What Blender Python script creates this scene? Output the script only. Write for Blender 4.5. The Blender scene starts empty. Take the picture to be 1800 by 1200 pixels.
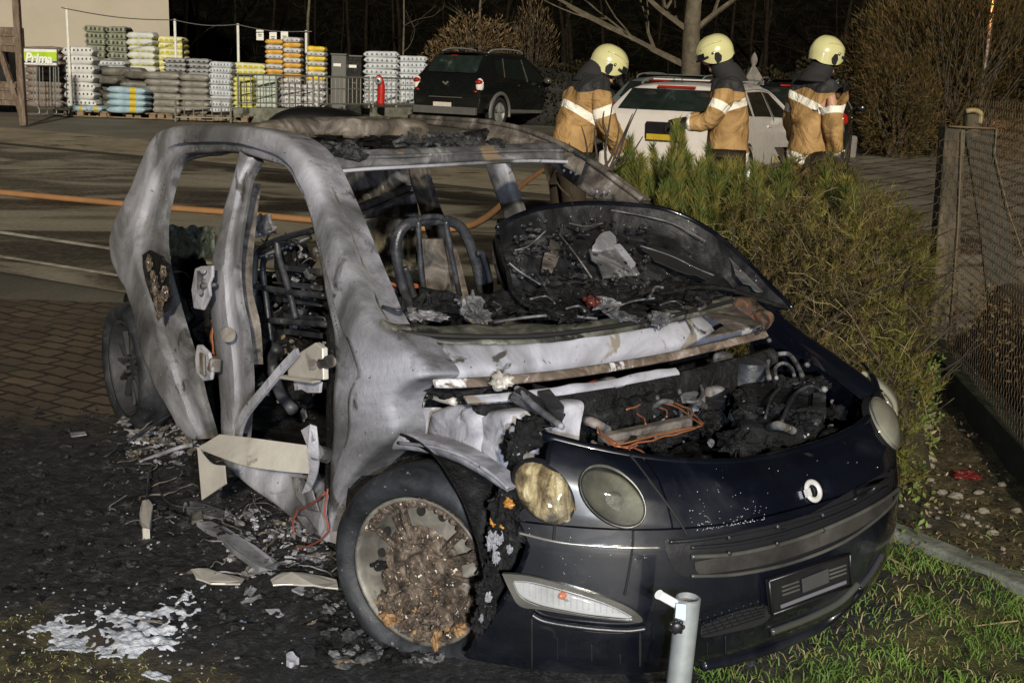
import bpy, bmesh, math, random
from mathutils import Vector, Matrix, noise, Quaternion
random.seed(7)
SC = bpy.context.scene
COL = SC.collection
R = math.radians
V = Vector

# ------------------------------------------------------------------ camera
CF, CP, CR, CH = 2071.5, 0.227708, 0.034493, 1.6475       # focal (px of 1800), pitch, roll, height
FW = V((0, math.cos(CP), -math.sin(CP)))
X0 = V((1, 0, 0)); D0 = V((0, -math.sin(CP), -math.cos(CP)))
RT = X0 * math.cos(CR) - D0 * math.sin(CR)
DN = X0 * math.sin(CR) + D0 * math.cos(CR)
cam = bpy.data.cameras.new('camera')
cam.sensor_width = 36; cam.lens = CF / 1800 * 36
cam.clip_start = 0.05; cam.clip_end = 2000
camo = bpy.data.objects.new('camera', cam); COL.objects.link(camo)
mw = Matrix((RT, -DN, -FW)).transposed().to_4x4(); mw.translation = V((0, 0, CH))
camo.matrix_world = mw
SC.camera = camo
CO = V((0, 0, CH))

# ------------------------------------------------------------------ light: night, floodlight from behind the camera
w = bpy.data.worlds.new('World'); SC.world = w; w.use_nodes = True
nt = w.node_tree; nt.nodes.clear()
sky = nt.nodes.new('ShaderNodeTexSky'); sky.sky_type = 'NISHITA'; sky.sun_disc = False
SUN_DIR = V((0.10, -0.93, 0.36)).normalized()             # towards the light
sky.sun_elevation = R(-3); sky.sun_rotation = R(174)
bg = nt.nodes.new('ShaderNodeBackground'); bg.inputs[1].default_value = 0.08
wo = nt.nodes.new('ShaderNodeOutputWorld')
hs = nt.nodes.new('ShaderNodeHueSaturation'); hs.inputs['Saturation'].default_value = .3
nt.links.new(sky.outputs[0], hs.inputs['Color']); nt.links.new(hs.outputs[0], bg.inputs[0]); nt.links.new(bg.outputs[0], wo.inputs[0])
sun = bpy.data.lights.new('floodlight_beam', 'SUN'); sun.energy = 2.35; sun.angle = R(2.0); sun.color = (1, .90, .71)
so = bpy.data.objects.new('floodlight_beam', sun); COL.objects.link(so)
so.rotation_euler = SUN_DIR.to_track_quat('Z', 'Y').to_euler()
fl = bpy.data.lights.new('torch_light', 'POINT'); fl.energy = 270; fl.shadow_soft_size = .03; fl.color = (.78, .87, 1)
fo = bpy.data.objects.new('torch_light', fl); COL.objects.link(fo); fo.location = (.22, -.12, 1.52)
SC.view_settings.view_transform = 'Standard'; SC.view_settings.look = 'None'
SC.view_settings.exposure = 0.66; SC.view_settings.gamma = 1; SC.view_settings.use_curve_mapping = False
SC.cycles.max_bounces = 5; SC.cycles.diffuse_bounces = 2; SC.cycles.glossy_bounces = 3; SC.cycles.transparent_max_bounces = 10
SC.cycles.caustics_reflective = False; SC.cycles.caustics_refractive = False

# ------------------------------------------------------------------ pixel rays (photo pixels, 1800 wide) -> points at a chosen real place
SL = .0115                                                # the whole site rises gently away from the camera
def gz(y): return SL * (y - 3)
def ray(px, py): return FW + RT * ((px - 900) / CF) + DN * ((py - 600) / CF)
def G(px, py, h=0):
    d = ray(px, py); t = (CH + 3 * SL - h) / (SL * d.y - d.z); return CO + d * t
def WY(px, py, y):
    d = ray(px, py); return CO + d * (y / d.y)
# burnt car frame
CTX, CTY, CYAW = .34014, 3.53654, -.939572
CM = Matrix.Translation((CTX, CTY, 0)) @ Matrix.Rotation(CYAW, 4, 'Z')
CI = CM.inverted(); CI3 = CI.to_3x3()
cO = CI @ CO
def cd(px, py): return CI3 @ ray(px, py)
def KY(px, py, y): d = cd(px, py); return cO + d * ((y - cO.y) / d.y)
def KX(px, py, x): d = cd(px, py); return cO + d * ((x - cO.x) / d.x)
def KZ(px, py, z): d = cd(px, py); return cO + d * ((z - cO.z) / d.z)

# ------------------------------------------------------------------ mesh builder
class MB:
    def __init__(s): s.v = []; s.f = []; s.m = []
    def add(s, vs, fs, mi=0):
        b = len(s.v); s.v += [tuple(p) for p in vs]; s.f += [tuple(i + b for i in q) for q in fs]; s.m += [mi] * len(fs); return s
    def box(s, c, d, rot=None, mi=0):
        c = V(c); d = V(d) / 2; rot = rot or Matrix.Identity(3)
        vs = [c + rot @ V((d.x * a, d.y * b, d.z * e)) for a in (-1, 1) for b in (-1, 1) for e in (-1, 1)]
        return s.add(vs, [(0, 1, 3, 2), (4, 6, 7, 5), (0, 4, 5, 1), (2, 3, 7, 6), (0, 2, 6, 4), (1, 5, 7, 3)], mi)
    def bar(s, a, b, w, h, mi=0, up=(0, 0, 1)):
        a = V(a); b = V(b); z = (b - a); L = z.length; x = z.normalized(); y = V(up).cross(x)
        if y.length < 1e-3: y = V((1, 0, 0)).cross(x)
        y.normalize(); u = x.cross(y)
        return s.box((a + b) / 2, (L, w, h), Matrix((x, y, u)).transposed(), mi)
    def tube(s, pts, r, n=8, mi=0, cap=True, rx=1.0):
        pts = [V(p) for p in pts]; k = len(pts)
        if not hasattr(r, '__len__'): r = [r] * k
        T = [(pts[min(i + 1, k - 1)] - pts[max(i - 1, 0)]).normalized() for i in range(k)]
        u = T[0].orthogonal().normalized(); vs = []
        for i in range(k):
            u = (u - T[i] * u.dot(T[i]))
            u = u.normalized() if u.length > 1e-6 else T[i].orthogonal().normalized()
            w_ = T[i].cross(u)
            for j in range(n):
                a = 2 * math.pi * j / n
                vs.append(pts[i] + u * math.cos(a) * r[i] * rx + w_ * math.sin(a) * r[i])
        fs = [(i * n + j, i * n + (j + 1) % n, (i + 1) * n + (j + 1) % n, (i + 1) * n + j) for i in range(k - 1) for j in range(n)]
        if cap: fs += [tuple(range(n))[::-1], tuple((k - 1) * n + j for j in range(n))]
        return s.add(vs, fs, mi)
    def grid(s, P, mi=0, cu=False, cv=False):
        a = len(P); b = len(P[0])
        fs = [(i * b + j, i * b + (j + 1) % b, ((i + 1) % a) * b + (j + 1) % b, ((i + 1) % a) * b + j)
              for i in range(a if cu else a - 1) for j in range(b if cv else b - 1)]
        return s.add([p for row in P for p in row], fs, mi)
    def lathe(s, prof, o, ax, n=24, mi=0):
        o = V(o); ax = V(ax).normalized(); u = ax.orthogonal().normalized(); w_ = ax.cross(u)
        P = [[o + ax * h + (u * math.cos(2 * math.pi * j / n) + w_ * math.sin(2 * math.pi * j / n)) * r for j in range(n)] for r, h in prof]
        return s.grid(P, mi, cv=True)
    def blob(s, c, r, seed=0, amp=.25, fr=1.6, n=10, mi=0, rot=None):
        c = V(c); r = V(r) if hasattr(r, '__len__') else V((r, r, r)); P = []
        for i in range(n + 1):
            th = math.pi * i / n; row = []
            for j in range(2 * n):
                ph = math.pi * j / n; d = V((math.sin(th) * math.cos(ph), math.sin(th) * math.sin(ph), math.cos(th)))
                q = 1 + amp * noise.noise(d * fr + V((seed * 3.1, seed * 1.7, 0))) + amp * .5 * noise.noise(d * fr * 3 + V((0, seed, 5)))
                p = V((d.x * r.x, d.y * r.y, d.z * r.z)) * q
                row.append(c + (rot @ p if rot else p))
            P.append(row)
        return s.grid(P, mi, cv=True)
    def prism(s, pts, off, mi=0):
        k = len(pts); off = V(off); a = [V(p) for p in pts]
        return s.add(a + [p + off for p in a], [tuple(range(k)), tuple(range(2 * k - 1, k - 1, -1))] + [(i, (i + k), (i + 1) % k + k, (i + 1) % k) for i in range(k)], mi)
def cr(pts, n):                                            # Catmull-Rom resample (tuples or vectors)
    pts = [V(p) for p in pts]; k = len(pts) - 1; out = []
    for i in range(n):
        t = i / (n - 1) * k; a = min(int(t), k - 1); t -= a
        p0, p1, p2, p3 = pts[max(a - 1, 0)], pts[a], pts[a + 1], pts[min(a + 2, k)]
        out.append(.5 * ((2 * p1) + (p2 - p0) * t + (2 * p0 - 5 * p1 + 4 * p2 - p3) * t * t + (3 * p1 - p0 - 3 * p2 + p3) * t ** 3))
    return out
def ob(name, mb, mats, parent=None, smooth=False, origin=None, bevel=0, fixn=True, autos=None):
    me = bpy.data.meshes.new(name); vs = mb.v
    if parent is None:
        if origin is None:
            n = len(vs); origin = V((sum(p[0] for p in vs) / n, sum(p[1] for p in vs) / n, min(p[2] for p in vs)))
        origin = V(origin); vs = [(p[0] - origin.x, p[1] - origin.y, p[2] - origin.z) for p in vs]
    elif origin is not None:
        origin = V(origin); vs = [(p[0] - origin.x, p[1] - origin.y, p[2] - origin.z) for p in vs]
    me.from_pydata(vs, [], mb.f)
    if not isinstance(mats, (list, tuple)): mats = [mats]
    for m in mats: me.materials.append(m)
    if len(mats) > 1: me.polygons.foreach_set('material_index', mb.m)
    if fixn and len(mb.f) < 60000:
        bm = bmesh.new(); bm.from_mesh(me); bmesh.ops.recalc_face_normals(bm, faces=bm.faces); bm.to_mesh(me); bm.free()
    if smooth: me.polygons.foreach_set('use_smooth', [True] * len(me.polygons))
    me.update()
    o = bpy.data.objects.new(name, me); COL.objects.link(o)
    if parent is None: o.location = origin
    else:
        o.parent = parent
    if bevel:
        b = o.modifiers.new('bevel', 'BEVEL'); b.width = bevel; b.segments = 2; b.limit_method = 'ANGLE'; b.angle_limit = R(35)
    if autos:
        try: me.set_sharp_from_angle(angle=R(autos))
        except Exception: pass
    return o
def tag(o, label, cat, group=None, kind=None):
    if label: o['label'] = label
    if cat: o['category'] = cat
    if group: o['group'] = group
    if kind: o['kind'] = kind
    return o
def struct(o): o['kind'] = 'structure'; return o
def empty(name, loc, rz=0):
    o = bpy.data.objects.new(name, None); COL.objects.link(o); o.location = loc; o.rotation_euler = (0, 0, rz); o.empty_display_size = .2
    return o
def copytree(o, parent=None):
    c = o.copy(); COL.objects.link(c); c.parent = parent
    for ch in list(o.children): copytree(ch, c)
    return c

# ------------------------------------------------------------------ procedural materials
def mat(name, stops, scale=4, detail=8, dist=0, rough=(.5, .8), bump=.3, bscale=30, metal=0, soot=None, specks=None, spec=.5, coat=0, nrough=.6, stretch=None, bdist=.01):
    m = bpy.data.materials.new(name); m.use_nodes = True; n = m.node_tree; L = n.links; B = n.nodes['Principled BSDF']
    tc = n.nodes.new('ShaderNodeTexCoord'); co = tc.outputs['Object']
    if stretch:
        mp = n.nodes.new('ShaderNodeMapping'); mp.inputs['Scale'].default_value = stretch; L.new(co, mp.inputs[0]); co = mp.outputs[0]
    def nz(sc, de, di=0, ro=.6, src=None):
        t = n.nodes.new('ShaderNodeTexNoise'); t.inputs['Scale'].default_value = sc; t.inputs['Detail'].default_value = de
        t.inputs['Roughness'].default_value = ro; t.inputs['Distortion'].default_value = di; L.new(src or co, t.inputs['Vector']); return t.outputs['Fac']
    def ramp(f, st):
        r_ = n.nodes.new('ShaderNodeValToRGB'); e = r_.color_ramp.elements
        while len(e) < len(st): e.new(.5)
        for i, (p, c) in enumerate(st):
            e[i].position = p; e[i].color = (*c, 1) if hasattr(c, '__len__') else (c, c, c, 1)
        L.new(f, r_.inputs[0]); return r_.outputs[0]
    def mix(f, a, b):
        x = n.nodes.new('ShaderNodeMix'); x.data_type = 'RGBA'; L.new(f, x.inputs[0])
        for s_, i in ((a, 6), (b, 7)):
            if hasattr(s_, 'is_linked'): L.new(s_, x.inputs[i])
            else: x.inputs[i].default_value = (*s_, 1)
        return x.outputs[2]
    col = ramp(nz(scale, detail, dist, nrough), stops)
    if soot:
        for (sc_, sscale, th, soft) in (soot if isinstance(soot, list) else [soot]):
            col = mix(ramp(nz(sscale, 7, .6), [(th, 0.), (th + soft, 1.)]), col, sc_)
    if specks:
        for (sc_, sscale, th) in (specks if isinstance(specks, list) else [specks]):
            col = mix(ramp(nz(sscale, 2), [(th, 0.), (th + .03, 1.)]), col, sc_)
    if name == 'burnt_ash_metal':
        at = n.nodes.new('ShaderNodeAttribute'); at.attribute_name = 'edge_soot'; mm = n.nodes.new('ShaderNodeMath'); mm.operation = 'MULTIPLY'; L.new(at.outputs['Fac'], mm.inputs[0]); L.new(ramp(nz(6, 8, .8), [(.36, .25), (.58, 1.)]), mm.inputs[1]); col = mix(mm.outputs[0], col, (.028, .027, .026))
    L.new(col, B.inputs['Base Color'])
    rr = ramp(nz(bscale * .3, 4), [(.3, rough[0]), (.7, rough[1])]); L.new(rr, B.inputs['Roughness'])
    B.inputs['Metallic'].default_value = metal
    B.inputs['Specular IOR Level'].default_value = spec
    if coat: B.inputs['Coat Weight'].default_value = coat; B.inputs['Coat Roughness'].default_value = .04
    if bump:
        b = n.nodes.new('ShaderNodeBump'); b.inputs['Strength'].default_value = bump; b.inputs['Distance'].default_value = bdist
        L.new(nz(bscale, 8, .3, .65), b.inputs['Height']); L.new(b.outputs[0], B.inputs['Normal'])
    m['_'] = 1
    return m
def flat(name, c, rough=.5, metal=0, spec=.5, coat=0, bump=0, bscale=40, var=.12):
    d = tuple(x * (1 - var) for x in c); u = tuple(min(1, x * (1 + var)) for x in c)
    return mat(name, [(.3, d), (.7, u)], 6, 4, 0, (max(0, rough - .06), rough + .06), bump, bscale, metal, spec=spec, coat=coat)
M = {}
M['ash'] = mat('burnt_ash_metal', [(.32, (.06, .06, .066)), (.42, (.135, .135, .145)), (.51, (.25, .25, .28)), (.61, (.39, .39, .445)), (.75, (.56, .56, .64))], 1.9, 7, 1.0, (.5, .8), .35, 40, nrough=.58,
               soot=[((.13, .13, .135), 3.4, .54, .13), ((.05, .048, .045), 7, .61, .07), ((.22, .20, .17), 5, .66, .08)], specks=[((.04, .04, .04), 90, .69), ((.62, .62, .68), 75, .735)])
M['ash_dark'] = mat('burnt_dark_metal', [(.3, (.02, .02, .022)), (.5, (.09, .09, .095)), (.62, (.22, .21, .22)), (.75, (.38, .37, .38))], 6, 9, 1.2, (.45, .8), .5, 30,
               soot=[((.19, .14, .09), 7, .6, .06)], specks=((.5, .48, .45), 60, .71))
M['ash_brown'] = mat('burnt_brown_metal', [(.3, (.02, .018, .016)), (.45, (.085, .072, .062)), (.6, (.18, .155, .135)), (.74, (.36, .34, .33))], 7, 9, 1.5, (.5, .85), .5, 35,
               soot=[((.02, .02, .02), 4, .57, .05)])
M['white_ash'] = mat('white_ash_aluminium', [(.3, (.14, .14, .155)), (.46, (.30, .295, .335)), (.58, (.42, .415, .46)), (.74, (.56, .55, .60))], 7, 9, .8, (.5, .8), .5, 24,
               soot=[((.10, .10, .11), 8, .62, .07)], specks=((.15, .14, .14), 50, .7))
M['char'] = mat('black_char', [(.38, (.002, .002, .0022)), (.58, (.009, .009, .010)), (.78, (.045, .045, .05))], 14, 10, .5, (.4, .8), 1.0, 34, specks=((.24, .23, .23), 65, .72), bdist=.02, spec=.3)
M['char_fine'] = mat('black_cinder', [(.35, (.006, .006, .006)), (.55, (.03, .03, .032)), (.75, (.13, .13, .135))], 20, 9, .5, (.4, .8), 1.0, 60, bdist=.01)
M['alu'] = mat('bare_aluminium', [(.3, (.50, .46, .41)), (.6, (.66, .62, .56)), (.8, (.74, .70, .62))], 5, 7, 1, (.32, .5), .25, 25, metal=.35, soot=((.25, .2, .16), 9, .64, .05))
M['navy'] = mat('navy_car_paint', [(.3, (.0016, .002, .0042)), (.6, (.0035, .0045, .009)), (.8, (.009, .010, .016))], 2.5, 9, .6, (.16, .42), .03, 14, spec=.5, coat=1,
               soot=[((.020, .021, .026), 2.6, .54, .22), ((.035, .034, .036), 14, .64, .12)])
M['black_plastic'] = flat('black_plastic', (.012, .012, .014), .35, bump=.15, bscale=50)
M['rubber'] = mat('scorched_rubber', [(.35, (.008, .009, .011)), (.55, (.022, .024, .03)), (.75, (.06, .062, .07))], 9, 8, .8, (.45, .75), .35, 30, specks=((.12, .12, .12), 50, .7))
M['crust'] = mat('melted_hub_crust', [(.36, (.006, .005, .004)), (.46, (.05, .036, .026)), (.54, (.13, .095, .07)), (.63, (.25, .20, .16)), (.74, (.48, .42, .36))], 26, 12, .6, (.45, .85), 1.0, 55, nrough=.75, specks=[((.75, .68, .55), 85, .66), ((.35, .2, .08), 30, .68)], bdist=.02)
M['wire'] = flat('bare_copper_wire', (.32, .12, .055), .4, metal=.3, var=.3)
M['redwire'] = flat('red_wire', (.22, .05, .035), .6)
M['rust'] = mat('rusty_steel', [(.3, (.03, .025, .02)), (.5, (.12, .09, .07)), (.62, (.22, .17, .14)), (.75, (.5, .48, .48))], 9, 9, 1.5, (.5, .85), .6, 40, soot=((.6, .58, .6), 7, .6, .04))
M['steel'] = mat('galvanised_steel', [(.3, (.26, .28, .28)), (.7, (.42, .44, .44))], 14, 5, 0, (.35, .5), .1, 60, metal=.5)
M['chrome'] = flat('silver_trim', (.5, .48, .45), .25, metal=.8)
M['black'] = flat('matt_black', (.006, .006, .006), .8)
M['white'] = flat('white_paint', (.75, .75, .73), .5, bump=.05)
M['red'] = flat('red_plastic', (.45, .02, .015), .3)
M['orange'] = flat('orange_paint', (.62, .25, .08), .6)

# ================================================================== THE SETTING
E1 = V((.883, -.47, 0)); N1 = V((.47, .883, 0))
def ST(s, t, h=0):
    p = E1 * s + N1 * t; p.z = gz(p.y) + h; return p
def sheet(name, s0, s1, t0, t1, h, m):
    mb = MB(); k = 12; P = [[ST(s0 + (s1 - s0) * i / k, t0 + (t1 - t0) * j / k, h) for j in range(k + 1)] for i in range(k + 1)]
    mb.grid(P); return struct(ob(name, mb, m))
def brickmat(name, c1, c2, cm, sx, sy, rough, bump, ang, mort=.03, noise_amt=.5, wet=0):
    m = bpy.data.materials.new(name); m.use_nodes = True; n = m.node_tree; L = n.links; B = n.nodes['Principled BSDF']
    tc = n.nodes.new('ShaderNodeTexCoord'); mp = n.nodes.new('ShaderNodeMapping'); mp.inputs['Rotation'].default_value = (0, 0, ang)
    L.new(tc.outputs['Object'], mp.inputs[0])
    nz = n.nodes.new('ShaderNodeTexNoise'); nz.inputs['Scale'].default_value = 2.5; nz.inputs['Detail'].default_value = 3; L.new(tc.outputs['Object'], nz.inputs[0])
    ad = n.nodes.new('ShaderNodeVectorMath'); ad.operation = 'MULTIPLY_ADD'; ad.inputs[1].default_value = (.15, .15, 0); L.new(nz.outputs['Color'], ad.inputs[0]); L.new(mp.outputs[0], ad.inputs[2])
    br = n.nodes.new('ShaderNodeTexBrick'); br.inputs['Scale'].default_value = 1
    br.inputs['Brick Width'].default_value = sx; br.inputs['Row Height'].default_value = sy; br.inputs['Mortar Size'].default_value = mort * min(sx, sy); br.inputs['Mortar Smooth'].default_value = .6
    br.inputs['Color1'].default_value = (*c1, 1); br.inputs['Color2'].default_value = (*c2, 1); br.inputs['Mortar'].default_value = (*cm, 1); L.new(ad.outputs[0], br.inputs['Vector'])
    n2 = n.nodes.new('ShaderNodeTexNoise'); n2.inputs['Scale'].default_value = 1.3; n2.inputs['Detail'].default_value = 9; n2.inputs['Roughness'].default_value = .7; L.new(tc.outputs['Object'], n2.inputs[0])
    rp = n.nodes.new('ShaderNodeValToRGB'); rp.color_ramp.elements[0].position = .35; rp.color_ramp.elements[0].color = (1 - noise_amt,) * 3 + (1,); rp.color_ramp.elements[1].position = .65; rp.color_ramp.elements[1].color = (1.2, 1.2, 1.2, 1); L.new(n2.outputs[0], rp.inputs[0])
    mu = n.nodes.new('ShaderNodeMix'); mu.data_type = 'RGBA'; mu.blend_type = 'MULTIPLY'; mu.inputs[0].default_value = 1; L.new(br.outputs['Color'], mu.inputs[6]); L.new(rp.outputs[0], mu.inputs[7]); L.new(mu.outputs[2], B.inputs['Base Color'])
    r2 = n.nodes.new('ShaderNodeMapRange'); r2.inputs[1].default_value = .35; r2.inputs[2].default_value = .65; r2.inputs[3].default_value = rough[0]; r2.inputs[4].default_value = rough[1]; L.new(n2.outputs[0], r2.inputs[0]); L.new(r2.outputs[0], B.inputs['Roughness'])
    n3 = n.nodes.new('ShaderNodeTexNoise'); n3.inputs['Scale'].default_value = 40; n3.inputs['Detail'].default_value = 6; L.new(tc.outputs['Object'], n3.inputs[0])
    hh = n.nodes.new('ShaderNodeMath'); hh.operation = 'MULTIPLY_ADD'; hh.inputs[1].default_value = -1.; L.new(br.outputs['Fac'], hh.inputs[0]); 
    h2 = n.nodes.new('ShaderNodeMath'); h2.operation = 'MULTIPLY'; h2.inputs[1].default_value = .35; L.new(n3.outputs[0], h2.inputs[0]); L.new(h2.outputs[0], hh.inputs[2])
    b = n.nodes.new('ShaderNodeBump'); b.inputs['Strength'].default_value = bump; b.inputs['Distance'].default_value = .03; L.new(hh.outputs[0], b.inputs['Height']); L.new(b.outputs[0], B.inputs['Normal'])
    return m
m_lot = mat('asphalt_lot', [(.3, (.06, .057, .048)), (.5, (.11, .104, .088)), (.7, (.16, .15, .128))], .7, 10, .5, (.5, .8), .5, 90, specks=((.3, .29, .26), 60, .73))
m_road = mat('wet_asphalt_road', [(.41, (.018, .015, .011)), (.475, (.055, .046, .034)), (.53, (.185, .168, .135)), (.72, (.33, .305, .255))], .55, 10, .9, (.35, .75), .45, 80,
             stretch=(.8, 1.5, 1), specks=((.4, .38, .33), 30, .75), spec=.4)
m_side = mat('sandy_pavement', [(.3, (.13, .11, .08)), (.5, (.24, .205, .15)), (.7, (.32, .28, .21))], 1.4, 9, .6, (.55, .85), .5, 60, soot=((.05, .045, .035), 1.6, .58, .06))
m_slab = brickmat('paving_slabs', (.15, .135, .108), (.19, .17, .137), (.022, .02, .017), 1.9, .42, (.5, .85), .4, -R(52), .08)
g = MB(); P = [[(x, y, gz(y) - .012) for y in (-60, -10, 2, 30, 45, 200, 500)] for x in (-500, -60, -10, 10, 60, 500)]
g.grid(P); struct(ob('ground', g, m_lot))
sheet('road', -60, 50, 5.75, 12.85, .000, m_road)
sheet('sidewalk', -60, -4.2, 13.0, 15.3, .012, m_side)
sheet('paved_forecourt', -7.6, 16, 15.35, 24.6, .006, m_slab)
sheet('sidewalk', -4.2, 30, 13.0, 15.3, .014, m_slab)
m_conc = mat('old_concrete', [(.3, (.06, .065, .05)), (.5, (.14, .145, .12)), (.7, (.23, .23, .20))], 5, 9, .6, (.6, .9), .7, 35, soot=((.03, .035, .02), 3, .57, .08))
m_bank0 = flat('dark_kerb', (.022, .019, .015), .8, bump=.3)
for s0, s1 in ((-60, 40),):
    mb = MB(); a = ST(s0, 12.93); b = ST(s1, 12.93); mb.bar(a, b, .07, .05); struct(ob('kerb', mb, m_bank0))
m_line = mat('worn_white_road_paint', [(.35, (.22, .2, .17)), (.6, (.5, .48, .43)), (.75, (.62, .6, .55))], 6, 9, .4, (.5, .8), .3, 60)
sheet('road_marking', -20, 2.0, 6.90, 7.0, .005, m_line)
sheet('road_marking', -20, -5.9, 6.12, 6.19, .005, m_line)

# ---- near ground: cobbles, cinders, moss and soil in one uneven sheet
def smooth(a, b, x): t = max(0, min(1, (x - a) / (b - a))); return t * t * (3 - 2 * t)
def masks(x, y):
    q = V((x, y, 0)); n1 = noise.noise(q * 2.2) * .35 + noise.noise(q * 7) * .18
    char = smooth(0, .5, 5.55 + .12 * x - y + n1) * smooth(-.04, .14, y - (3.20 - .40 * (x + 1.47)) + n1 * .45) * smooth(1.6, 1.2, x + n1)
    if x > .15: char *= smooth(.85, .6, (CI @ q).x + n1 * .3)
    moss = (1 - smooth(-.04, .14, y - (3.20 - .40 * (x + 1.47)) + n1 * .45)) * smooth(.45, .15, x)
    grass = smooth(.35, .55, x + n1 * .4) * smooth(4.25, 3.95, y + (x - 1.4) * 1.25 + n1 * .3)
    soil = smooth(.9, 1.15, x + n1 * .5) * (1 - grass)
    return char, moss, grass, soil
def near_z(x, y):
    c, mo, gr, so_ = masks(x, y); q = V((x, y, 0))
    side_ = math.exp(-((x + .75) / .75) ** 2 - ((y - 4.25) / .75) ** 2)
    h = .004 + c * side_ * (.05 * abs(noise.noise(q * 6 + V((3, 1, 0)))) + .04 * abs(noise.noise(q * 19)) + .02 * noise.noise(q * 40)) + c * (.012 + .030 * abs(noise.noise(q * 5)) + .022 * abs(noise.noise(q * 14 + V((9, 0, 0)))) + .010 * noise.noise(q * 33))
    h += (mo + so_) * (.01 + .02 * noise.noise(q * 4) + .012 * noise.noise(q * 15)) + gr * (.02 + .03 * noise.noise(q * 3))
    d = math.hypot(x - .15, y - 3.05); h += .05 * math.exp(-(d / .30) ** 2) * (1 + .5 * noise.noise(q * 12))
    return gz(y) + max(h, .003)
mb = MB(); nx, ny = 250, 240; XS = [-4.6 + 8.6 * i / nx for i in range(nx + 1)]; YS = [2.2 + (7.6 - 2.2) * j / ny for j in range(ny + 1)]
keep = {}; vcol = []
for i, x in enumerate(XS):
    for j, y in enumerate(YS):
        t = x * .47 + y * .883
        keep[(i, j)] = t < 5.78 or x > .4
        mb.v.append((x, y, near_z(x, y) if t < 5.7 or x > .6 else gz(y) + .004)); vcol.append(masks(x, y))
for i in range(nx):
    for j in range(ny):
        if keep[(i, j)] and keep[(i + 1, j + 1)] and keep[(i + 1, j)] and keep[(i, j + 1)]:
            a = i * (ny + 1) + j; mb.f.append((a, a + ny + 1, a + ny + 2, a + 1)); mb.m.append(0)
def ground_mat():
    m = brickmat('near_ground', (.085, .062, .042), (.16, .115, .074), (.008, .006, .004), .19, .115, (.4, .8), .9, R(28), .12, .65)
    n = m.node_tree; L = n.links; B = n.nodes['Principled BSDF']
    base = B.inputs['Base Color'].links[0].from_socket; tc = n.nodes.new('ShaderNodeTexCoord')
    def layer(att, stops, sc, src, extra=0):
        a = n.nodes.new('ShaderNodeAttribute'); a.attribute_name = att
        t = n.nodes.new('ShaderNodeTexNoise'); t.inputs['Scale'].default_value = sc; t.inputs['Detail'].default_value = 9; t.inputs['Roughness'].default_value = .68; L.new(tc.outputs['Object'], t.inputs[0])
        r_ = n.nodes.new('ShaderNodeValToRGB'); e = r_.color_ramp.elements
        while len(e) < len(stops): e.new(.5)
        for i, (p, c) in enumerate(stops): e[i].position = p; e[i].color = (*c, 1)
        L.new(t.outputs[0], r_.inputs[0]); x = n.nodes.new('ShaderNodeMix'); x.data_type = 'RGBA'; L.new(a.outputs['Fac'], x.inputs[0]); L.new(src, x.inputs[6]); L.new(r_.outputs[0], x.inputs[7]); return x.outputs[2]
    c = layer('soil', [(.35, (.018, .014, .006)), (.5, (.07, .055, .022)), (.62, (.13, .10, .045)), (.75, (.26, .21, .12))], 17, base)
    c = layer('grassy', [(.35, (.02, .02, .004)), (.5, (.07, .075, .012)), (.65, (.13, .10, .035))], 15, c)
    c = layer('moss', [(.38, (.012, .010, .005)), (.47, (.045, .034, .016)), (.54, (.09, .072, .03)), (.62, (.10, .10, .03)), (.75, (.17, .15, .07))], 16, c)
    c = layer('char', [(.38, (.003, .003, .0035)), (.5, (.012, .012, .014)), (.6, (.034, .034, .038)), (.69, (.11, .11, .12)), (.78, (.32, .32, .34))], 26, c)
    L.new(c, B.inputs['Base Color'])
    bp = B.inputs['Normal'].links[0].from_node
    sm = None
    for nm in ('char', 'moss', 'grassy', 'soil'):
        a = n.nodes.new('ShaderNodeAttribute'); a.attribute_name = nm
        if sm is None: sm = a.outputs['Fac']
        else:
            q = n.nodes.new('ShaderNodeMath'); q.operation = 'ADD'; L.new(sm, q.inputs[0]); L.new(a.outputs['Fac'], q.inputs[1]); sm = q.outputs[0]
    q = n.nodes.new('ShaderNodeMath'); q.operation = 'SUBTRACT'; q.use_clamp = True; q.inputs[0].default_value = .95; L.new(sm, q.inputs[1]); L.new(q.outputs[0], bp.inputs['Strength'])
    nn = n.nodes.new('ShaderNodeTexNoise'); nn.inputs['Scale'].default_value = 55; nn.inputs['Detail'].default_value = 9; nn.inputs['Roughness'].default_value = .7; L.new(tc.outputs['Object'], nn.inputs[0])
    b2 = n.nodes.new('ShaderNodeBump'); b2.inputs['Strength'].default_value = 1.0; b2.inputs['Distance'].default_value = .03; L.new(nn.outputs[0], b2.inputs['Height']); L.new(bp.outputs[0], b2.inputs['Normal']); L.new(b2.outputs[0], B.inputs['Normal'])
    return m
go = ob('near_ground', mb, ground_mat(), origin=(0, 0, 0), smooth=True, fixn=False)
for k, nm in enumerate(('char', 'moss', 'grassy', 'soil')):
    at = go.data.attributes.new(nm, 'FLOAT', 'POINT'); at.data.foreach_set('value', [c[k] for c in vcol])
struct(go)

# ---- concrete kerb stone behind the grass, plinth of the fence
k0 = G(1545, 940); k1 = G(1830, 1062); d = (k1 - k0).normalized()
mb = MB(); mb.bar(k0 + V((0, 0, -.02)), k1 + d * 2 + V((0, 0, -.02)), .09, .16); o = ob('kerb', mb, m_conc, bevel=.012); struct(o)
m_bank = mat('dark_bank', [(.3, (.001, .001, .0007)), (.5, (.003, .003, .002)), (.7, (.010, .009, .006))], 1.2, 10, .8, (.9, 1), .8, 20, spec=.02)
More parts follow.
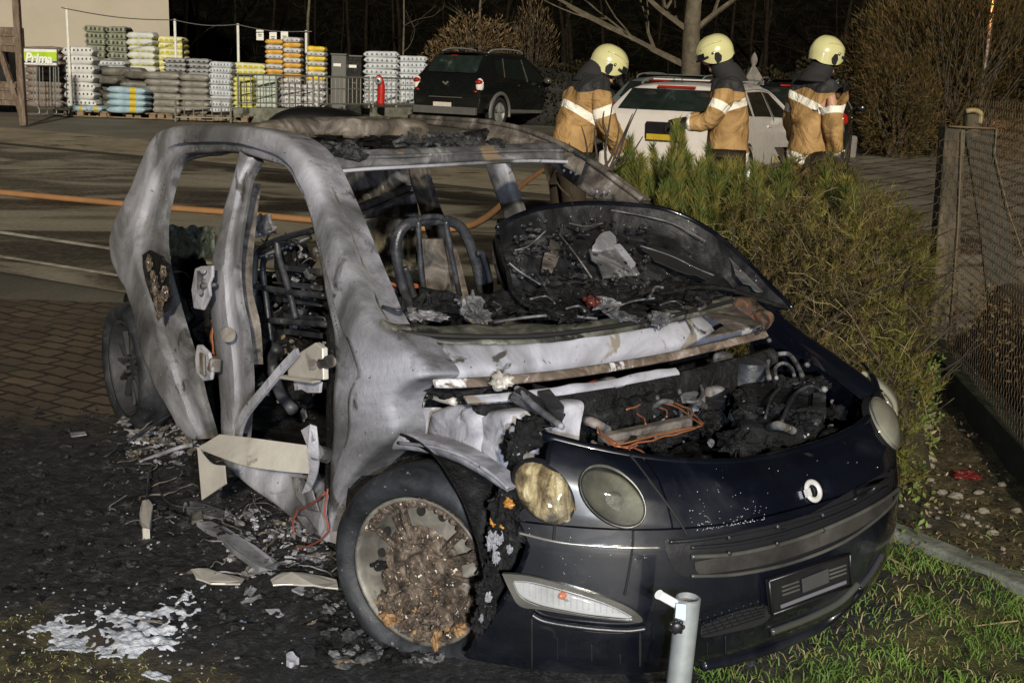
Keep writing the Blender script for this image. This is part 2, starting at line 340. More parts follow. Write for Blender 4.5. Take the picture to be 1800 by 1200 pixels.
# hillside behind, below the wood
mb = MB(); P = []
for i in range(61):
    x = -60 + 2.2 * i; row = []
    for j in range(16):
        y = 43 + j * 3.2; z = gz(y) - .05 + 9 * smooth(0, 40, y - 43.5) + .25 * noise.noise(V((x * .3, y * .3, 0))) * min(1, j); row.append((x, y, z))
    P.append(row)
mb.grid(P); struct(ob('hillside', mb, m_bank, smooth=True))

# ---- building wall on the left
m_wall = mat('rendered_wall', [(.3, (.40, .36, .30)), (.6, (.44, .395, .335)), (.8, (.47, .42, .36))], .8, 8, .3, (.7, .85), .15, 30)
m_wall2 = mat('wall_base_render', [(.3, (.30, .27, .23)), (.7, (.36, .33, .28))], 1.5, 8, .3, (.7, .85), .15, 30)
c0 = WY(298, 60, 34.0); Lw = V((-.93, -.36, 0)).normalized()
bl = empty('building', (c0.x, c0.y, gz(c0.y)))
mb = MB(); mb.prism([V((0, 0, 0)), Lw * 14, Lw * 14 + V((-9, 9, 0)), V((-5, 9, 0))], (0, 0, 9)); ob('wall', mb, m_wall, bl)
mb = MB(); nv = V((Lw.y, -Lw.x, 0)); nv = nv if nv.y < 0 else -nv
mb.prism([nv * .03 + Lw * .02, nv * .03 + Lw * 14, nv * .1 + Lw * 14, nv * .1 + Lw * .02], (0, 0, .5)); ob('plinth', mb, m_wall2, bl)
mb = MB(); mb.prism([nv * .3 - Lw * .3, nv * .3 + Lw * 14, Lw * 14 + V((-9, 9, 0)), V((-5, 9, 0)) - Lw * .3], (0, 0, .3)); 
mb.v = [(a, b, c + 9.003) for a, b, c in mb.v]; ob('roof', mb, M['ash_dark'], bl)
tag(bl, 'beige rendered windowless building wall behind the stacked bags at the left', 'building')

# ---- concrete low wall with railing behind the bags
def railing(a, b, h, n, label, name='railing', low=.1, posts=2, lean=0):
    a = V(a); b = V(b); t = empty(name, (a.x, a.y, a.z)); b = b - a; u = V((0, 0, 1))
    mb = MB(); mb.bar(u * h, b + u * h, .04, .04); mb.bar(u * low, b + u * low, .03, .03); mb.bar(u * h * .62, b + u * h * .62, .02, .02); ob('rail', mb, M['gsteel'], t)
    for i in range(n + 1):
        mb = MB(); q = b * (i / n); mb.bar(q + u * low, q + u * h, .018, .018, up=(1, 0, 0)); ob('baluster', mb, M['gsteel'], t)
    for i in range(posts + 1):
        mb = MB(); q = b * (i / posts) + V((0, .035, 0)); mb.bar(q, q + u * (h + .03), .04, .04, up=(1, 0, 0)); ob('post', mb, M['gsteel'], t)
    return tag(t, label, 'railing')
M['gsteel'] = flat('dull_grey_steel', (.17, .165, .155), .45, metal=.4)
w0 = WY(408, 196, 26.6); w1 = WY(548, 190, 27.6); w2 = WY(650, 182, 28.8); w3 = WY(735, 172, 29.8)
for a, b, lab in ((w0, w1, 'low concrete wall with a steel railing in front of the white and yellow bags'), (w2, w3, 'low concrete wall beside the red post and the black SUV')):
    za = gz(a.y); mb = MB(); a2 = V((a.x, a.y, 0)); b2 = V((b.x, b.y, 0))
    mb.prism([a2, b2, b2 + V((0, .3, 0)), a2 + V((0, .3, 0))], (0, 0, .33)); mb.v = [(p[0], p[1], p[2] + za - .02) for p in mb.v]
    tag(ob('low_wall', mb, m_conc, bevel=.02), lab, 'wall')
zr = gz(27) + .31
railing((w0.x + .1, w0.y + .15, zr), (w1.x, w1.y + .15, zr), .72, 12, 'grey railing on the low concrete wall, right of the short rail section')
railing((w1.x + .12, w1.y + .2, zr), (w2.x - .05, w2.y + .2, zr), .72, 12, 'middle grey railing between the yellow bags and the red post')
railing((w2.x + .05, w2.y + .2, zr), (w3.x, w3.y + .2, zr), .72, 10, 'grey railing between the red post and the black SUV')
a = WY(308, 206, 26.0); b = WY(405, 204, 26.3)
railing((a.x, a.y, gz(a.y)), (b.x, b.y, gz(b.y)), .50, 6, 'short low railing section in front of the grey bags on pallets', posts=1)

# ================================================================== THE BURNT CAR (car frame: x forward, y left, z up)
car = empty('burnt_car', (CTX, CTY, 0), CYAW)
tag(car, 'burnt-out small hatchback with grey ashen door frames and dark blue front end', 'car')
def sd(z): return .775 - .27 * max(0, z - .85)
def S(px, py, off=0):
    y = -.75
    for _ in range(8): q = KY(px, py, y); y = -(sd(q.z) + off)
    return q
def SLf(px, py, off=0):
    y = .7
    for _ in range(10): q = KY(px, py, y); y = (sd(min(max(q.z, 0), 1.5)) - .02 + off)
    return q
def pp(l, f, *a): return [f(x, y, *a) for x, y in l]
def ribbon(mb, A, B, n, N, bulge=.03, depth=.08, dent=.004, mi=0, seed=0, step=False, d2=None):
    """band between two 3-D curves A and B, rounded outward along N and folded back by depth at both edges"""
    A = cr(A, n); B = cr(B, n); P = []; mb.soot = []
    prof = [(0, -depth), (0, -depth * .5), (0, -.012), (.02, -.003), (.08, .35), (.2, .75), (.35, .95), (.5, 1), (.65, .95), (.8, .75), (.92, .35), (.98, -.003), (1, -.012), (1, -depth * .5), (1, -depth)]
    if step: prof = [(0, -depth), (0, -depth * .5), (0, -.015), (.025, .2), (.07, .62), (.14, .88), (.30, 1), (.58, .98), (.645, .88), (.665, .30), (.70, .12), (.90, .14), (.95, .1), (1, -.01), (1, -(d2 or depth) * .5), (1, -(d2 or depth))]
    for i in range(n):
        a, b = A[i], B[i]; row = []; nn = N(i / (n - 1)) if callable(N) else V(N).normalized()
        for s, h in prof:
            hh = h * (bulge(i / (n - 1)) if callable(bulge) else bulge) if h > 0 else h
            p = a.lerp(b, s) + nn * hh
            if h > 0: p += nn * dent * noise.noise(p * 11 + V((seed, 0, 0)))
            row.append(p)
        P.append(row)
        for (s, h), p in zip(prof, row): mb.soot.append(max(smooth(.80, 1.0, s + .07 * noise.noise(p * 9)), smooth(.05, -.01, s) * .7 if h > -.01 else (.7 if s < .5 else 1)) * .92)
    mb.soot += [1.] * (2 * len(prof))
    mb.grid(P, mi); mb.add(P[0], [tuple(range(len(prof)))], mi); mb.add(P[-1], [tuple(range(len(prof)))], mi)
NS = V((0, -1, .12)).normalized()
outer = [(345,772),(318,752),(300,720),(280,690),(262,650),(245,600),(236,550),(222,508),(204,475),(192,440),(197,405),(212,372),(232,330),(248,290),(262,260),(278,236),(300,224),(340,219),(400,219),(450,223),(490,233),(520,250),(545,278),(562,312),(580,355),(598,400),(617,450),(637,500),(655,545),(672,573),(703,592)]
inner = [(372,770),(362,735),(352,700),(345,670),(335,630),(322,590),(310,550),(299,510),(290,475),(285,440),(284,405),(287,375),(296,335),(305,303),(313,286),(322,276),(338,271),(362,269),(398,268),(430,272),(462,282),(492,291),(512,308),(530,345),(543,380),(553,420),(563,470),(572,520),(580,560),(584,585),(585,606)]
wo1 = [(727,618),(750,648),(748,662),(714,676),(695,692),(688,715),(694,740),(692,765),(664,792),(640,814),(616,842),(601,870),(590,902),(584,934)]
wi1 = [(585,628),(585,650),(585,662),(584,676),(584,692),(583,715),(582,740),(581,765),(580,792),(579,814),(579,842),(579,870),(579,902),(579,934)]
mb = MB(); ribbon(mb, pp(outer + wo1, S), pp(inner + wi1, S), 210, NS, lambda t: .027 - .012 * smooth(.62, .78, t), .10, .007, step=True, d2=.03)
o = ob('side_frame', mb, M['ash'], car, smooth=True, autos=60); at = o.data.attributes.new('edge_soot', 'FLOAT', 'POINT'); at.data.foreach_set('value', mb.soot)
mb = MB(); fo9 = cr([V((*p, 0)) for p in outer[2:]], 110); fi9 = cr([V((*p, 0)) for p in inner[2:]], 110)
for i in range(2, 108):
    q = fo9[i].lerp(fi9[i], .86); p = S(q.x, q.y); mb.blob(p + NS * .004, (.0035, .0015, .0035), i, 0, n=4)
ob('spot_weld', mb, M['ash_dark'], car)['kind'] = 'stuff'
# rear quarter: body skin turning inward behind the C pillar to the tailgate opening
mb = MB(); L_ = cr(pp(outer[3:17], S), 40); P = []
for k in range(6):
    a = k / 5 * math.pi / 2; row = []
    for p in L_:
        q = p + V((-.10 * math.sin(a), .10 * (1 - math.cos(a)) + .02, -.004 * k)); q += V((0, .004 * noise.noise(q * 9), 0)); row.append(q)
    P.append(row)
mb.grid(P); ob('rear_quarter', mb, M['ash'], car, smooth=True)
# burnt-through patch on the C pillar
mb = MB(); pa = [(250,448),(262,440),(285,452),(296,478),(300,520),(294,545),(282,552),(268,530),(256,495),(251,470)]
mb.prism([S(x, y, .058) for x, y in pa], (0, .01, 0)); ob('burnt_opening', mb, M['char'], car)
mb = MB()
for i, (x, y, r_) in enumerate(((280, 535, .035), (290, 515, .02), (262, 462, .02), (272, 500, .03), (287, 480, .018))): mb.blob(S(x, y, .07), (r_, .012, r_ * 1.5), i, .6, 2)
ob('melted_trim', mb, M['crust'], car)
# B pillar
bl_ = [(424,262),(418,300),(402,355),(390,400),(380,440),(373,472),(373,540),(379,600),(385,650),(390,700),(392,765)]
br_ = [(455,285),(437,318),(427,370),(419,420),(415,475),(420,530),(428,565),(433,600),(437,645),(438,690),(432,770)]
mb = MB(); ribbon(mb, pp(bl_, S, -.005), pp(br_, S, -.005), 70, NS, .020, .07, .004, seed=4, step=True, d2=.02)
o = ob('centre_pillar', mb, M['ash'], car, smooth=True, autos=60); at = o.data.attributes.new('edge_soot', 'FLOAT', 'POINT'); at.data.foreach_set('value', mb.soot)
mb = MB(); mb.tube([S(401, 588, .03), S(401, 588, .042)], .026, 20); ob('pillar_grommet', mb, M['ash_brown'], car)
# inner flange beside the B pillar
mb = MB(); ribbon(mb, pp([(432,322),(424,400),(419,500),(431,570),(437,640)], S, -.09), pp([(446,322),(436,400),(430,500),(444,570),(449,640)], S, -.09), 40, NS, .01, .03, .01, seed=9)
ob('pillar_flange', mb, M['ash_brown'], car, smooth=True)
# windscreen side flange
mb = MB(); fo_ = [(562,300),(584,340),(606,395),(628,450),(648,500),(664,540),(686,570),(716,588)]; fi_ = [(556,306),(576,348),(598,402),(618,455),(640,505),(656,548),(676,578),(706,597)]
ribbon(mb, [S(x + 6, y, -.03) for x, y in fo_], [S(x + 2, y, -.035) for x, y in fi_], 60, V((.5, -.6, .6)), .006, .03, .01, seed=2)
ob('windscreen_flange', mb, M['ash_brown'], car, smooth=True)
# hinge pillar (dark, inside the door gap)
mb = MB(); ribbon(mb, pp([(574,560),(574,640),(573,740),(570,840),(566,930)], S, -.05), pp([(586,560),(590,640),(590,740),(588,840),(586,930)], S, -.05), 30, NS, .005, .25, .004)
ob('hinge_pillar', mb, M['char'], car, smooth=True)
# wheelhouse, front right
FWC = V((.02, -.66, .275))
mb = MB(); P = []
for i in range(41):
    th = R(-12) + R(205) * i / 40; row = []
    for yy in (-.765, -.758, -.745, -.72, -.66, -.6, -.5, -.38, -.30):
        rr = .352 + (.03 if yy < -.75 else .012 * noise.noise(V((th * 3, yy * 6, 0))))
        if yy > -.4: rr -= .06
        row.append(FWC * 1 + V((rr * math.cos(th), yy - FWC.y, rr * math.sin(th))))
    P.append(row)
mb.grid(P); ob('wheelhouse', mb, M['char'], car, smooth=True)
mb = MB(); mb.add([FWC + V((.33 * math.cos(a), .36, .33 * math.sin(a))) for a in [2 * math.pi * k / 24 for k in range(24)]], [tuple(range(24))]); ob('wheelhouse_back', mb, M['char'], car)
# arch rib arcs between wing and tyre
arc = [(592,905),(604,868),(622,832),(645,805),(680,792),(720,792),(765,800),(800,812),(838,830),(868,848),(893,864)]
arc2 = [(588,880),(596,845),(610,808),(634,774),(676,757),(722,764),(768,776),(806,792),(846,818),(874,838),(897,856)]
mb = MB(); ribbon(mb, pp(arc2, S, -.03), pp(arc, S, -.045), 60, NS, .012, .06, .012, seed=12); ob('wheel_arch', mb, M['white_ash'], car, smooth=True)
mb = MB(); mb.tube(cr(pp([(700,778),(760,785),(810,800),(860,830),(893,858)], S, -.02), 24), .005, 8); ob('arch_lip', mb, M['ash'], car, smooth=True)
# exposed structure above the wheel: strut tower / melted reservoir boxes
def rbox(mb, pts, y0, y1, mi=0, rnd=.02, n=10):
    """pillow box: outline in pixels, between car planes y0 (outer) and y1"""
    O_ = [KY(x, y, y0) for x, y in pts]; c = sum(O_, V((0, 0, 0))) / len(O_); O_ = cr(O_ + [O_[0]], n * len(pts) + 1)[:-1]; P = []
    for k, (sc_, dy) in enumerate(((.55, -.012), (.85, -.010), (.96, 0), (1, .015), (1, .06), (1, y1 - y0))):
        P.append([c + (p - c) * sc_ + V((0, dy + .01 * noise.noise(p * 14 + V((k, 0, 0))), 0)) for p in O_])
    mb.grid(P, mi, cv=True); mb.add([c + V((0, -.014, 0))] + P[0], [(0, i + 1, (i + 1) % len(O_) + 1) for i in range(len(O_))], mi)
mb = MB(); rbox(mb, [(760,722),(800,712),(842,730),(842,790),(834,806),(765,795),(752,770)], -.62, -.40); ob('reservoir', mb, M['white_ash'], car, smooth=True)
mb = MB(); rbox(mb, [(842,728),(870,722),(900,730),(899,770),(893,830),(884,838),(852,815),(842,790)], -.60, -.36); ob('strut_tower', mb, M['white_ash'], car, smooth=True)
mb = MB(); ribbon(mb, [KY(x, y, -.64) for x, y in ((690,690),(692,730),(703,762),(722,780))], [KY(x, y, -.6) for x, y in ((716,716),(730,732),(742,760),(760,792))], 20, NS, .01, .05, .01); ob('inner_wing', mb, M['alu'], car, smooth=True)
mb = MB(); ribbon(mb, [KY(x, y, -.60) for x, y in ((716,716),(722,750),(740,785))], [KY(x, y, -.58) for x, y in ((760,716),(762,760),(770,796))], 20, NS, .012, .05, .01, seed=5); ob('inner_wing', mb, M['white_ash'], car, smooth=True)
mb = MB(); mb.tube(cr([KY(x, y, -.62) for x, y in ((735,722),(742,700),(756,694),(775,700),(800,706))], 14), .012, 8); mb.tube(cr([KY(x, y, -.62) for x, y in ((733,725),(740,704))], 5), .014, 8); ob('melted_bracket', mb, M['alu'], car, smooth=True)
mb = MB()
for i, (x, y, yy, r_) in enumerate(((715,690,-.66,(.055,.04,.05)),(735,672,-.66,(.07,.04,.04)),(770,672,-.64,(.06,.05,.03)),(705,705,-.66,(.03,.03,.04)),(795,690,-.58,(.05,.05,.02)),(830,690,-.56,(.07,.07,.035)),(860,712,-.56,(.06,.06,.035)),(838,728,-.585,(.035,.02,.03)),(885,705,-.5,(.05,.06,.04)),(900,735,-.5,(.03,.05,.05)),(738,755,-.64,(.013,.01,.02)))):
    mb.blob(KY(x, y, yy), r_, i, .5, 1.8, 14)
ob('char_lump', mb, M['char'], car, smooth=True)
# sill
mb = MB(); ribbon(mb, pp([(392,815),(433,852),(480,885),(517,915),(566,948)], S), pp([(398,752),(440,778),(490,806),(540,832),(584,860)], S, -.06), 60, V((0, -1, .5)).normalized(), .02, .16, .014, seed=6); ob('sill', mb, M['ash'], car, smooth=True)
mb = MB(); mb.prism([S(x, y, .03) for x, y in ((512,838),(530,840),(548,862),(560,900),(540,896),(520,870))], (0, .004, 0)); mb.prism([S(x, y, .03) for x, y in ((520,905),(535,908),(556,935),(545,940))], (0, .004, 0)); ob('sill_hole', mb, M['ash_dark'], car)

# ---- cowl and windscreen base
U = [(703,594,.905),(760,600,.90),(850,603,.895),(950,601,.89),(1050,589,.89),(1150,572,.888),(1240,551,.885),(1292,538,.885)]
Lo = [(757,654,.845),(800,655,.84),(880,650,.835),(970,642,.83),(1070,628,.825),(1170,611,.825),(1260,591,.83),(1338,572,.84)]
A = [KZ(*q) for q in U]; B = [KZ(*q) for q in Lo]
mb = MB(); ribbon(mb, A, B, 90, V((.45, 0, 1)).normalized(), .006, .03, .005, seed=3)
M['cowl'] = mat('ash_cowl', [(.30, (.12, .12, .13)), (.42, (.25, .25, .28)), (.53, (.37, .37, .42)), (.7, (.50, .50, .57))], 2.6, 9, 1.4, (.5, .85), .3, 26, soot=[((.05, .045, .04), 5, .61, .03), ((.22, .19, .16), 6, .58, .05)], specks=((.03, .03, .03), 60, .7))
ob('cowl_panel', mb, M['cowl'], car, smooth=True, autos=60)
mb = MB(); mb.prism([KZ(x, y, .893) for x, y in ((1238,553),(1292,538),(1338,571),(1300,580),(1240,592),(1262,578),(1276,570),(1262,562))], V((0, 0, -.006))); ob('charred_cowl_corner', mb, M['ash_brown'], car)
# lips under the cowl: dark seam, rust strip, white flaked strip
B1 = [p + V((.012, 0, -.012)) for p in B]; B2 = [p + V((.045, 0, -.05)) for p in B]; B3 = [p + V((.07, 0, -.065)) for p in B]; B4 = [p + V((.085, 0, -.10)) for p in B]
mb = MB(); ribbon(mb, B1, [p + V((.02, 0, -.022)) for p in B1], 80, V((1, 0, .4)).normalized(), .003, .01, .008, seed=8); ob('cowl_lip', mb, M['rust'], car, smooth=True)
mb = MB(); ribbon(mb, B2[1:6], B3[1:6], 80, V((.3, 0, 1)).normalized(), .004, .01, .012, seed=8); ob('flaked_strip', mb, M['cowl'], car, smooth=True)
mb = MB(); ribbon(mb, B3[2:], [p + V((.02, 0, -.16)) for p in B3[2:]], 60, V((1, 0, 0)), .01, .02, .02, seed=8); ob('firewall', mb, M['char'], car, smooth=True)
# windscreen lower frame (olive-grey) and dash remains
A2 = [KZ(x, y, z) for x, y, z in ((668,562,.95),(720,572,.925),(800,572,.915),(900,570,.91),(1000,566,.91),(1100,556,.905),(1200,538,.9),(1285,520,.9))]
A1 = [p + V((-.012, 0, .004)) for p in A]
mb = MB(); ribbon(mb, A2, A1, 90, V((.2, 0, 1)).normalized(), .008, .06, .012, seed=13)
M['olive'] = mat('scorched_glass_edge', [(.3, (.025, .027, .022)), (.5, (.09, .092, .075)), (.62, (.17, .17, .145)), (.75, (.36, .36, .33))], 8, 9, 1.5, (.25, .7), .5, 40, soot=((.02, .02, .018), 4, .58, .04))
ob('windscreen_sill', mb, M['olive'], car, smooth=True)
mb = MB(); mb.tube(cr([p + V((.0, 0, .012)) for p in A1], 60), .007, 6); ob('rubber_seal', mb, M['black'], car, smooth=True)
mb = MB()
for i in range(26):
    s = .07 + .93 * i / 25; k_ = .5 if i < 4 else 1; p = A2[0].lerp(A2[-1], s) + V((-.10 - .12 * random.random(), 0, -.03 + .03 * random.random())); mb.blob(p, ((.06 + .05 * random.random()) * k_, .07 * k_, .03 + .02 * random.random()), i, .7, 2.2, 9)
ob('dashboard_remains', mb, M['char'], car)
mb = MB()
for i, (x, y, z, r_) in enumerate(((735,552,.93,(.05,.03,.014)),(765,556,.93,(.04,.03,.012)),(830,545,.94,(.045,.03,.035)),(842,556,.93,(.04,.03,.02)),(985,545,.93,(.06,.03,.02)),(1065,535,.94,(.05,.03,.02)),(1160,560,.92,(.035,.03,.02)),(1090,555,.92,(.06,.03,.012)))): mb.blob(KZ(x, y, z), r_, i + 40, .9, 3.2, 10)
ob('ash_lump', mb, M['ash_dark'], car)
mb = MB(); mb.tube(cr([KZ(x, y, .94) for x, y in ((870,566),(930,557),(985,554),(1050,560))], 12), .004, 6); mb.tube(cr([KZ(x, y, .95) for x, y in ((1070,545),(1110,530),(1150,524))], 12), .003, 6); ob('trim_strip', mb, M['ash_dark'], car)
mb = MB(); mb.blob(KZ(1040, 530, .95), (.03, .022, .016), 3, .7, 3); ob('melted_red_lamp', mb, flat('melted_red', (.09, .025, .02), .35, coat=.3), car, smooth=True)

# ---- roof frame
def WP(px, py, c=1.60): d = cd(px, py); return cO + d * ((c - cO.x - 2 * cO.z) / (d.x + 2 * d.z))
mb = MB(); hA = [WP(x, y, 1.62) for x, y in ((548,262),(620,262),(720,260),(820,256),(900,252),(975,250))]; hB = [WP(x, y, 1.56) for x, y in ((572,300),(640,294),(740,289),(830,284),(920,280),(1000,282))]
ribbon(mb, hA, hB, 70, V((1, 0, .6)).normalized(), .012, .03, .012, seed=20); ob('roof_header', mb, M['ash_dark'], car, smooth=True)
mb = MB(); mb.tube(cr([p + V((.02, 0, -.005)) for p in hB], 40), .007, 6); ob('header_lip', mb, M['ash'], car, smooth=True)
mb = MB(); mb.tube(cr([p.lerp(q, .45) + V((.02, 0, .0)) for p, q in zip(hA, hB)][1:], 40), .007, 6); ob('header_trim', mb, M['chrome'] if False else M['ash_dark'], car, smooth=True)
mb = MB()
for i in range(46):
    a = random.random(); x = 545 + 95 * a if i % 2 else 715 + 175 * a; y = 268 + random.uniform(-8, 6) if i % 2 else 253 + random.uniform(-12, 6) * math.sin(math.pi * a)
    mb.blob(WP(x, y, 1.60) + V((random.uniform(-.05, 0), 0, 0)), (.02 + .03 * random.random(), .03 + .02 * random.random(), .012 + .014 * random.random()), i, .9, 2.6, 7)
ob('roof_cinders', mb, M['char_fine'], car)['kind'] = 'stuff'
# left roof rail and A pillar
lo = [(560,206),(640,205),(720,207),(800,212),(860,217),(915,228),(965,246),(1015,272),(1060,302),(1095,328),(1128,352)]
li = [(560,216),(640,215),(720,218),(800,226),(860,236),(910,254),(955,284),(1000,320),(1035,345),(1065,366),(1090,386)]
RL = []
for k, (x, y) in enumerate(lo): RL.append(SLf(x, y))
LI = [SLf(x, y, -.02) for x, y in li]
mb = MB(); ribbon(mb, RL, LI, 80, V((0, -1, 0)), .012, .05, .01, seed=22); ob('roof_rail', mb, M['ash_brown'], car, smooth=True)
mb = MB(); mb.tube(cr([p + V((0, 0, .004)) for p in RL[2:]], 60), .012, 8); ob('rail_edge', mb, M['ash_brown'], car, smooth=True)
for x, y in ((992,300),(1004,303),(1013,306),(1050,337),(1062,338),(1072,336)): mb = MB(); mb.lathe([(0, .008), (.005, .006), (.007, 0)], SLf(x, y, -.04), (-.2, -1, .3), 8); ob('rivet', mb, M['ash'], car)
# rear roof cross member and rubble
mb = MB(); rc = [V((-2.12 - .05 * math.sin(math.pi * s), -.60 + 1.18 * s, 1.27 + .075 * min(1, s / .45) + .01 * math.sin(math.pi * s) + .01 * noise.noise(V((s * 9, 0, 0))))) for s in [k / 20 for k in range(21)]]
mb.tube(rc, [.055 + .008 * noise.noise(V((k * .7, 3, 0))) for k in range(21)], 14, rx=.8); ob('rear_roof_member', mb, M['ash_brown'], car, smooth=True)
mb = MB(); mb.tube([V((-1.62, -.62 + 1.24 * s, 1.36 - .06 * math.sin(math.pi * s))) for s in [k / 16 for k in range(17)]], .035, 8)
for i in range(14): mb.blob(V((-1.3 - .6 * random.random(), -.1 + .55 * random.random(), 1.33)), (.10, .08, .014), i, .8, 2.5, 7)
ob('roof_bow', mb, M['char'], car)
# inside of the left rail: soot plates
mb = MB(); ribbon(mb, [V((-1.95, .57, 1.36)), V((-1.5, .585, 1.375)), V((-1.15, .58, 1.35)), V((-.95, .58, 1.30))], [V((-1.95, .55, 1.30)), V((-1.5, .565, 1.31)), V((-1.15, .56, 1.29)), V((-.95, .56, 1.25))], 20, V((0, -1, 0)), .01, .02); ob('headliner_plate', mb, M['ash_brown'], car, smooth=True)
# left pillars
def lpil(name, A, B, off, m, dz=.04, bul=.012, sd_=0):
    mb = MB(); ribbon(mb, [SLf(x, y, off) for x, y in A], [SLf(x, y, off) for x, y in B], 30, V((.25, -1, 0)).normalized(), bul, dz, .014, seed=sd_); return ob(name, mb, m, car, smooth=True)
lpil('left_centre_pillar', [(848,278),(862,320),(876,355),(886,388),(892,420)], [(882,274),(895,315),(907,348),(917,380),(922,415)], 0, M['ash'], sd_=30)
lpil('left_centre_pillar_foot', [(872,385),(868,430),(872,500)], [(925,380),(925,430),(930,500)], 0, M['char'])
lpil('left_rear_pillar', [(716,285),(726,330),(738,375),(752,420),(768,470),(786,535)], [(742,285),(752,325),(766,368),(786,420),(802,470),(818,540)], 0, M['ash_brown'], sd_=31)
lpil('left_rear_quarter', [(606,285),(610,340),(612,400),(614,480)], [(722,288),(722,340),(730,400),(745,480)], .0, M['ash_dark'], bul=.004, sd_=32)
for x, y, w_, h_ in ((645, 350, .05, .03), (672, 337, .02, .035)):
    mb = MB(); c = SLf(x, y, -.03); mb.blob(c, (w_, .008, h_), 1, .2); ob('panel_hole', mb, M['olive'], car, smooth=True)
M['tan'] = mat('scorched_tan_panel', [(.3, (.06, .05, .03)), (.5, (.24, .21, .15)), (.65, (.42, .38, .28)), (.8, (.55, .5, .4))], 6, 9, 1, (.5, .8), .5, 30, soot=((.02, .02, .02), 4.5, .55, .05))
mb = MB(); rbox(mb, [(632,385),(690,383),(700,400),(700,470),(690,490),(655,480),(630,440)], .60, .70); ob('inner_quarter_trim', mb, M['tan'], car, smooth=True)

# ---- flipped bonnet lying back over the windscreen opening
top = [(872,402),(885,392),(912,378),(950,366),(1000,359),(1050,357),(1110,360),(1165,367),(1215,386),(1258,412),(1300,448),(1340,488),(1370,518),(1397,546)]
bot = [(872,402),(880,440),(893,480),(903,515),(935,540),(985,548),(1050,540),(1110,528),(1165,516),(1215,506),(1262,506),(1300,514),(1345,530),(1397,546)]
mb = MB(); T_ = cr([WP(x, y, 1.66) for x, y in top], 60); B_ = cr([WP(x, y, 1.66) for x, y in bot], 60); NB = V((1, 0, 2)).normalized(); P = []; Pb = []
for i in range(60):
    row = []; rb = []; wd = (T_[i] - B_[i]).length
    for j in range(28):
        s = j / 27; p = T_[i].lerp(B_[i], s); edge = min(s, 1 - s) * wd; e2 = min(i, 59 - i) / 59 * 1.4
        d = -.05 * smooth(0, .05, edge) - .03 * smooth(.05, .09, edge) * smooth(0, .1, e2)
        d += .02 * smooth(.1, .12, edge) * (1 if (i // 9) % 2 else .3) + .02 * noise.noise(p * 8)
        row.append(p + NB * d); rb.append(p - NB * (.11 - .06 * (1 - smooth(0, .1, edge))))
    P.append(row); Pb.append(rb)
mb.grid(P); M['under'] = mat('burnt_bonnet_underside', [(.3, (.004, .004, .0045)), (.48, (.014, .014, .016)), (.6, (.042, .042, .046)), (.72, (.15, .15, .155))], 6, 9, 1.2, (.3, .65), .6, 26, specks=((.4, .38, .36), 45, .72))
bon = ob('bonnet', mb, M['under'], car, smooth=True)
mb = MB(); mb.grid(Pb); ob('bonnet_skin', mb, M['navy'], bon, smooth=True)
mb = MB(); mb.tube(T_[1:59], .009, 8); mb.tube([p - NB * .012 + V((0, 0, -.022)) for p in T_[10:55]], .005, 6); ob('bonnet_edge', mb, M['navy'], bon, smooth=True)
mb = MB(); mb.tube(B_[2:58], .008, 8); ob('bonnet_rear_edge', mb, M['char'], bon, smooth=True)
def wpl(pts, m, name, c=1.64, th=.012, par=bon):
    mb = MB(); mb.prism([WP(x, y, c) for x, y in pts], NB * -th); return ob(name, mb, m, par, bevel=.003)
def irregular(pts, am=5, k=4):
    out = []; n = len(pts)
    for i in range(n):
        a = V((*pts[i], 0)); b = V((*pts[(i + 1) % n], 0))
        for j in range(k):
            p = a.lerp(b, j / k); out.append((p.x + am * noise.noise(p * .09), p.y + am * noise.noise(p * .09 + V((7, 7, 7)))))
    return out
wpl(irregular([(968,420),(990,428),(972,478),(950,470)], 6), M['ash_brown'], 'burnt_insulation', 1.60)
wpl(irregular([(1040,440),(1050,412),(1075,405),(1085,425),(1078,436)], 5), M['ash'], 'ash_patch', 1.62)
wpl(irregular([(1034,438),(1085,436),(1122,472),(1124,480),(1060,486)], 5), M['ash_dark'], 'bonnet_recess', 1.60)
wpl(irregular([(1080,430),(1090,428),(1118,462),(1112,470)], 4), M['ash'], 'ash_patch', 1.625)
wpl(irregular([(1125,430),(1180,440),(1240,470),(1250,490),(1200,480),(1150,458)], 6), M['black'], 'bonnet_recess', 1.603, .004)
wpl(irregular([(1280,452),(1300,462),(1352,512),(1335,514),(1300,490)], 4), M['ash_dark'], 'bonnet_recess', 1.605, .004)
mb = MB()
for A_ in ([(982,410),(1010,445),(1040,488)], [(905,440),(930,432),(960,405)], [(1125,432),(1180,450),(1225,472),(1255,484)], [(895,462),(915,478),(950,500)], [(1000,360),(1090,372),(1180,392),(1240,424)], [(1000,392),(1030,398),(1060,392)]):
    mb.tube(cr([WP(x, y, 1.615) for x, y in A_], 14), .003, 6)
ob('bonnet_rib', mb, M['ash_dark'], bon, smooth=True)
mb = MB()
for i in range(150):
    x = 905 + 240 * random.random(); y = 385 + 120 * random.random(); mb.blob(WP(x, y, 1.595), (.004 + .015 * random.random() ** 2, .004 + .014 * random.random() ** 2, .006), i, 1., 2.5, 5)
ob('burnt_flakes', mb, M['under'], bon)['kind'] = 'stuff'
def inpoly(x, y, P_):
    c_ = False; j = len(P_) - 1
    for i in range(len(P_)):
        if (P_[i][1] > y) != (P_[j][1] > y) and x < (P_[j][0] - P_[i][0]) * (y - P_[i][1]) / (P_[j][1] - P_[i][1]) + P_[i][0]: c_ = not c_
        j = i
    return c_

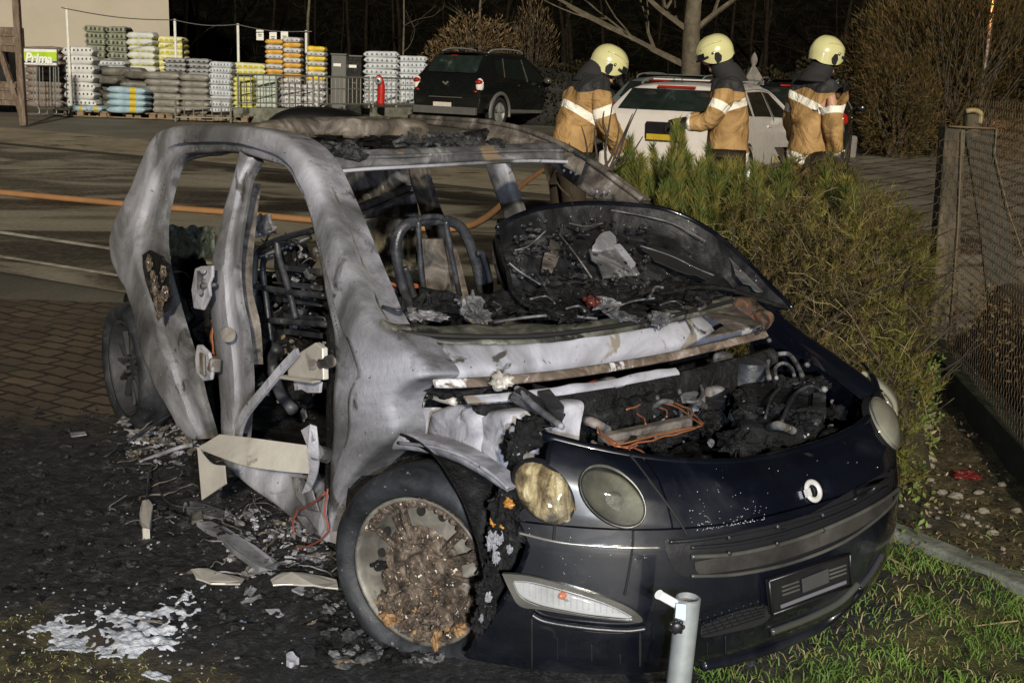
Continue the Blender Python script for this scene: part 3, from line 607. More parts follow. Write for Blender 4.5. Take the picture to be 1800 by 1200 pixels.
# ---- interior
mb = MB(); P = []
for i in range(31):
    x = -2.5 + 2.25 * i / 30; row = []
    for j in range(21):
        y = -.70 + 1.4 * j / 20; z = .22 + .05 * noise.noise(V((x * 5, y * 5, 0))) + .04 * abs(noise.noise(V((x * 14, y * 14, 3)))) + .30 * smooth(-1.75, -2.3, x) * smooth(.72, .3, abs(y)) + .10 * math.exp(-((y) / .18) ** 2); row.append((x, y, z))
    P.append(row)
mb.grid(P); ob('cabin_floor', mb, M['char'], car, smooth=True)
mb = MB(); mb.box((-.28, 0, .50), (.06, 1.36, .56)); ob('bulkhead', mb, M['char'], car, bevel=.02)
mb = MB()
for i in range(60): mb.blob((-2.45 + .8 * random.random(), -.5 + 1.05 * random.random(), .40 + .22 * random.random()), (.06 + .12 * random.random(), .06 + .1 * random.random(), .04 + .05 * random.random()), i, .8, 2.4, 7)
ob('luggage_remains', mb, M['char'], car)['kind'] = 'stuff'
mb = MB(); P = []
for i in range(14):
    for_x = 284 + 92 * i / 13; row = [KY(for_x, 398 + 10 * noise.noise(V((i * .6, 0, 0))) + k * 11, -.34 + .04 * noise.noise(V((i * .7, k * .8, 0)))) for k in range(6)]; P.append(row)
mb.grid(P); M['gglass'] = mat('crazed_green_glass', [(.3, (.02, .03, .025)), (.5, (.07, .09, .075)), (.62, (.14, .17, .15)), (.75, (.4, .45, .42))], 22, 9, 1.2, (.1, .5), .8, 60)
o = ob('shattered_rear_glass', mb, M['gglass'], car, smooth=True); so_ = o.modifiers.new('s', 'SOLIDIFY'); so_.thickness = .006
mb = MB()
for i, (x, y) in enumerate(((430,385),(445,395),(458,400),(438,405),(468,398))): mb.blob(KY(x, y, -.45), (.03, .03, .03), i + 4, 1., 2.5, 8)
ob('glass_heap', mb, M['ash_dark'], car)
def seat(name, segs, y, r_=.014, m=None, par=None):
    mb = MB()
    for s_ in segs: mb.tube(cr([KY(a, b, y) if len(q_) == 0 else KY(a, b, q_[0]) for a, b, *q_ in s_], 4 * len(s_)), r_, 8)
    return ob(name, mb, m or M['ash_dark'], par or car, smooth=True)
M['frame'] = mat('seat_frame_steel', [(.3, (.008, .009, .012)), (.5, (.03, .032, .04)), (.65, (.08, .082, .09)), (.78, (.3, .3, .3))], 7, 8, 1, (.25, .6), .3, 40)
# passenger seat, seen through the door opening
ps = seat('seat_frame', [[(455,600),(448,540),(448,470),(455,440),(480,425),(520,412),(552,405)], [(480,620),(470,545),(462,470),(470,448)], [(520,560),(505,500),(490,450),(486,420)], [(432,500),(500,512),(570,520)], [(440,560),(500,565),(575,570)], [(440,640),(500,640),(572,650)]], -.42, .013, M['frame'])
seat('belt_bar', [[(455,452,-.45),(500,435,-.35),(548,416,-.25)]], 0, .011, M['frame'])
mb = MB()
for i, (x, y, r_) in enumerate(((515,470,(.12,.05,.10)),(530,540,(.12,.06,.07)),(470,590,(.05,.05,.12)),(540,600,(.10,.06,.06)),(500,650,(.16,.1,.05)),(545,690,(.12,.1,.06)),(330,480,(.1,.1,.08)),(340,560,(.08,.1,.10)),(355,640,(.06,.1,.10)))): mb.blob(KY(x, y, -.30), r_, i, .7, 2.2, 10)
ob('seat_remains', mb, M['char'], car)['kind'] = 'stuff'
mb = MB()
for i in range(70):
    mb.blob(KY(random.uniform(455, 572), random.uniform(440, 760), -.36), (.004 + .015 * random.random() ** 2,) * 3, i, 1., 2, 4)
ob('ash_flakes', mb, M['ash_dark'], car)['kind'] = 'stuff'
for k in range(44):
    if k < 26: f9 = lambda x, y: KY(x, y, -.36); x, y = random.uniform(445, 560), random.uniform(410, 740)
    elif k < 34: f9 = lambda x, y: KY(x, y, -.40); x, y = random.uniform(295, 365), random.uniform(470, 740)
    else: f9 = lambda x, y: KZ(x, y, .97); x, y = random.uniform(690, 1230), random.uniform(520, 555)
    a_, l_ = random.uniform(0, 6.28), random.uniform(12, 45); mb = MB(); mb.tube(cr([f9(x, y), f9(x + l_ * .5 * math.cos(a_) + 6, y + l_ * .5 * math.sin(a_)), f9(x + l_ * math.cos(a_ + .5), y + l_ * math.sin(a_ + .5) * .6)], 10), random.uniform(.002, .006), 6); ob('bent_rod', mb, M['ash_dark'] if k % 3 else M['frame'], car, smooth=True)
for k in range(5):
    mb = MB(); y_ = 470 + k * 28; mb.bar(KY(500, y_, -.38), KY(565, y_ + 8, -.36), .012, .02); ob('seat_slat', mb, M['frame'], car)
mb = MB(); mb.tube(cr([KY(x, y, -.55) for x, y in ((488,610),(478,640),(492,690),(515,720))], 12), .022, 10); ob('seat_side_tube', mb, M['frame'], car, smooth=True)
# driver seat hoop seen through the windscreen
X_ = -1.0
def sx(segs, r_, x=X_, name='seat_hoop', m=None):
    mb = MB()
    for s_ in segs: mb.tube(cr([KX(a, b, x) for a, b in s_], 5 * len(s_)), r_, 10)
    return ob(name, mb, m or M['frame'], car, smooth=True)
sx([[(722,535),(708,500),(697,450),(700,415),(715,395),(745,388),(785,388),(812,402),(830,440),(843,490),(851,538)]], .020)
sx([[(735,388),(738,440),(742,490),(752,530)], [(784,388),(790,430),(798,470),(808,520)], [(735,386),(748,382),(770,381),(782,386)]], .011, -.98)
sx([[(712,470),(722,500),(732,535)], [(838,445),(850,450),(862,500),(858,535)]], .012, -.97)
mb = MB(); mb.prism([KX(x, y, -1.03) for x, y in ((828,440),(846,442),(862,498),(860,535),(848,530),(840,480))], (.006, 0, 0)); ob('seat_side_plate', mb, M['frame'], car)
mb = MB(); ribbon(mb, [KX(x, y, -1.08) for x, y in ((744,420),(748,470),(755,530))], [KX(x, y, -1.08) for x, y in ((782,420),(790,470),(800,535))], 16, V((1, 0, 0)), .015, .02, .02); ob('seat_back_panel', mb, M['ash_brown'], car, smooth=True)
# diagonal bar behind
mb = MB(); mb.bar(KY(562, 405, -.45), KY(722, 338, .35), .03, .012); mb.bar(KY(560, 392, -.45), KY(718, 330, .35), .03, .02); ob('luggage_cover_bar', mb, M['frame'], car)
mb = MB(); mb.tube([KX(x, y, -1.2) for x, y in ((640,500),(690,508),(740,512))], .02, 8); mb.tube([KX(x, y, -1.2) for x, y in ((640,525),(700,530),(780,532))], .03, 8); ob('cross_tube', mb, M['frame'], car, smooth=True)
def wires(name, paths, m, f, r_=.004, n=14, jit=.01):
    mb = MB()
    for k, p in enumerate(paths):
        q = cr([f(*a) for a in p], n); q = [v_ + V((noise.noise(v_ * 20 + V((k, 0, 0))), noise.noise(v_ * 20 + V((0, k, 0))), noise.noise(v_ * 20))) * jit for v_ in q]; mb.tube(q, r_, 5)
    return ob(name, mb, m, car, smooth=True)
wires('burnt_wire', [[(632,448),(650,480),(690,500),(740,505)], [(634,455),(655,488),(695,508)], [(700,505),(730,500),(745,508)], [(760,520),(775,530),(790,532)]], flat('burnt_orange_wire', (.30, .09, .04), .5), lambda x, y: KX(x, y, -1.1), .006)
wires('burnt_wire', [[(375,560),(370,600),(380,640)], [(372,565),(376,610),(372,640)]], M['wire'], lambda x, y: S(x, y, -.05), .005)
wires('burnt_wire', [[(573,860),(575,905),(572,940),(540,960),(522,958)], [(570,868),(540,890),(518,905),(515,940)]], M['redwire'], lambda x, y: S(x, y, .05), .0035)
# steering wheel remains and column, right of the hood foot
mb = MB()
for i, (x, y, z_, r_) in enumerate(((960,545,.95,.05),(1000,550,.94,.06),(1100,545,.92,.06),(1170,535,.92,.05),(1220,525,.92,.05))): mb.blob(KZ(x, y, z_), (r_, r_, .022), i, .8, 2.6, 9)
ob('dashboard_remains', mb, M['char'], car)['kind'] = 'stuff'

# ---- door hinges, bent bracket
M['hinge'] = M['alu']
mb = MB(); mb.prism([S(x, y, .07) for x, y in ((342,472),(352,468),(372,467),(372,486),(366,500),(368,520),(356,545),(340,542),(338,510))], (0, .012, 0))
h1 = ob('door_hinge', mb, M['white_ash'], car, bevel=.004)
mb = MB(); mb.bar(S(352, 478, .08), S(352, 512, .08), .02, .02); mb.tube([S(354, 503, .09), S(380, 500, .03)], .010, 8); mb.tube([S(356, 496, .08), S(378, 482, .03)], .006, 8); ob('hinge_arm', mb, M['ash_dark'], h1, smooth=True)
for x, y in ((357, 476), (351, 513)): mb = MB(); mb.tube([S(x, y, .08), S(x, y, .092)], .010, 12); ob('bolt', mb, M['ash_dark'], h1)
mb = MB(); mb.prism([S(x, y, .07) for x, y in ((345,606),(352,606),(366,620),(372,650),(370,668),(356,670),(344,655),(342,630))], (0, .014, 0)); h2 = ob('door_hinge', mb, M['white_ash'], car, bevel=.006)
mb = MB(); mb.box(S(356, 640, .082), (.04, .01, .08)); mb.bar(S(366, 640, .07), S(386, 640, .03), .05, .05); ob('hinge_arm', mb, M['ash_brown'], h2, bevel=.006)
mb = MB(); tri = [(553,602),(566,612),(568,668),(506,662),(505,650),(528,618)]; mb.prism([S(x, y, .04) for x, y in tri], (0, .02, 0)); mb.prism([S(x, y, .042) for x, y in ((504,658),(566,668),(564,672),(506,664))], (.0, -.03, 0)); h3 = ob('door_hinge', mb, M['alu'], car, bevel=.004)
mb = MB(); mb.tube([S(550, 640, .04), S(550, 640, .052)], .015, 12); mb.tube([S(566, 640, .03), S(582, 634, .02)], .02, 10); ob('bolt', mb, M['ash_brown'], h3)
mb = MB(); mb.prism([S(x, y, .03) for x, y in ((516,668),(562,672),(560,690),(540,690),(530,684),(518,686))], (0, .01, 0)); ob('torn_plate', mb, M['white_ash'], h3)
# curved door beam from the upper hinge down to the bracket
mb = MB(); c_ = cr([S(x, y, .05) for x, y in ((526,618),(500,646),(470,682),(445,712),(430,735),(422,765),(424,785))], 30)
P = []
for i, p in enumerate(c_):
    w_ = .012 + .008 * (i / 29); t_ = (c_[min(i + 1, 29)] - c_[max(i - 1, 0)]).normalized(); n_ = t_.cross(V((0, 1, 0))).normalized(); P.append([p - n_ * w_, p - n_ * w_ + V((0, -.012, 0)), p + n_ * w_ + V((0, -.012, 0)), p + n_ * w_])
mb.grid(P, cv=True); ob('door_beam', mb, M['ash'], car)
# bracket: broad bent strip
mb = MB(); fr = [S(x, y, .16) for x, y in ((345,786),(386,763))]; 
def strip(mb, A, B, n, th=.006, mi=0):
    A = cr(A, n); B = cr(B, n); T = []
    for i in range(n):
        nn = ((B[i] - A[i]).cross(A[min(i + 1, n - 1)] - A[max(i - 1, 0)])).normalized(); T.append([A[i], B[i], B[i] + nn * th, A[i] + nn * th])
    mb.grid(T, mi, cv=True); mb.add(T[0], [(0, 1, 2, 3)], mi); mb.add(T[-1], [(0, 1, 2, 3)], mi)
top_ = [S(545, 783, .05), S(500, 777, .09), S(440, 769, .13), S(386, 763, .16)]
bot_ = [S(541, 832, .07), S(480, 826, .12), S(420, 815, .18), S(347, 787, .22)]
strip(mb, top_, bot_, 24); ob_b = ob('bent_bracket', mb, M['alu'], car, smooth=True, autos=40)
mb = MB(); strip(mb, [S(349, 786, .22), S(372, 813, .20), S(396, 818, .18)], [S(357, 878, .22), S(372, 868, .21), S(399, 850, .19)], 10); ob('bracket_flange', mb, M['alu'], ob_b, smooth=True, autos=40)
mb = MB(); strip(mb, [S(545, 746, .07), S(541, 790, .07), S(543, 830, .06), S(530, 868, .04)], [S(557, 750, .05), S(560, 800, .05), S(556, 835, .05), S(545, 862, .04)], 16); mb.prism([S(x, y, .065) for x, y in ((529,756),(545,746),(552,772),(540,785))], (0, .006, 0)); ob('bracket_upright', mb, M['white_ash'], ob_b)
mb = MB(); mb.tube([S(556, 795, .05), S(574, 800, 0)], .025, 10); ob('bracket_mount', mb, M['ash_dark'], ob_b)

# ---- front hull
ZS = [.145, .20, .28, .36, .44, .50, .56, .60, .64, .67, .69, .705]; XN = [.71, .755, .78, .79, .788, .785, .768, .745, .71, .665, .62, .585]
def itp(z, a, b):
    if z <= a[0]: return b[0]
    for i in range(len(a) - 1):
        if z <= a[i + 1]: return b[i] + (b[i + 1] - b[i]) * (z - a[i]) / (a[i + 1] - a[i])
    return b[-1] + (b[-1] - b[-2]) * (z - a[-1]) / (a[-1] - a[-2])
def hx(y, z):
    zz = z - .075 * (abs(y) / .66) ** 2 * smooth(.5, .7, z)
    k = 1.0 - .06 * math.exp(-((z - .33) / .2) ** 2)
    return itp(zz, ZS, XN) - .42 * k * (abs(y) / .80) ** 2.9
def lipz(y): return .668 + (.085 if y < 0 else .045) * (abs(y) / .62) ** 2
def HP(px, py, off=0):
    d = cd(px, py); t = 1.2; st = .02
    f = lambda q: q.x - hx(q.y, q.z) - off
    while t < 6 and f(cO + d * t) > 0: t += st
    a, b = t - st, t
    for _ in range(18):
        m_ = (a + b) / 2
        if f(cO + d * m_) > 0: a = m_
        else: b = m_
    return cO + d * b
def hn(y, z):
    e = .01; gy = (hx(y + e, z) - hx(y - e, z)) / (2 * e); gz_ = (hx(y, z + e) - hx(y, z - e)) / (2 * e); return V((1, -gy, -gz_)).normalized()
YMZ = [.145, .2, .3, .4, .47, .52, .56, .65, .72, .78]; YMV = [-.775, -.78, -.765, -.735, -.712, -.712, -.722, -.69, -.64, -.56]
def ymin(z): return itp(z, YMZ, YMV)
def hgrid(y0, y1, za, zb, ny=80, nz=30, off=0, zf=None):
    P = []
    for i in range(nz + 1):
        row = []
        for j in range(ny + 1):
            y = y0 + (y1 - y0) * j / ny; lo_, hi_ = za(y) if callable(za) else za, zb(y) if callable(zb) else zb
            z = lo_ + (hi_ - lo_) * i / nz
            if y0 < -.6: ym = ymin(z) + .008 * noise.noise(V((0, 0, z * 25))); y2 = y1 + (y - y1) * (ym - y1) / (y0 - y1)
            else: y2 = y
            if y0 < -.6 and callable(zb): z = min(z, zb(y2))
            row.append(V((hx(y2, z) + off, y2, z)))
        P.append(row)
    return P
def shell(mb, P, th=.02, mi=0):
    Q = [[p + V((-th, 0, 0)) for p in r_] for r_ in P]; mb.grid(P, mi); mb.grid(Q, mi)
    for A, B in ((P[0], Q[0]), (P[-1], Q[-1]), ([r_[0] for r_ in P], [r_[0] for r_ in Q]), ([r_[-1] for r_ in P], [r_[-1] for r_ in Q])): mb.grid([A, B], mi)
GRL = lambda y: .47 - .02 * abs(y)      # grille band bottom
GRH = lambda y: .575 - .02 * abs(y)
YR = -.805; YL = .80
seam = lambda y: .565 - .0 * y
# bumper: below seam; upper nose panel; wings front
mb = MB(); shell(mb, hgrid(YR, YL, .145, lambda y: .558 if abs(y) > .40 else .558, 110, 36)); 
bmp = ob('front_bumper', mb, M['navy'], car, smooth=True, autos=60)
mb = MB(); shell(mb, hgrid(-.425, .425, .563, lipz, 80, 20)); ob('nose_panel', mb, M['navy'], car, smooth=True, autos=60)
for s_, a, b in ((-1, -.72, -.43), (1, .43, .80)):
    mb = MB(); shell(mb, hgrid(min(a, b), max(a, b), .563, lipz, 50, 26)); ob('headlight_panel', mb, M['navy'], car, smooth=True, autos=60)
# rolled lip along the engine bay
mb = MB(); mb.tube([V((hx(y, lipz(y)) - .012, y, lipz(y) - .004)) for y in [-.62 + 1.36 * k / 60 for k in range(61)]], .014, 8); ob('bay_lip', mb, M['navy'], car, smooth=True)
# left wing (right side of the picture) running back to the A pillar
A_ = [V((hx(.60, .705) - .01, .60, .715)), V((.30, .655, .765)), V((.12, .69, .80)), V((-.02, .715, .84)), V((-.16, .70, .885))]
B_2 = [V((hx(.78, .62), .79, .60)), V((.22, .835, .64)), V((.08, .84, .69)), V((-.05, .83, .74)), V((-.2, .81, .80))]
mb = MB(); ribbon(mb, A_, B_2, 40, V((.1, .45, 1)).normalized(), .035, .05, .004, seed=40); ob('left_front_wing', mb, M['navy'], car, smooth=True)
mb = MB(); ribbon(mb, B_2, [p + V((0, .01, -.34)) for p in B_2], 30, V((0, 1, 0)), .01, .02, .002); ob('left_wing_side', mb, M['navy'], car, smooth=True)
mb = MB(); ribbon(mb, [KZ(1283, 522, .91), KZ(1310, 520, .91), KZ(1335, 545, .90)], [KZ(1330, 565, .86), KZ(1345, 575, .86), KZ(1362, 560, .86)], 14, V((.3, .2, 1)).normalized(), .015, .02, .01); ob('scorched_wing_corner', mb, mat('scorched_orange_metal', [(.35, (.02, .02, .02)), (.5, (.10, .07, .055)), (.62, (.22, .10, .05)), (.75, (.45, .14, .05))], 14, 8, 1, (.4, .7), .4, 30), car, smooth=True)

# ---- front details
def lampshape(mb, cx, cy, a, b, ang, off=.012, bul=.02, mi=0, n=36, rings=9, edge=-.012):
    c = HP(cx, cy); N = hn(c.y, c.z); P = []
    for k in range(rings + 1):
        r_ = k / rings; row = []
        for j in range(n):
            t = 2 * math.pi * j / n; x = a * r_ * math.cos(t); y = b * r_ * math.sin(t); px = cx + x * math.cos(ang) - y * math.sin(ang); py = cy + x * math.sin(ang) + y * math.cos(ang)
            row.append(HP(px, py) + N * (off + bul * math.sqrt(max(0, 1 - r_ * r_)) - (.012 if k == rings else 0)))
        P.append(row)
    mb.grid(P, mi, cv=True); return c, N
def clear_lens(name, tint, haze, hz=(.2, .2, .18)):
    m = bpy.data.materials.new(name); m.use_nodes = True; n = m.node_tree; L = n.links; n.nodes.remove(n.nodes['Principled BSDF']); out = n.nodes['Material Output']
    tr = n.nodes.new('ShaderNodeBsdfTransparent'); tr.inputs[0].default_value = (*tint, 1); gl = n.nodes.new('ShaderNodeBsdfGlossy'); gl.inputs['Roughness'].default_value = .06; fr = n.nodes.new('ShaderNodeFresnel'); fr.inputs[0].default_value = 1.5
    mx = n.nodes.new('ShaderNodeMixShader'); L.new(fr.outputs[0], mx.inputs[0]); L.new(tr.outputs[0], mx.inputs[1]); L.new(gl.outputs[0], mx.inputs[2])
    df = n.nodes.new('ShaderNodeBsdfDiffuse'); df.inputs[0].default_value = (*hz, 1); nz = n.nodes.new('ShaderNodeTexNoise'); nz.inputs['Scale'].default_value = 7; nz.inputs['Detail'].default_value = 8; tc = n.nodes.new('ShaderNodeTexCoord'); L.new(tc.outputs['Object'], nz.inputs[0])
    rp = n.nodes.new('ShaderNodeMapRange'); rp.inputs[1].default_value = .4; rp.inputs[2].default_value = .7; rp.inputs[3].default_value = haze * .4; rp.inputs[4].default_value = haze * 1.6; L.new(nz.outputs[0], rp.inputs[0])
    m2 = n.nodes.new('ShaderNodeMixShader'); L.new(rp.outputs[0], m2.inputs[0]); L.new(mx.outputs[0], m2.inputs[1]); L.new(df.outputs[0], m2.inputs[2]); L.new(m2.outputs[0], out.inputs[0]); return m
M['clearlens'] = clear_lens('clear_lamp_lens', (.62, .62, .55), .22)
M['refl'] = mat('lamp_reflector', [(.3, (.06, .058, .05)), (.55, (.17, .165, .14)), (.8, (.36, .35, .31))], 7, 6, 1.5, (.4, .6), .1, 20, metal=.5, soot=((.03, .028, .025), 6, .5, .2))
M['lens'] = mat('clouded_lamp_lens', [(.3, (.05, .05, .045)), (.5, (.13, .13, .12)), (.65, (.24, .24, .22)), (.8, (.36, .35, .31))], 5, 6, 1.5, (.08, .2), .02, 10, coat=1, spec=.6)
M['lens_melt'] = mat('melted_lamp_lens', [(.36, (.025, .018, .01)), (.46, (.12, .085, .04)), (.55, (.34, .27, .14)), (.66, (.6, .53, .36)), (.78, (.8, .76, .62))], 6, 10, 2.2, (.08, .3), 1.0, 24, coat=1, bdist=.02, soot=((.04, .036, .03), 4.5, .56, .12))
M['lens_pale'] = mat('pale_lamp_lens', [(.3, (.17, .165, .13)), (.6, (.25, .24, .19)), (.8, (.36, .35, .30))], 4, 6, 1, (.08, .2), .05, 10, coat=1)
for cx, cy, a, b, ang, m_ in ((1076, 873, 71, 44, R(40), 'lens'), (957, 866, 66, 43, R(48), 'lens_melt'), (1558, 747, 55, 20, R(59), 'lens_pale')):
    mb = MB(); lampshape(mb, cx, cy, a + 5, b + 5, ang, .001, .004); h_ = ob('headlight', mb, M['black_plastic'], car, smooth=True)
    if m_ == 'lens_melt': h_['label'] = 'heat-blistered yellowed headlight'
    if m_ != 'lens_melt':
        mb = MB(); c = HP(cx, cy); P = []
        for k in range(13):
            r_ = k / 12; row = []
            for j in range(40):
                t = 2 * math.pi * j / 40; x = a * .93 * r_ * math.cos(t); y = b * .93 * r_ * math.sin(t); q_1 = HP(cx + x * math.cos(ang) - y * math.sin(ang), cy + x * math.sin(ang) + y * math.cos(ang)); nn = hn(q_1.y, q_1.z); row.append(q_1 + nn * (.004 + .009 * r_ ** 2 + .002 * noise.noise(q_1 * 22)))
            P.append(row)
        mb.grid(P, cv=True); ob('reflector', mb, M['refl'], h_, smooth=True)
    mb = MB(); lampshape(mb, cx, cy, a, b, ang, .006, .020 if m_ == 'lens_pale' else (.026 if m_ == 'lens' else .014), n=48, rings=12)
    if m_ == 'lens_melt': mb.v = [tuple(V(p) + V((1, -.3, .3)) * (.010 * noise.noise(V(p) * 38) + .006 * noise.noise(V((p[0] * 90, p[1] * 90, p[2] * 14)))) * (1 if i % 1 == 0 else 0)) for i, p in enumerate(mb.v)]
    ob('lens', mb, M['clearlens'] if m_ == 'lens' else M[m_], h_, smooth=True)
# outer left headlight wraps the corner
mb = MB(); L1 = [V((.36, .70, .735)), V((.42, .735, .70)), V((.46, .755, .655)), V((.475, .75, .61))]; L2 = [V((.36, .72, .735)), V((.37, .80, .70)), V((.40, .83, .655)), V((.44, .80, .61))]
ribbon(mb, L1, L2, 24, V((.5, .5, .6)).normalized(), .008, .02, .0); h_ = ob('headlight', mb, M['lens_pale'], car, smooth=True)
# front indicator lamp low in the bumper
ind = [(884,1006),(930,1010),(1000,1028),(1070,1050),(1110,1068),(1128,1088),(1080,1087),(1010,1078),(950,1068),(915,1062),(897,1035)]
def hpatch(name, pts, off, m_, th=.012, par=None, bul=0, k=4, m2=None):
    q = cr([V((*p, 0)) for p in pts] + [V((*pts[0], 0))], len(pts) * k + 1)[:-1]; c = sum(q, V((0, 0, 0))) / len(q); mb = MB(); P = []
    for sc_ in (0.02, .25, .5, .75, .9, 1.0, 1.0):
        last = len(P) == 6; P.append([])
        for p in q:
            r_ = c + (p - c) * sc_; h_ = HP(r_.x, r_.y); P[-1].append(h_ + hn(h_.y, h_.z) * (off - (th if last else 0) + bul * math.sqrt(max(0, 1 - sc_ ** 2))))
    mb.grid(P, cv=True); return ob(name, mb, m_, par or car, smooth=True, autos=50)
M['trimlight'] = mat('grey_lamp_rim', [(.3, (.05, .05, .045)), (.7, (.13, .125, .11))], 6, 4, 0, (.2, .4), .1, 30, metal=.3)
il = hpatch('indicator_lamp', ind, .008, M['trimlight'], .012)
ind2 = [(905,1018),(940,1021),(1000,1037),(1060,1056),(1100,1074),(1106,1082),(1050,1078),(1000,1070),(945,1058),(916,1042)]
M['clearlens2'] = clear_lens('clear_indicator_lens', (.95, .95, .95), .10, (.4, .4, .4))
M['indlens'] = mat('ribbed_clear_lens', [(.3, (.38, .38, .38)), (.6, (.55, .55, .56)), (.8, (.75, .76, .78))], 5, 4, 1, (.08, .2), .15, 12, coat=1, metal=.2)
hpatch('reflector', ind2, .010, M['indlens'], .003, il, -.002)
mb = MB()
for k in range(17):
    x = 920 + 10.5 * k; ys_ = [y for y in range(1015, 1085) if inpoly(x, y, ind2)]
    if len(ys_) > 5: mb.tube([HP(x, ys_[2], .0135), HP(x, ys_[-3], .0135)], .0009, 4)
ob('lens_ribs', mb, M['indlens'], il)
hpatch('lens', ind2, .018, M['clearlens2'], .004, il, .006)
mb = MB(); c = HP(985, 1043); mb.blob(c + V((.010, 0, 0)), (.010, .014, .010), 2, .2); ob('bulb', mb, flat('orange_bulb', (.5, .14, .06), .25, coat=1), il, smooth=True)
mb = MB(); mb.tube(cr([HP(x, y, .012) for x, y in ((935,1080),(960,1092),(1030,1103),(1100,1108),(1135,1104))], 30), .008, 6); ob('lamp_sill', mb, M['black_plastic'], il, smooth=True)
mb = MB(); mb.tube(cr([HP(x, y, .016) for x, y in ((965,1095),(1030,1107),(1090,1111),(1120,1108))], 30), .003, 6); ob('glint_strip', mb, M['chrome'], il, smooth=True)  # silver strip modelled as the glint under the indicator lamp
# seam highlight put in as a thin silver strip, then panel gaps
mb = MB(); mb.tube(cr([HP(x, y, .002) for x, y in ((912,936),(960,948),(1000,955),(1050,959),(1105,962),(1160,962))], 40), .0035, 6); ob('seam_highlight', mb, M['chrome'], bmp, smooth=True)
mb = MB(); mb.tube(cr([HP(x, y, .003) for x, y in ((975,922),(974,935),(973,948))], 8), .0035, 6); mb.tube(cr([HP(x, y, .003) for x, y in ((1113,932),(1112,960),(1104,1015),(1098,1045))], 20), .003, 6); ob('panel_gap', mb, M['black'], bmp, smooth=True)
mb = MB(); mb.tube(cr([HP(x, y, .003) for x, y in ((1108,800),(1150,855),(1190,910),(1208,940))], 30), .0035, 6); ob('panel_gap', mb, M['black'], bmp, smooth=True)
# emblem ring
c = HP(1427, 863); N = hn(c.y, c.z); u_ = N.cross(V((0, 0, 1))).normalized(); v2 = u_.cross(N)
mb = MB(); P = []
for i in range(32):
    a = 2 * math.pi * i / 32; d_ = u_ * math.cos(a) + v2 * math.sin(a); P.append([c + d_ * (.024 + .0075 * math.cos(b)) + N * (.005 + .006 * math.sin(b)) for b in [2 * math.pi * k / 10 for k in range(10)]])
mb.grid(P, cu=True, cv=True); mb.prism([c + u_ * a + v2 * b + N * .004 for a, b in ((.020, .010), (.034, .008), (.034, -.012), (.020, -.010))], N * .012)
ob('emblem', mb, flat('pale_chrome', (.62, .60, .58), .35, metal=.3), car, smooth=True, autos=40)
# grille band
gr = [(1166,948),(1190,945),(1240,940),(1330,925),(1420,905),(1500,875),(1560,838),(1585,812),(1590,830),(1575,880),(1520,930),(1450,965),(1370,992),(1290,1008),(1220,1013),(1190,1005),(1172,975)]
gb = hpatch('grille', gr, .004, M['black_plastic'], .004)
def hbar(pts, r_, off, m_, name='grille_bar', par=None, n=50, fl=1):
    mb = MB(); q = cr([HP(x, y, off) for x, y in pts], n); mb.tube(q, r_, 8, rx=fl); return ob(name, mb, m_, par or gb, smooth=True)
hbar([(1176,952),(1240,946),(1330,930),(1420,908),(1500,878),(1560,842),(1590,815)], .006, .008, M['black_plastic'])
hbar([(1215,978),(1300,972),(1400,948),(1490,912),(1550,880),(1580,858)], .006, .012, M['trimlight'])
hbar([(1215,962),(1300,954),(1400,930),(1490,896),(1560,856)], .005, .010, M['black_plastic'])
M['slat'] = mat('scorched_grille_slat', [(.3, (.018, .017, .016)), (.6, (.05, .046, .042)), (.8, (.10, .09, .08))], 6, 5, 0, (.3, .5), .2, 30)
sl_ = hpatch('grille_slat', [(1218,985),(1300,978),(1400,956),(1480,925),(1540,888),(1562,872),(1555,890),(1500,930),(1420,965),(1330,992),(1240,1005),(1222,1002)], .010, M['slat'], .006, gb)
hbar([(1215,1012),(1300,1008),(1400,986),(1490,948),(1560,895),(1582,862)], .005, .010, M['trimlight'], 'grille_lip')
for x, y in ((1282,945),(1367,925),(1446,905),(1282,972),(1366,955),(1446,932)):
    mb = MB(); mb.blob(HP(x, y, .014), .007, 1, .2, n=5); ob('grille_clip', mb, M['black_plastic'], gb)
# number plate holder
def HB(x, y, o_=0): return HP(x, y, .02 + o_)
c1, c2, c3, c4 = HB(1350, 1020), HB(1492, 972), HB(1494, 1028), HB(1356, 1078)
mb = MB(); mb.prism([c1, c2, c3, c4], V((.012, 0, 0))); mb.v = [(a - .012, b, c_) for a, b, c_ in mb.v]; ph = ob('plate_holder', mb, flat('plate_backing', (.010, .010, .011), .5), car, bevel=.003)
def PL(u, v_, o_=.004): return c1.lerp(c2, u).lerp(c4.lerp(c3, u), v_) + V((o_, 0, 0))
mb = MB()
for a, b in (((0, 0), (1, 0)), ((1, 0), (1, 1)), ((1, 1), (0, 1)), ((0, 1), (0, 0))): mb.tube([PL(*a), PL(*b)], .004, 6)
ob('holder_rim', mb, M['black_plastic'], ph, smooth=True)
mb = MB(); mb.prism([PL(u, v_) for u, v_ in ((.37, .24), (.70, .20), (.70, .62), (.37, .66))], V((.006, 0, 0))); ob('holder_boss', mb, flat('grey_plastic', (.05, .05, .05), .5), ph, bevel=.002)
for u0, u1 in ((.14, .34), (.73, .94)):
    for v_ in (.30, .42, .54): mb = MB(); mb.tube([PL(u0, v_), PL(u1, v_)], .003, 6); ob('holder_rib', mb, M['trimlight'], ph)
mb = MB(); mb.prism([PL(u, v_) for u, v_ in ((.10, .80), (.93, .76), (.93, .86), (.10, .90))], V((.003, 0, 0))); ob('holder_strip', mb, flat('pale_strip', (.13, .13, .15), .5), ph)
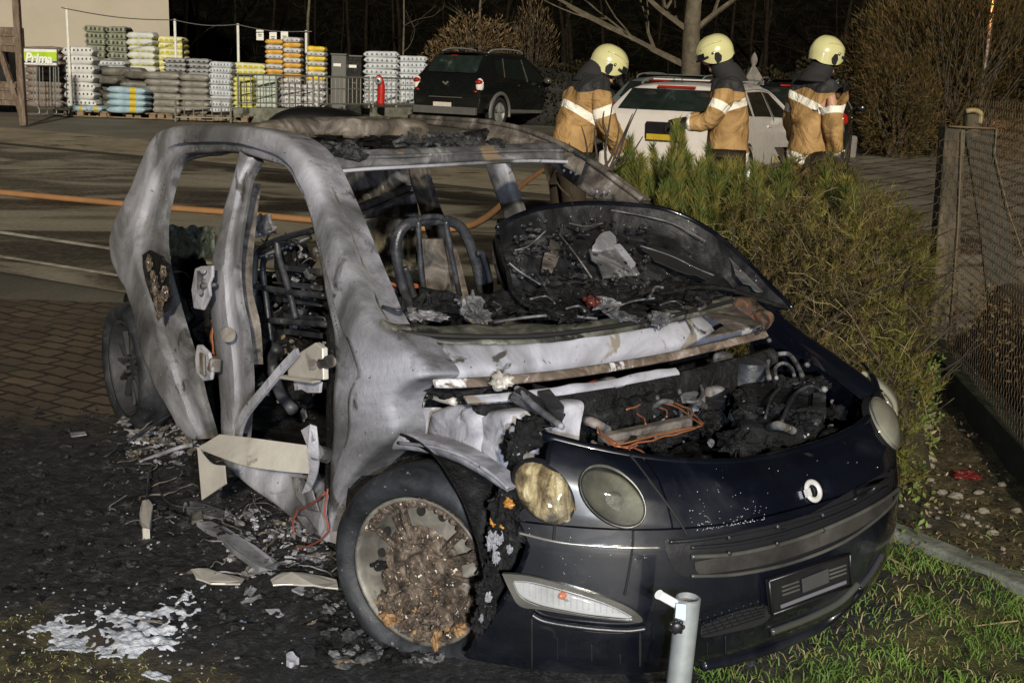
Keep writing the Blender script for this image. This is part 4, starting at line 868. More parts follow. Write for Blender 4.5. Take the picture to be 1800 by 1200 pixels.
# lower intake mesh and chin
im = hpatch('lower_intake', [(1232,1100),(1280,1078),(1345,1063),(1352,1082),(1330,1098),(1280,1110),(1235,1118)], .003, M['black'], .002, None)
mb = MB()
for k in range(9): mb.tube([HP(1236 + 13 * k, 1094 - 4 * k, .008), HP(1236 + 13 * k + 14, 1114 - 5.0 * k, .008)], .0022, 4)
for k in range(4): mb.tube([HP(1236, 1098 + 6 * k, .008), HP(1290, 1080 + 7 * k, .008), HP(1345, 1068 + 5 * k, .008)], .0022, 4)
ob('intake_mesh', mb, M['black_plastic'], im)
hbar([(1235,1170),(1300,1156),(1380,1130),(1450,1095),(1505,1045),(1512,1028)], .014, -.004, M['navy'], 'chin_spoiler', bmp)
hbar([(1356,1110),(1420,1086),(1475,1058),(1508,1026)], .010, .006, flat('wet_chin_trim', (.10, .10, .09), .15, metal=.5, coat=1), 'chin_trim', bmp)
hbar([(1512,1030),(1530,1008),(1550,975)], .009, .004, flat('wet_chin_trim2', (.06, .06, .07), .15, metal=.4, coat=1), 'chin_trim', bmp)
# black soot runs on the bumper
mb = MB()
for x, y0, y1, w_ in ((935,1085,1175,.007),(980,1120,1160,.0025),(995,1125,1155,.002),(1040,1132,1160,.005),(1090,1150,1165,.004),(1125,1100,1165,.010),(1148,1100,1120,.006),(1243,1130,1150,.003),(1275,1118,1148,.005),(1355,1098,1120,.003)):
    pts = [HP(x + 3 * noise.noise(V((x, k, 0))), y0 + (y1 - y0) * k / 8, .001) for k in range(9)]; mb.tube(pts, [w_ * (1 + .5 * noise.noise(V((k * .8, x, 0)))) for k in range(9)], 6, rx=.35)
ob('soot_run', mb, M['black'], bmp, smooth=True)
# water drops on the nose (small flattened beads)
mb = MB()
for i in range(150):
    if i < 60: x = 1210 + 140 * random.random(); y = 925 - 30 * random.random() ** 2 - (x - 1210) * .10 if random.random() < .55 else random.uniform(860, 925)
    elif i < 110: x = random.uniform(1225, 1345); y = 932 - (x - 1225) * .17 + random.uniform(-1.5, 1.5)
    elif i < 135: x = random.uniform(915, 1160); y = 957 + random.uniform(-30, 60)
    else: x = random.uniform(1140, 1560); y = random.uniform(800, 900)
    if y > 800: mb.blob(HP(x, y, .002), random.uniform(.0006, .0014), i, 0, n=3)
ob('water_drop', mb, flat('wet_ash_bead', (.5, .5, .5), .15, coat=1), bmp)['kind'] = 'stuff'
# torn edge of the bumper beside the wheel, melted core
mb = MB()
for i, (x, y, r_) in enumerate(((885,890,.035),(905,915,.03),(880,935,.03),(895,955,.028),(872,965,.02),(862,1000,.018),(850,1040,.022),(858,1070,.028),(842,1095,.024),(900,880,.03),(915,935,.02))): mb.blob(HP(x, y, -.03), (r_, r_ * .8, r_ * 1.1), i, .9, 2.2, 12)
ob('melted_bumper_core', mb, M['char'], car)
mb = MB(); mb.blob(HP(868, 915, -.02), (.008, .008, .014), 3, .9, 2.5); mb.blob(HP(884, 925, -.01), (.010, .008, .006), 5, .7, 2.5); mb.blob(HP(893, 884, .005), (.022, .01, .010), 6, .6, 2.5); ob('orange_residue', mb, mat('orange_resin', [(.35, (.15, .05, .01)), (.6, (.62, .30, .06)), (.75, (.7, .5, .3))], 20, 6, 1, (.15, .4), .6, 40, coat=.6), car, smooth=True)
mb = MB()
for i, (x, y, r_) in enumerate(((865,950,.022),(872,980,.014),(895,965,.012),(878,945,.015),(858,1050,.012),(848,1085,.012))): mb.blob(HP(x, y, .004), (r_ * .6, r_ * .7, r_), i + 7, .9, 3, 8)
ob('ash_lump', mb, M['ash'], car)

# ---- engine bay
mb = MB(); P = []
for i in range(41):
    y = -.62 + 1.24 * i / 40; row = []
    for j in range(31):
        s = j / 30; x0_ = -.1 ; x1_ = hx(y, lipz(y)) - .035; x = x0_ + (x1_ - x0_) * s; z = .55 + .045 * noise.noise(V((x * 8, y * 8, 0))) + .05 * abs(noise.noise(V((x * 17, y * 17, 4)))) + (.08 if s > .93 else 0); row.append((x, y, z))
    P.append(row)
mb.grid(P); bay = ob('engine_bay', mb, M['char'], car, smooth=True)
rnd = random.Random(3)
mb = MB()
for i in range(150):
    x = rnd.uniform(920, 1470); y = rnd.uniform(665, 790)
    if y > 800 - abs(x - 1230) * .12: continue
    p = KZ(x, y, rnd.uniform(.58, .66)); r_ = rnd.uniform(.012, .05); mb.blob(p, (r_, r_ * rnd.uniform(.6, 1.4), r_ * .7), i, .9, 2.2, 8)
ob('charred_hoses', mb, M['char'], bay)['kind'] = 'stuff'
M['gloss'] = flat('glossy_soot', (.012, .012, .014), .22, coat=.3, bump=.3)
for k in range(26):
    x = rnd.uniform(930, 1400); y = rnd.uniform(668, 760); L2_ = rnd.uniform(20, 70); a_ = rnd.uniform(-.7, .7); zz = rnd.uniform(.66, .73); mb = MB()
    mb.tube(cr([KZ(x, y, zz - .03), KZ(x + L2_ * .4, y + L2_ * .4 * a_ - 8, zz), KZ(x + L2_, y + L2_ * a_ * .6, zz - .04)], 12), rnd.uniform(.005, .014), 8); ob('engine_hose', mb, M['gloss'] if k % 3 else M['ash_dark'], bay, smooth=True)
for k in range(16):
    x = rnd.uniform(940, 1420); y = rnd.uniform(670, 750); mb = MB(); mb.box(KZ(x, y, rnd.uniform(.63, .70)), (rnd.uniform(.02, .07), rnd.uniform(.02, .08), rnd.uniform(.02, .05)), Matrix.Rotation(rnd.uniform(0, 3), 3, 'Z') @ Matrix.Rotation(rnd.uniform(-.4, .4), 3, 'X')); ob('engine_part', mb, (M['gloss'], M['ash_dark'], M['under'])[k % 3], bay, bevel=.006)
mb = MB()
for i in range(150): mb.blob(KZ(rnd.uniform(920, 1470), rnd.uniform(665, 780), rnd.uniform(.62, .68)), (.003 + .009 * rnd.random() ** 2,) * 3, i, .9, 2.2, 4)
ob('ash_flakes', mb, M['ash_dark'], bay)['kind'] = 'stuff'
def KB(pts, z): return [KZ(x, y, z) for x, y in pts]
# battery box / fan housing on the right of the bay
mb = MB(); rb = KB([(1300,672),(1370,660),(1440,672),(1452,690),(1448,730),(1380,752),(1300,748),(1290,700)], .70); mb.prism(irregular([(p.x, p.y) for p in rb], 0, 3) and [p for p in rb], (0, 0, -.12)); o = ob('battery_box', mb, M['char'], bay, bevel=.02)
mb = MB()
for i in range(14): mb.blob(KZ(rnd.uniform(1300, 1445), rnd.uniform(668, 740), .705), (.03, .035, .02), i + 60, .8, 2.3, 8)
ob('melted_cover', mb, M['char'], o)
mb = MB(); mb.prism(KB([(1430,690),(1452,686),(1452,728),(1438,742),(1425,738)], .715), (0, 0, -.01)); ob('side_plate', mb, M['under'], o)
mb = MB(); mb.tube(cr(KB([(1372,745),(1385,715),(1400,690),(1425,678),(1445,686)], .725), 20), .006, 6); mb.tube(cr(KB([(1345,735),(1355,700),(1372,680)], .725), 12), .004, 6); ob('hose', mb, M['frame'], o, smooth=True)
# intake manifold (left) : ribbed black cylinder with aluminium rail
mb = MB(); a = KZ(1020, 742, .66); b = KZ(1185, 712, .68)
mb.tube([a.lerp(b, k / 12) for k in range(13)], [.048 + .010 * (k % 2) for k in range(13)], 12); mf = ob('intake_manifold', mb, M['char'], bay)
mb = MB(); a2 = KZ(1055, 775, .67); b2_ = KZ(1212, 742, .69); mb.bar(a2, b2_, .035, .035); ob('fuel_rail', mb, M['ash_brown'], bay, bevel=.006)
wires('ignition_wire', [[(1052,755),(1075,778),(1110,776),(1150,765),(1190,757),(1234,748)], [(1054,762),(1080,782),(1118,780),(1160,768),(1200,760),(1236,745)], [(1060,768),(1100,786),(1120,782)], [(1234,748),(1205,725),(1180,712),(1140,708),(1100,720)], [(1236,746),(1215,722),(1185,708)], [(1108,782),(1125,792),(1135,800)], [(1105,785),(1110,800)], [(1045,742),(1052,760)], [(1120,725),(1132,735),(1135,745)], [(1160,715),(1172,722),(1172,735)]], M['wire'], lambda x, y: KZ(x, y, .705), .003, 20, .006).parent = bay
wires('ignition_wire', [[(950,682),(985,684),(1020,680),(1048,668)], [(955,685),(990,689),(1025,683),(1050,672)], [(1078,660),(1086,674),(1095,682)]], flat('scorched_red_wire', (.3, .07, .045), .5), lambda x, y: KZ(x, y, .70), .0055, 20, .006).parent = bay
def bolt_cyl(name, px, py, z, r_, h_, m_, par=bay):
    mb = MB(); p = KZ(px, py, z); mb.lathe([(0, 0), (r_ * .6, 0), (r_ * .95, -.006), (r_, -.02), (r_, -h_), (r_ * .8, -h_)], p, (0, 0, 1), 24); return ob(name, mb, m_, par, smooth=True, autos=40)
bolt_cyl('strut_cap', 1320, 632, .76, .055, .12, M['frame']); bolt_cyl('coolant_pot', 1215, 690, .70, .045, .09, M['ash_dark']); bolt_cyl('coolant_pot', 1150, 672, .69, .04, .08, M['under'])
mb = MB(); q = cr(KB([(1352,665),(1348,640),(1360,625),(1385,622),(1400,640),(1410,660)], .74), 24); mb.tube(q, .008, 8); q = cr(KB([(1365,665),(1362,648),(1375,638),(1390,645),(1396,660)], .74), 20); mb.tube(q, .006, 8); ob('hinge_loop', mb, M['ash_dark'], bay, smooth=True)
for k_ in (((1419, 641, .745), .009), ((1449, 684, .73), .010), ((1352, 598, .80), .008)): mb = MB(); mb.blob(KZ(*k_[0]), k_[1], 1, .2); ob('bolt_head', mb, M['ash_dark'], bay, smooth=True)
mb = MB(); mb.tube(cr(KB([(1148,655),(1150,680),(1156,700)], .72), 10), .006, 6); mb.tube(cr(KB([(1195,715),(1200,735),(1215,730),(1212,715)], .70), 10), .006, 6); mb.tube(cr(KB([(1195,690),(1190,668),(1205,660),(1225,668),(1235,690),(1225,705),(1205,705)], .71), 20), .006, 6); ob('pipe', mb, M['ash_dark'], bay, smooth=True)
mb = MB(); mb.bar(KZ(905, 690, .80), KZ(985, 740, .74), .06, .03); mb.prism([KZ(x, y, .78) for x, y in ((935,672),(965,680),(992,712),(988,740),(960,715))], (0, 0, -.02)); ob('slam_panel_stay', mb, M['under'], bay, bevel=.004)
mb = MB(); mb.tube(cr(KB([(908,682),(925,700),(950,722),(972,738),(988,750)], .80), 20), [.009 * (1 + .4 * noise.noise(V((k, 0, 0)) * .7)) for k in range(20)], 8); ob('wing_flange', mb, M['ash'], bay, smooth=True)
mb = MB()
for x, y, z_, w_ in ((1130,680,.66,.05),(1165,672,.68,.05),(1010,700,.64,.08),(1050,690,.66,.07),(1095,700,.64,.06),(1270,640,.70,.05),(1250,700,.66,.06)):
    mb.box(KZ(x, y, z_), (w_, w_ * 1.2, .08), Matrix.Rotation(x * .01, 3, 'Z'))
ob('engine_block', mb, M['ash_dark'], bay, bevel=.012)
mb = MB(); mb.blob(KZ(885, 668, .83), (.04, .018, .018), 3, .7, 2.5); mb.blob(KZ(875, 676, .82), (.03, .012, .014), 9, .8, 2.5); ob('melted_hinge', mb, M['alu'], bay, smooth=True)
mb = MB(); mb.tube(cr([HP(x, y, -.02) for x, y in ((900,752),(906,780),(908,800))], 8), .010, 8); ob('pipe', mb, M['white_ash'], bay, smooth=True)
mb = MB(); mb.blob(HP(925, 768, -.02), (.03, .035, .03), 4, .9, 2.4, 14); mb.blob(HP(905, 790, -.03), (.022, .02, .04), 5, .9, 2.4, 14); mb.blob(HP(940, 745, -.02), (.03, .03, .015), 6, .9, 2.4, 14); ob('scorched_corner', mb, M['char'], car, smooth=True)

# ---- wheels
def wheel(name, C, yaw, camb, front):
    wo_ = bpy.data.objects.new(name, None); COL.objects.link(wo_); wo_.parent = car
    ax = Matrix.Rotation(yaw, 3, 'Z') @ V((0, -1, 0)); ax = (ax + V((0, 0, camb))).normalized(); n = 72
    def prof_ring(mb, prof, amp=0, mi=0):
        u = V((0, 0, 1)) - ax * ax.z; u.normalize(); w_ = ax.cross(u); P = []
        for r_, h in prof:
            row = []
            for j in range(n):
                a = 2 * math.pi * j / n; d = u * math.cos(a) + w_ * math.sin(a); q = r_ * (1 + amp * noise.noise(d * 3 + V((r_ * 4, 0, 0)))); p = C + d * q + ax * h
                if p.z < gz(3) + .004: p.z = .004 + .002 * noise.noise(p * 9)
                row.append(p)
            P.append(row)
        mb.grid(P, mi, cv=True)
    T = .292
    mb = MB(); prof_ring(mb, [(.205, .030), (.212, .052), (.222, .068), (.240, .080), (.262, .082), (.276, .070), (.288, .055), (.292, .03), (.294, -.02), (.290, -.08), (.275, -.10), (.21, -.10)], .012); ob('tyre', mb, M['rubber'], wo_, smooth=True)
    mb = MB(); prof_ring(mb, [(.212, .058), (.216, .066), (.205, .064), (.200, .050), (.192, .028), (.185, -.02), (.180, -.08)], .0); 
    rim = ob('rim', mb, M['rimash'] if front else M['rimdark'], wo_, smooth=True)
    mb = MB(); prof_ring(mb, [(.186, -.01), (.17, .000), (.14, .012), (.10, .010), (.05, .018), (.001, .02)], .0); ob('disc', mb, M['rimash'] if front else M['rimdark'], wo_, smooth=True)
    u = V((0, 0, 1)) - ax * ax.z; u.normalize(); w_ = ax.cross(u)
    def at(r_, a, h): return C + (u * math.cos(a) + w_ * math.sin(a)) * r_ + ax * h
    if front:
        mb = MB()
        for k in range(14):
            a = 2 * math.pi * k / 14 + .2; mb.tube([at(.158, a, .000), at(.158, a, .013)], .013, 12)
        ob('vent_hole', mb, M['black'], wo_)
        # melted hub cover: round plate + a few spokes, sagged
        mb = MB(); P = []
        for i in range(16):
            r_ = .125 * i / 15; row = []
            for j in range(64):
                a = 2 * math.pi * j / 64; rr = r_ * (1 + .10 * noise.noise(V((math.cos(a) * 2, math.sin(a) * 2, 1))) * (i / 15)); rr *= 1 + (.25 if math.cos(a) < -.2 and i > 8 else 0) * (i - 8) / 7 * .8
                p = at(rr, a, .048 - .012 * (i / 15) ** 2 + (.012 * smooth(.056, .048, r_)) - .010 * math.exp(-((r_ - .062) / .006) ** 2) + .007 * math.exp(-((r_ - .085) / .008) ** 2) - .0 + .006 * noise.noise(V((math.cos(a) * rr * 60, math.sin(a) * rr * 60, 0)))); row.append(p)
            P.append(row)
        mb.grid(P, cv=True); ob('hub_cover', mb, M['crust'], wo_, smooth=True)
        mb = MB()
        for a, w2, l0, l1 in ((.40, .018, .09, .20), (.60, .016, .09, .205), (5.55, .020, .1, .20), (5.15, .020, .1, .205), (4.72, .012, .1, .2), (1.05, .02, .1, .17)):
            q = [at(l0 + (l1 - l0) * k / 5, -a + 2 * math.pi if False else a, .045 + .006 * noise.noise(V((k, a, 0)))) for k in range(6)]
            mb.tube(q, [w2 * (1 + .2 * noise.noise(V((k * 2, a, 1)))) for k in range(6)], 8, rx=.5)
        for k in range(46):
            a = 2 * math.pi * k / 46
            if not (1.2 < a % (2 * math.pi) < 2.6): mb.blob(at(.197 + .006 * noise.noise(V((k, 0, 0))), a, .05), (.018, .018, .012), k, .6, 2.5, 5)
        for k in range(50):
            a = random.uniform(2.2, 4.4); r_ = random.uniform(.11, .20); mb.blob(at(r_, a, .04), random.uniform(.012, .028), k, .8, 2.5, 6)
        ob('melted_spokes', mb, M['crust'], wo_)
        mb = MB(); mb.blob(at(.155, 1.75, .03), (.02, .02, .014), 4, .5); mb.tube([at(.10, 1.62, .03), at(.185, 1.75, .03)], .007, 6); ob('rim_residue', mb, M['char'], wo_)
        mb = MB(); mb.blob(at(.20, 3.45, .06), (.018, .015, .035), 4, .6); mb.blob(at(.19, 3.9, .06), (.025, .02, .02), 4, .6); mb.blob(at(.19, 2.6, .05), (.03, .03, .02), 6, .6); ob('orange_residue', mb, mat('ochre_residue', [(.35, (.05, .025, .012)), (.6, (.28, .16, .07)), (.75, (.5, .38, .24))], 14, 6, 1, (.4, .7), .6, 40), wo_)
    else:
        mb = MB()
        for k in range(12): a = 2 * math.pi * k / 12; mb.bar(at(.06, a, .03), at(.17, a, .028), .022, .012)
        ob('wheel_cover_spoke', mb, M['rimdark'], wo_)
    return wo_
M['rimash'] = mat('smoked_rim', [(.3, (.05, .045, .04)), (.5, (.13, .12, .105)), (.65, (.25, .235, .20)), (.8, (.38, .36, .31))], 7, 8, .8, (.35, .7), .2, 40, soot=((.03, .02, .015), 5, .58, .05))
M['rimdark'] = mat('sooty_rim', [(.3, (.012, .012, .014)), (.55, (.03, .03, .034)), (.75, (.07, .07, .078))], 8, 8, .6, (.5, .8), .2, 40)
wheel('front_wheel', V((.03, -.70, .275)), R(27), .02, True)
wheel('rear_wheel', V((-2.47, -.69, .285)), R(0), .0, False)
mb = MB(); mb.tube([V((.02, .62, .28)), V((.02, .76, .28))], .28, 28); ob('left_front_tyre', mb, M['rubber'], car)
mb = MB(); mb.tube([V((-2.47, .55, .28)), V((-2.47, .72, .28))], .28, 28); ob('left_rear_tyre', mb, M['rubber'], car)
# underbody: sump of shadow below the floor
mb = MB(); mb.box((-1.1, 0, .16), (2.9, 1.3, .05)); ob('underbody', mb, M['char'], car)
mb = MB(); mb.box((-2.75, 0, .42), (.10, 1.30, .30)); ob('rear_bumper_beam', mb, M['char'], car, bevel=.03)

# ================================================================== OTHER VEHICLES
M['suvpaint'] = flat('black_green_paint', (.006, .007, .007), .25, coat=.8, spec=.6)
M['whitepaint'] = flat('white_car_paint', (.66, .63, .63), .3, coat=.6, var=.04)
M['glass'] = flat('dark_glass', (.010, .013, .012), .06, spec=.8, coat=.5)
M['glass_l'] = mat('rear_glass_painted_reflections', [(.4, (.012, .016, .015)), (.6, (.02, .03, .028)), (.75, (.10, .14, .13))], 2.2, 4, 1.2, (.05, .12), 0, 10, coat=.5)  # pale noise patches painted into the glass as reflections
M['redlamp'] = flat('red_lamp', (.32, .015, .01), .12, coat=1)
M['clearlamp'] = flat('clear_lamp', (.8, .78, .76), .12, coat=1)
M['greypl'] = flat('grey_cladding', (.10, .10, .10), .55)
M['tyre'] = flat('tyre_rubber', (.012, .012, .013), .7)
M['yplate'] = flat('yellow_plate', (.5, .36, .03), .45)
M['wplate'] = flat('pale_plate', (.62, .56, .52), .5)
def vehicle(name, label, loc, heading, L_, W_, st, paint, wh, wx, group=None, arch=None):
    """st: stations (x from rear, zbottom, zbelt, ztop, half width low, half width top)"""
    root = empty(name, loc, heading); tag(root, label, 'car', group)
    def sec(x):
        a = [s[0] for s in st]; v_ = [itp2(x, a, [s[k] for s in st]) for k in range(1, 6)]; zb, ze, zt, w_, wt = v_
        r_ = max(0, min(1, (zt - ze) / .5))
        h = [(0, zb), (w_ * .86, zb), (w_ * .97, zb + .10), (w_, zb + (ze - zb) * .45), (w_ * 1.0, zb + (ze - zb) * .75), (w_ * .965, ze), (w_ * .965 * (1 - r_) + r_ * (wt + (w_ * .965 - wt) * .12), ze + (zt - ze) * .86), (wt * .93, zt - .015 * r_), (wt * .6, zt + .01), (0, zt + .02)]
        return h
    def itp2(x, a, b):
        if x <= a[0]: return b[0]
        for i in range(len(a) - 1):
            if x <= a[i + 1]:
                t = (x - a[i]) / (a[i + 1] - a[i]); return b[i] + (b[i + 1] - b[i]) * t
        return b[-1]
    xs = sorted(set([L_ * i / 46 for i in range(47)] + [s[0] for s in st])); P = []
    for x in xs:
        h = sec(x); P.append([V((x, -y, z)) for y, z in h] + [V((x, y, z)) for y, z in h[::-1][1:-1]])
    mb = MB(); mb.grid(P, cv=True); mb.add(P[0], [tuple(range(len(P[0])))]); mb.add(P[-1], [tuple(range(len(P[-1])))])
    body = ob('body', mb, paint, root, smooth=True, autos=32)
    # wheel arches cut as real openings
    mb = MB()
    for x in wx:
        mb.tube([V((x, -W_, wh)), V((x, W_, wh))], wh * 1.13, 28)
    me = bpy.data.meshes.new('arch_cut'); me.from_pydata(mb.v, [], mb.f); co_ = bpy.data.objects.new('arch_cut', me); COL.objects.link(co_); co_.parent = root
    bo = body.modifiers.new('b', 'BOOLEAN'); bo.operation = 'DIFFERENCE'; bo.object = co_; bo.solver = 'EXACT'
    bpy.context.view_layer.update(); dg = bpy.context.evaluated_depsgraph_get(); nm = bpy.data.meshes.new_from_object(body.evaluated_get(dg)); body.modifiers.clear(); body.data = nm; nm.name = 'body'
    bpy.data.objects.remove(co_)
    if not len(nm.materials): nm.materials.append(paint)
    mb = MB(); mb.box((L_ / 2, 0, .42), (L_ * .9, W_ * .62, .35)); ob('underbody', mb, M['black'], root)
    def side(x, t, s, off=.006):
        h = sec(x); a = V((x, h[5][0] * s, h[5][1])); b = V((x, h[6][0] * s, h[6][1])); p = a.lerp(b, t); return p + V((0, s * off, off * .3))
    def win(nm_, pts, s, m_=None):
        mb = MB(); q = [side(x, t, s) for x, t in pts]; mb.prism(q, V((0, -s * .004, 0))); return ob(nm_, mb, m_ or M['glass'], root)
    for s in (-1, 1):
        for x in wx:
            wo_ = bpy.data.objects.new('wheel', None); COL.objects.link(wo_); wo_.parent = root; y = s * (W_ / 2 - .11); mb = MB()
            mb.lathe([(wh * .66, .09), (wh * .72, .108), (wh * .9, .11), (wh * .98, .09), (wh, .05), (wh, -.06), (wh * .9, -.1)], (x, y, wh), (0, s, 0), 36); ob('tyre', mb, M['tyre'], wo_, smooth=True)
            mb = MB(); mb.lathe([(0, .075), (wh * .12, .08), (wh * .14, .06), (wh * .62, .05), (wh * .66, .09), (wh * .62, .02)], (x, y, wh), (0, s, 0), 36)
            for k in range(5):
                a = 2 * math.pi * k / 5 + .3
                for d_ in (-.13, .13): mb.bar(V((x + wh * .1 * math.cos(a), y + s * .075, wh + wh * .1 * math.sin(a))), V((x + wh * .64 * math.cos(a + d_), y + s * .085, wh + wh * .64 * math.sin(a + d_))), .02, .02)
            ob('rim', mb, M['steel'], wo_)
            mb = MB(); mb.lathe([(wh * .6, .045), (0, .045)], (x, y, wh), (0, s, 0), 24); ob('rim_back', mb, M['black'], wo_)
            if arch: 
                mb = MB(); P2 = []
                for k in range(25):
                    a = R(-14) + R(208) * k / 24; c_ = V((math.cos(a), 0, math.sin(a))); hy = sec(x)[3][0] * s
                    P2.append([V((x, hy - s * .02, wh)) + c_ * wh * 1.12, V((x, hy + s * .028, wh)) + c_ * wh * 1.12, V((x, hy + s * .03, wh)) + c_ * wh * 1.2, V((x, hy + s * .012, wh)) + c_ * wh * 1.34, V((x, hy - s * .02, wh)) + c_ * wh * 1.36])
                mb.grid(P2); ob('arch_trim', mb, arch, root, smooth=True)
    return root, sec, side, win, body
def rearsurf(sec, x, yf, zoff=0):
    h = sec(x); return V((x, h[7][0] * yf, h[8][1]))
# ---- black SUV
sp = WY(838, 214, 27.0)
ang = R(61)
hd = V((math.cos(ang), math.sin(ang), 0)); lf = V((-hd.y, hd.x, 0))
rr = G(872, 226); o_ = rr - hd * .80 + lf * .88; o_.z = gz(o_.y)
st = [(0, .42, .72, .74, .80, .72), (.03, .36, .90, .92, .86, .72), (.12, .34, 1.02, 1.06, .88, .70), (.20, .34, 1.04, 1.14, .89, .68), (.62, .32, 1.05, 1.60, .905, .62), (.75, .32, 1.05, 1.625, .91, .62), (1.6, .30, 1.03, 1.66, .91, .63), (2.35, .30, 1.01, 1.64, .91, .62), (2.75, .30, 1.0, 1.50, .91, .60), (3.25, .30, .99, 1.06, .905, .66), (3.5, .3, .96, .99, .90, .66), (4.1, .34, .84, .87, .86, .6), (4.30, .42, .70, .72, .74, .5)]
suv, sec, side, win, body = vehicle('parked_suv', 'black SUV with silver roof rails seen from behind, parked beside the bagged goods', o_, ang, 4.3, 1.82, st, M['suvpaint'], .345, (.82, 3.48), arch=M['greypl'])
for s in (-1, 1):
    win('rear_door_window', [(1.12, .10), (2.02, .08), (2.04, .90), (1.30, .90)], s); win('front_door_window', [(2.12, .08), (3.0, .06), (2.62, .70), (2.38, .90), (2.12, .90)], s); win('quarter_window', [(.80, .30), (1.04, .14), (1.16, .88), (.86, .86)], s)
    mb = MB(); mb.tube([side(1.06, .12, s, .012), side(1.24, .92, s, .012)], .012, 6); mb.tube([side(2.07, .0, s, .010), side(2.09, .92, s, .010)], .010, 6); ob('window_trim', mb, M['trimlight'], suv)
    mb = MB(); mb.tube(cr([V((.75, s * .60, 1.63)), V((.95, s * .60, 1.70)), V((1.5, s * .605, 1.73)), V((2.1, s * .60, 1.71)), V((2.3, s * .60, 1.65))], 24), .02, 8); ob('roof_rail', mb, M['steel'], suv, smooth=True)
    mb = MB(); mb.blob(V((2.78, s * 1.02, 1.06)), (.07, .10, .07), 2, .05); ob('door_mirror', mb, M['trimlight'], suv, smooth=True)
    mb = MB(); h = sec(.1); mb.blob(V((.10, s * .80, .93)), (.10, .085, .16), 1, .02, n=12); tl = ob('tail_light', mb, M['clearlamp'], suv, smooth=True)
    mb = MB(); mb.blob(V((.055, s * .80, 1.0)), (.08, .08, .06), 1, .02); mb.blob(V((.06, s * .74, .80)), (.07, .06, .035), 1, .02); ob('red_reflector', mb, M['redlamp'], tl, smooth=True)
    for x in (1.75, 2.72): mb = MB(); mb.bar(side(x - .09, 0, s, .02) + V((0, 0, -.09)), side(x + .09, 0, s, .02) + V((0, 0, -.09)), .02, .025); ob('door_handle', mb, M['suvpaint'], suv)
    mb = MB(); mb.bar(side(.8 + .5, 0, s, .0) + V((0, s * .01, -.66)), side(3.2, 0, s, .0) + V((0, s * .01, -.66)), .03, .07); ob('side_sill_trim', mb, M['greypl'], suv)
mb = MB(); P = []
for i in range(11):
    t = i / 10; row = []; x = .20 + .36 * t; zt = 1.14 + (1.60 - 1.14) * t; hw = .66 - .06 * t
    for j in range(13): u_ = (j / 12 - .5) * 2; hw2 = hw * (1 - .14 * max(0, (.25 - t)) * 4 * abs(u_)); row.append(V((x - .03 * (1 - u_ * u_) - .018, u_ * hw2, zt + .008)))
    P.append(row)
mb.grid(P[1:-1]); ob('rear_window', mb, M['glass_l'], suv, smooth=True)
mb = MB(); mb.bar(V((-.02, -.42, .66)), V((-.02, .42, .66)), .05, .02); mb.bar(V((-.03, -.8, .38)), V((-.03, .8, .38)), .1, .16); ob('rear_bumper', mb, M['greypl'], suv, bevel=.03)
mb = MB(); mb.box((-.055, .05, .50), (.02, .46, .10)); ob('number_plate', mb, M['wplate'], suv)
mb = MB(); mb.tube([V((.0, .02, .93)), V((.0, -.06, .99))], .02, 6); mb.tube([V((.0, -.02, .93)), V((.0, .08, .985))], .022, 6); ob('badge', mb, M['chrome'], suv)
mb = MB(); mb.bar(V((.56, -.5, 1.63)), V((.56, .5, 1.63)), .16, .03); ob('spoiler', mb, M['suvpaint'], suv, bevel=.01)
mb = MB(); mb.box((.46, .08, 1.56), (.02, .16, .02)); ob('high_brake_light', mb, M['redlamp'], suv)
mb = MB()
for k in range(6): mb.box(side(3.02 + .05 * k, 0, -1, .006) + V((0, 0, -.10)), (.03, .004, .035))
ob('door_lettering', mb, M['chrome'], suv)

suv.scale = (1.04, 1.04, 1.03)
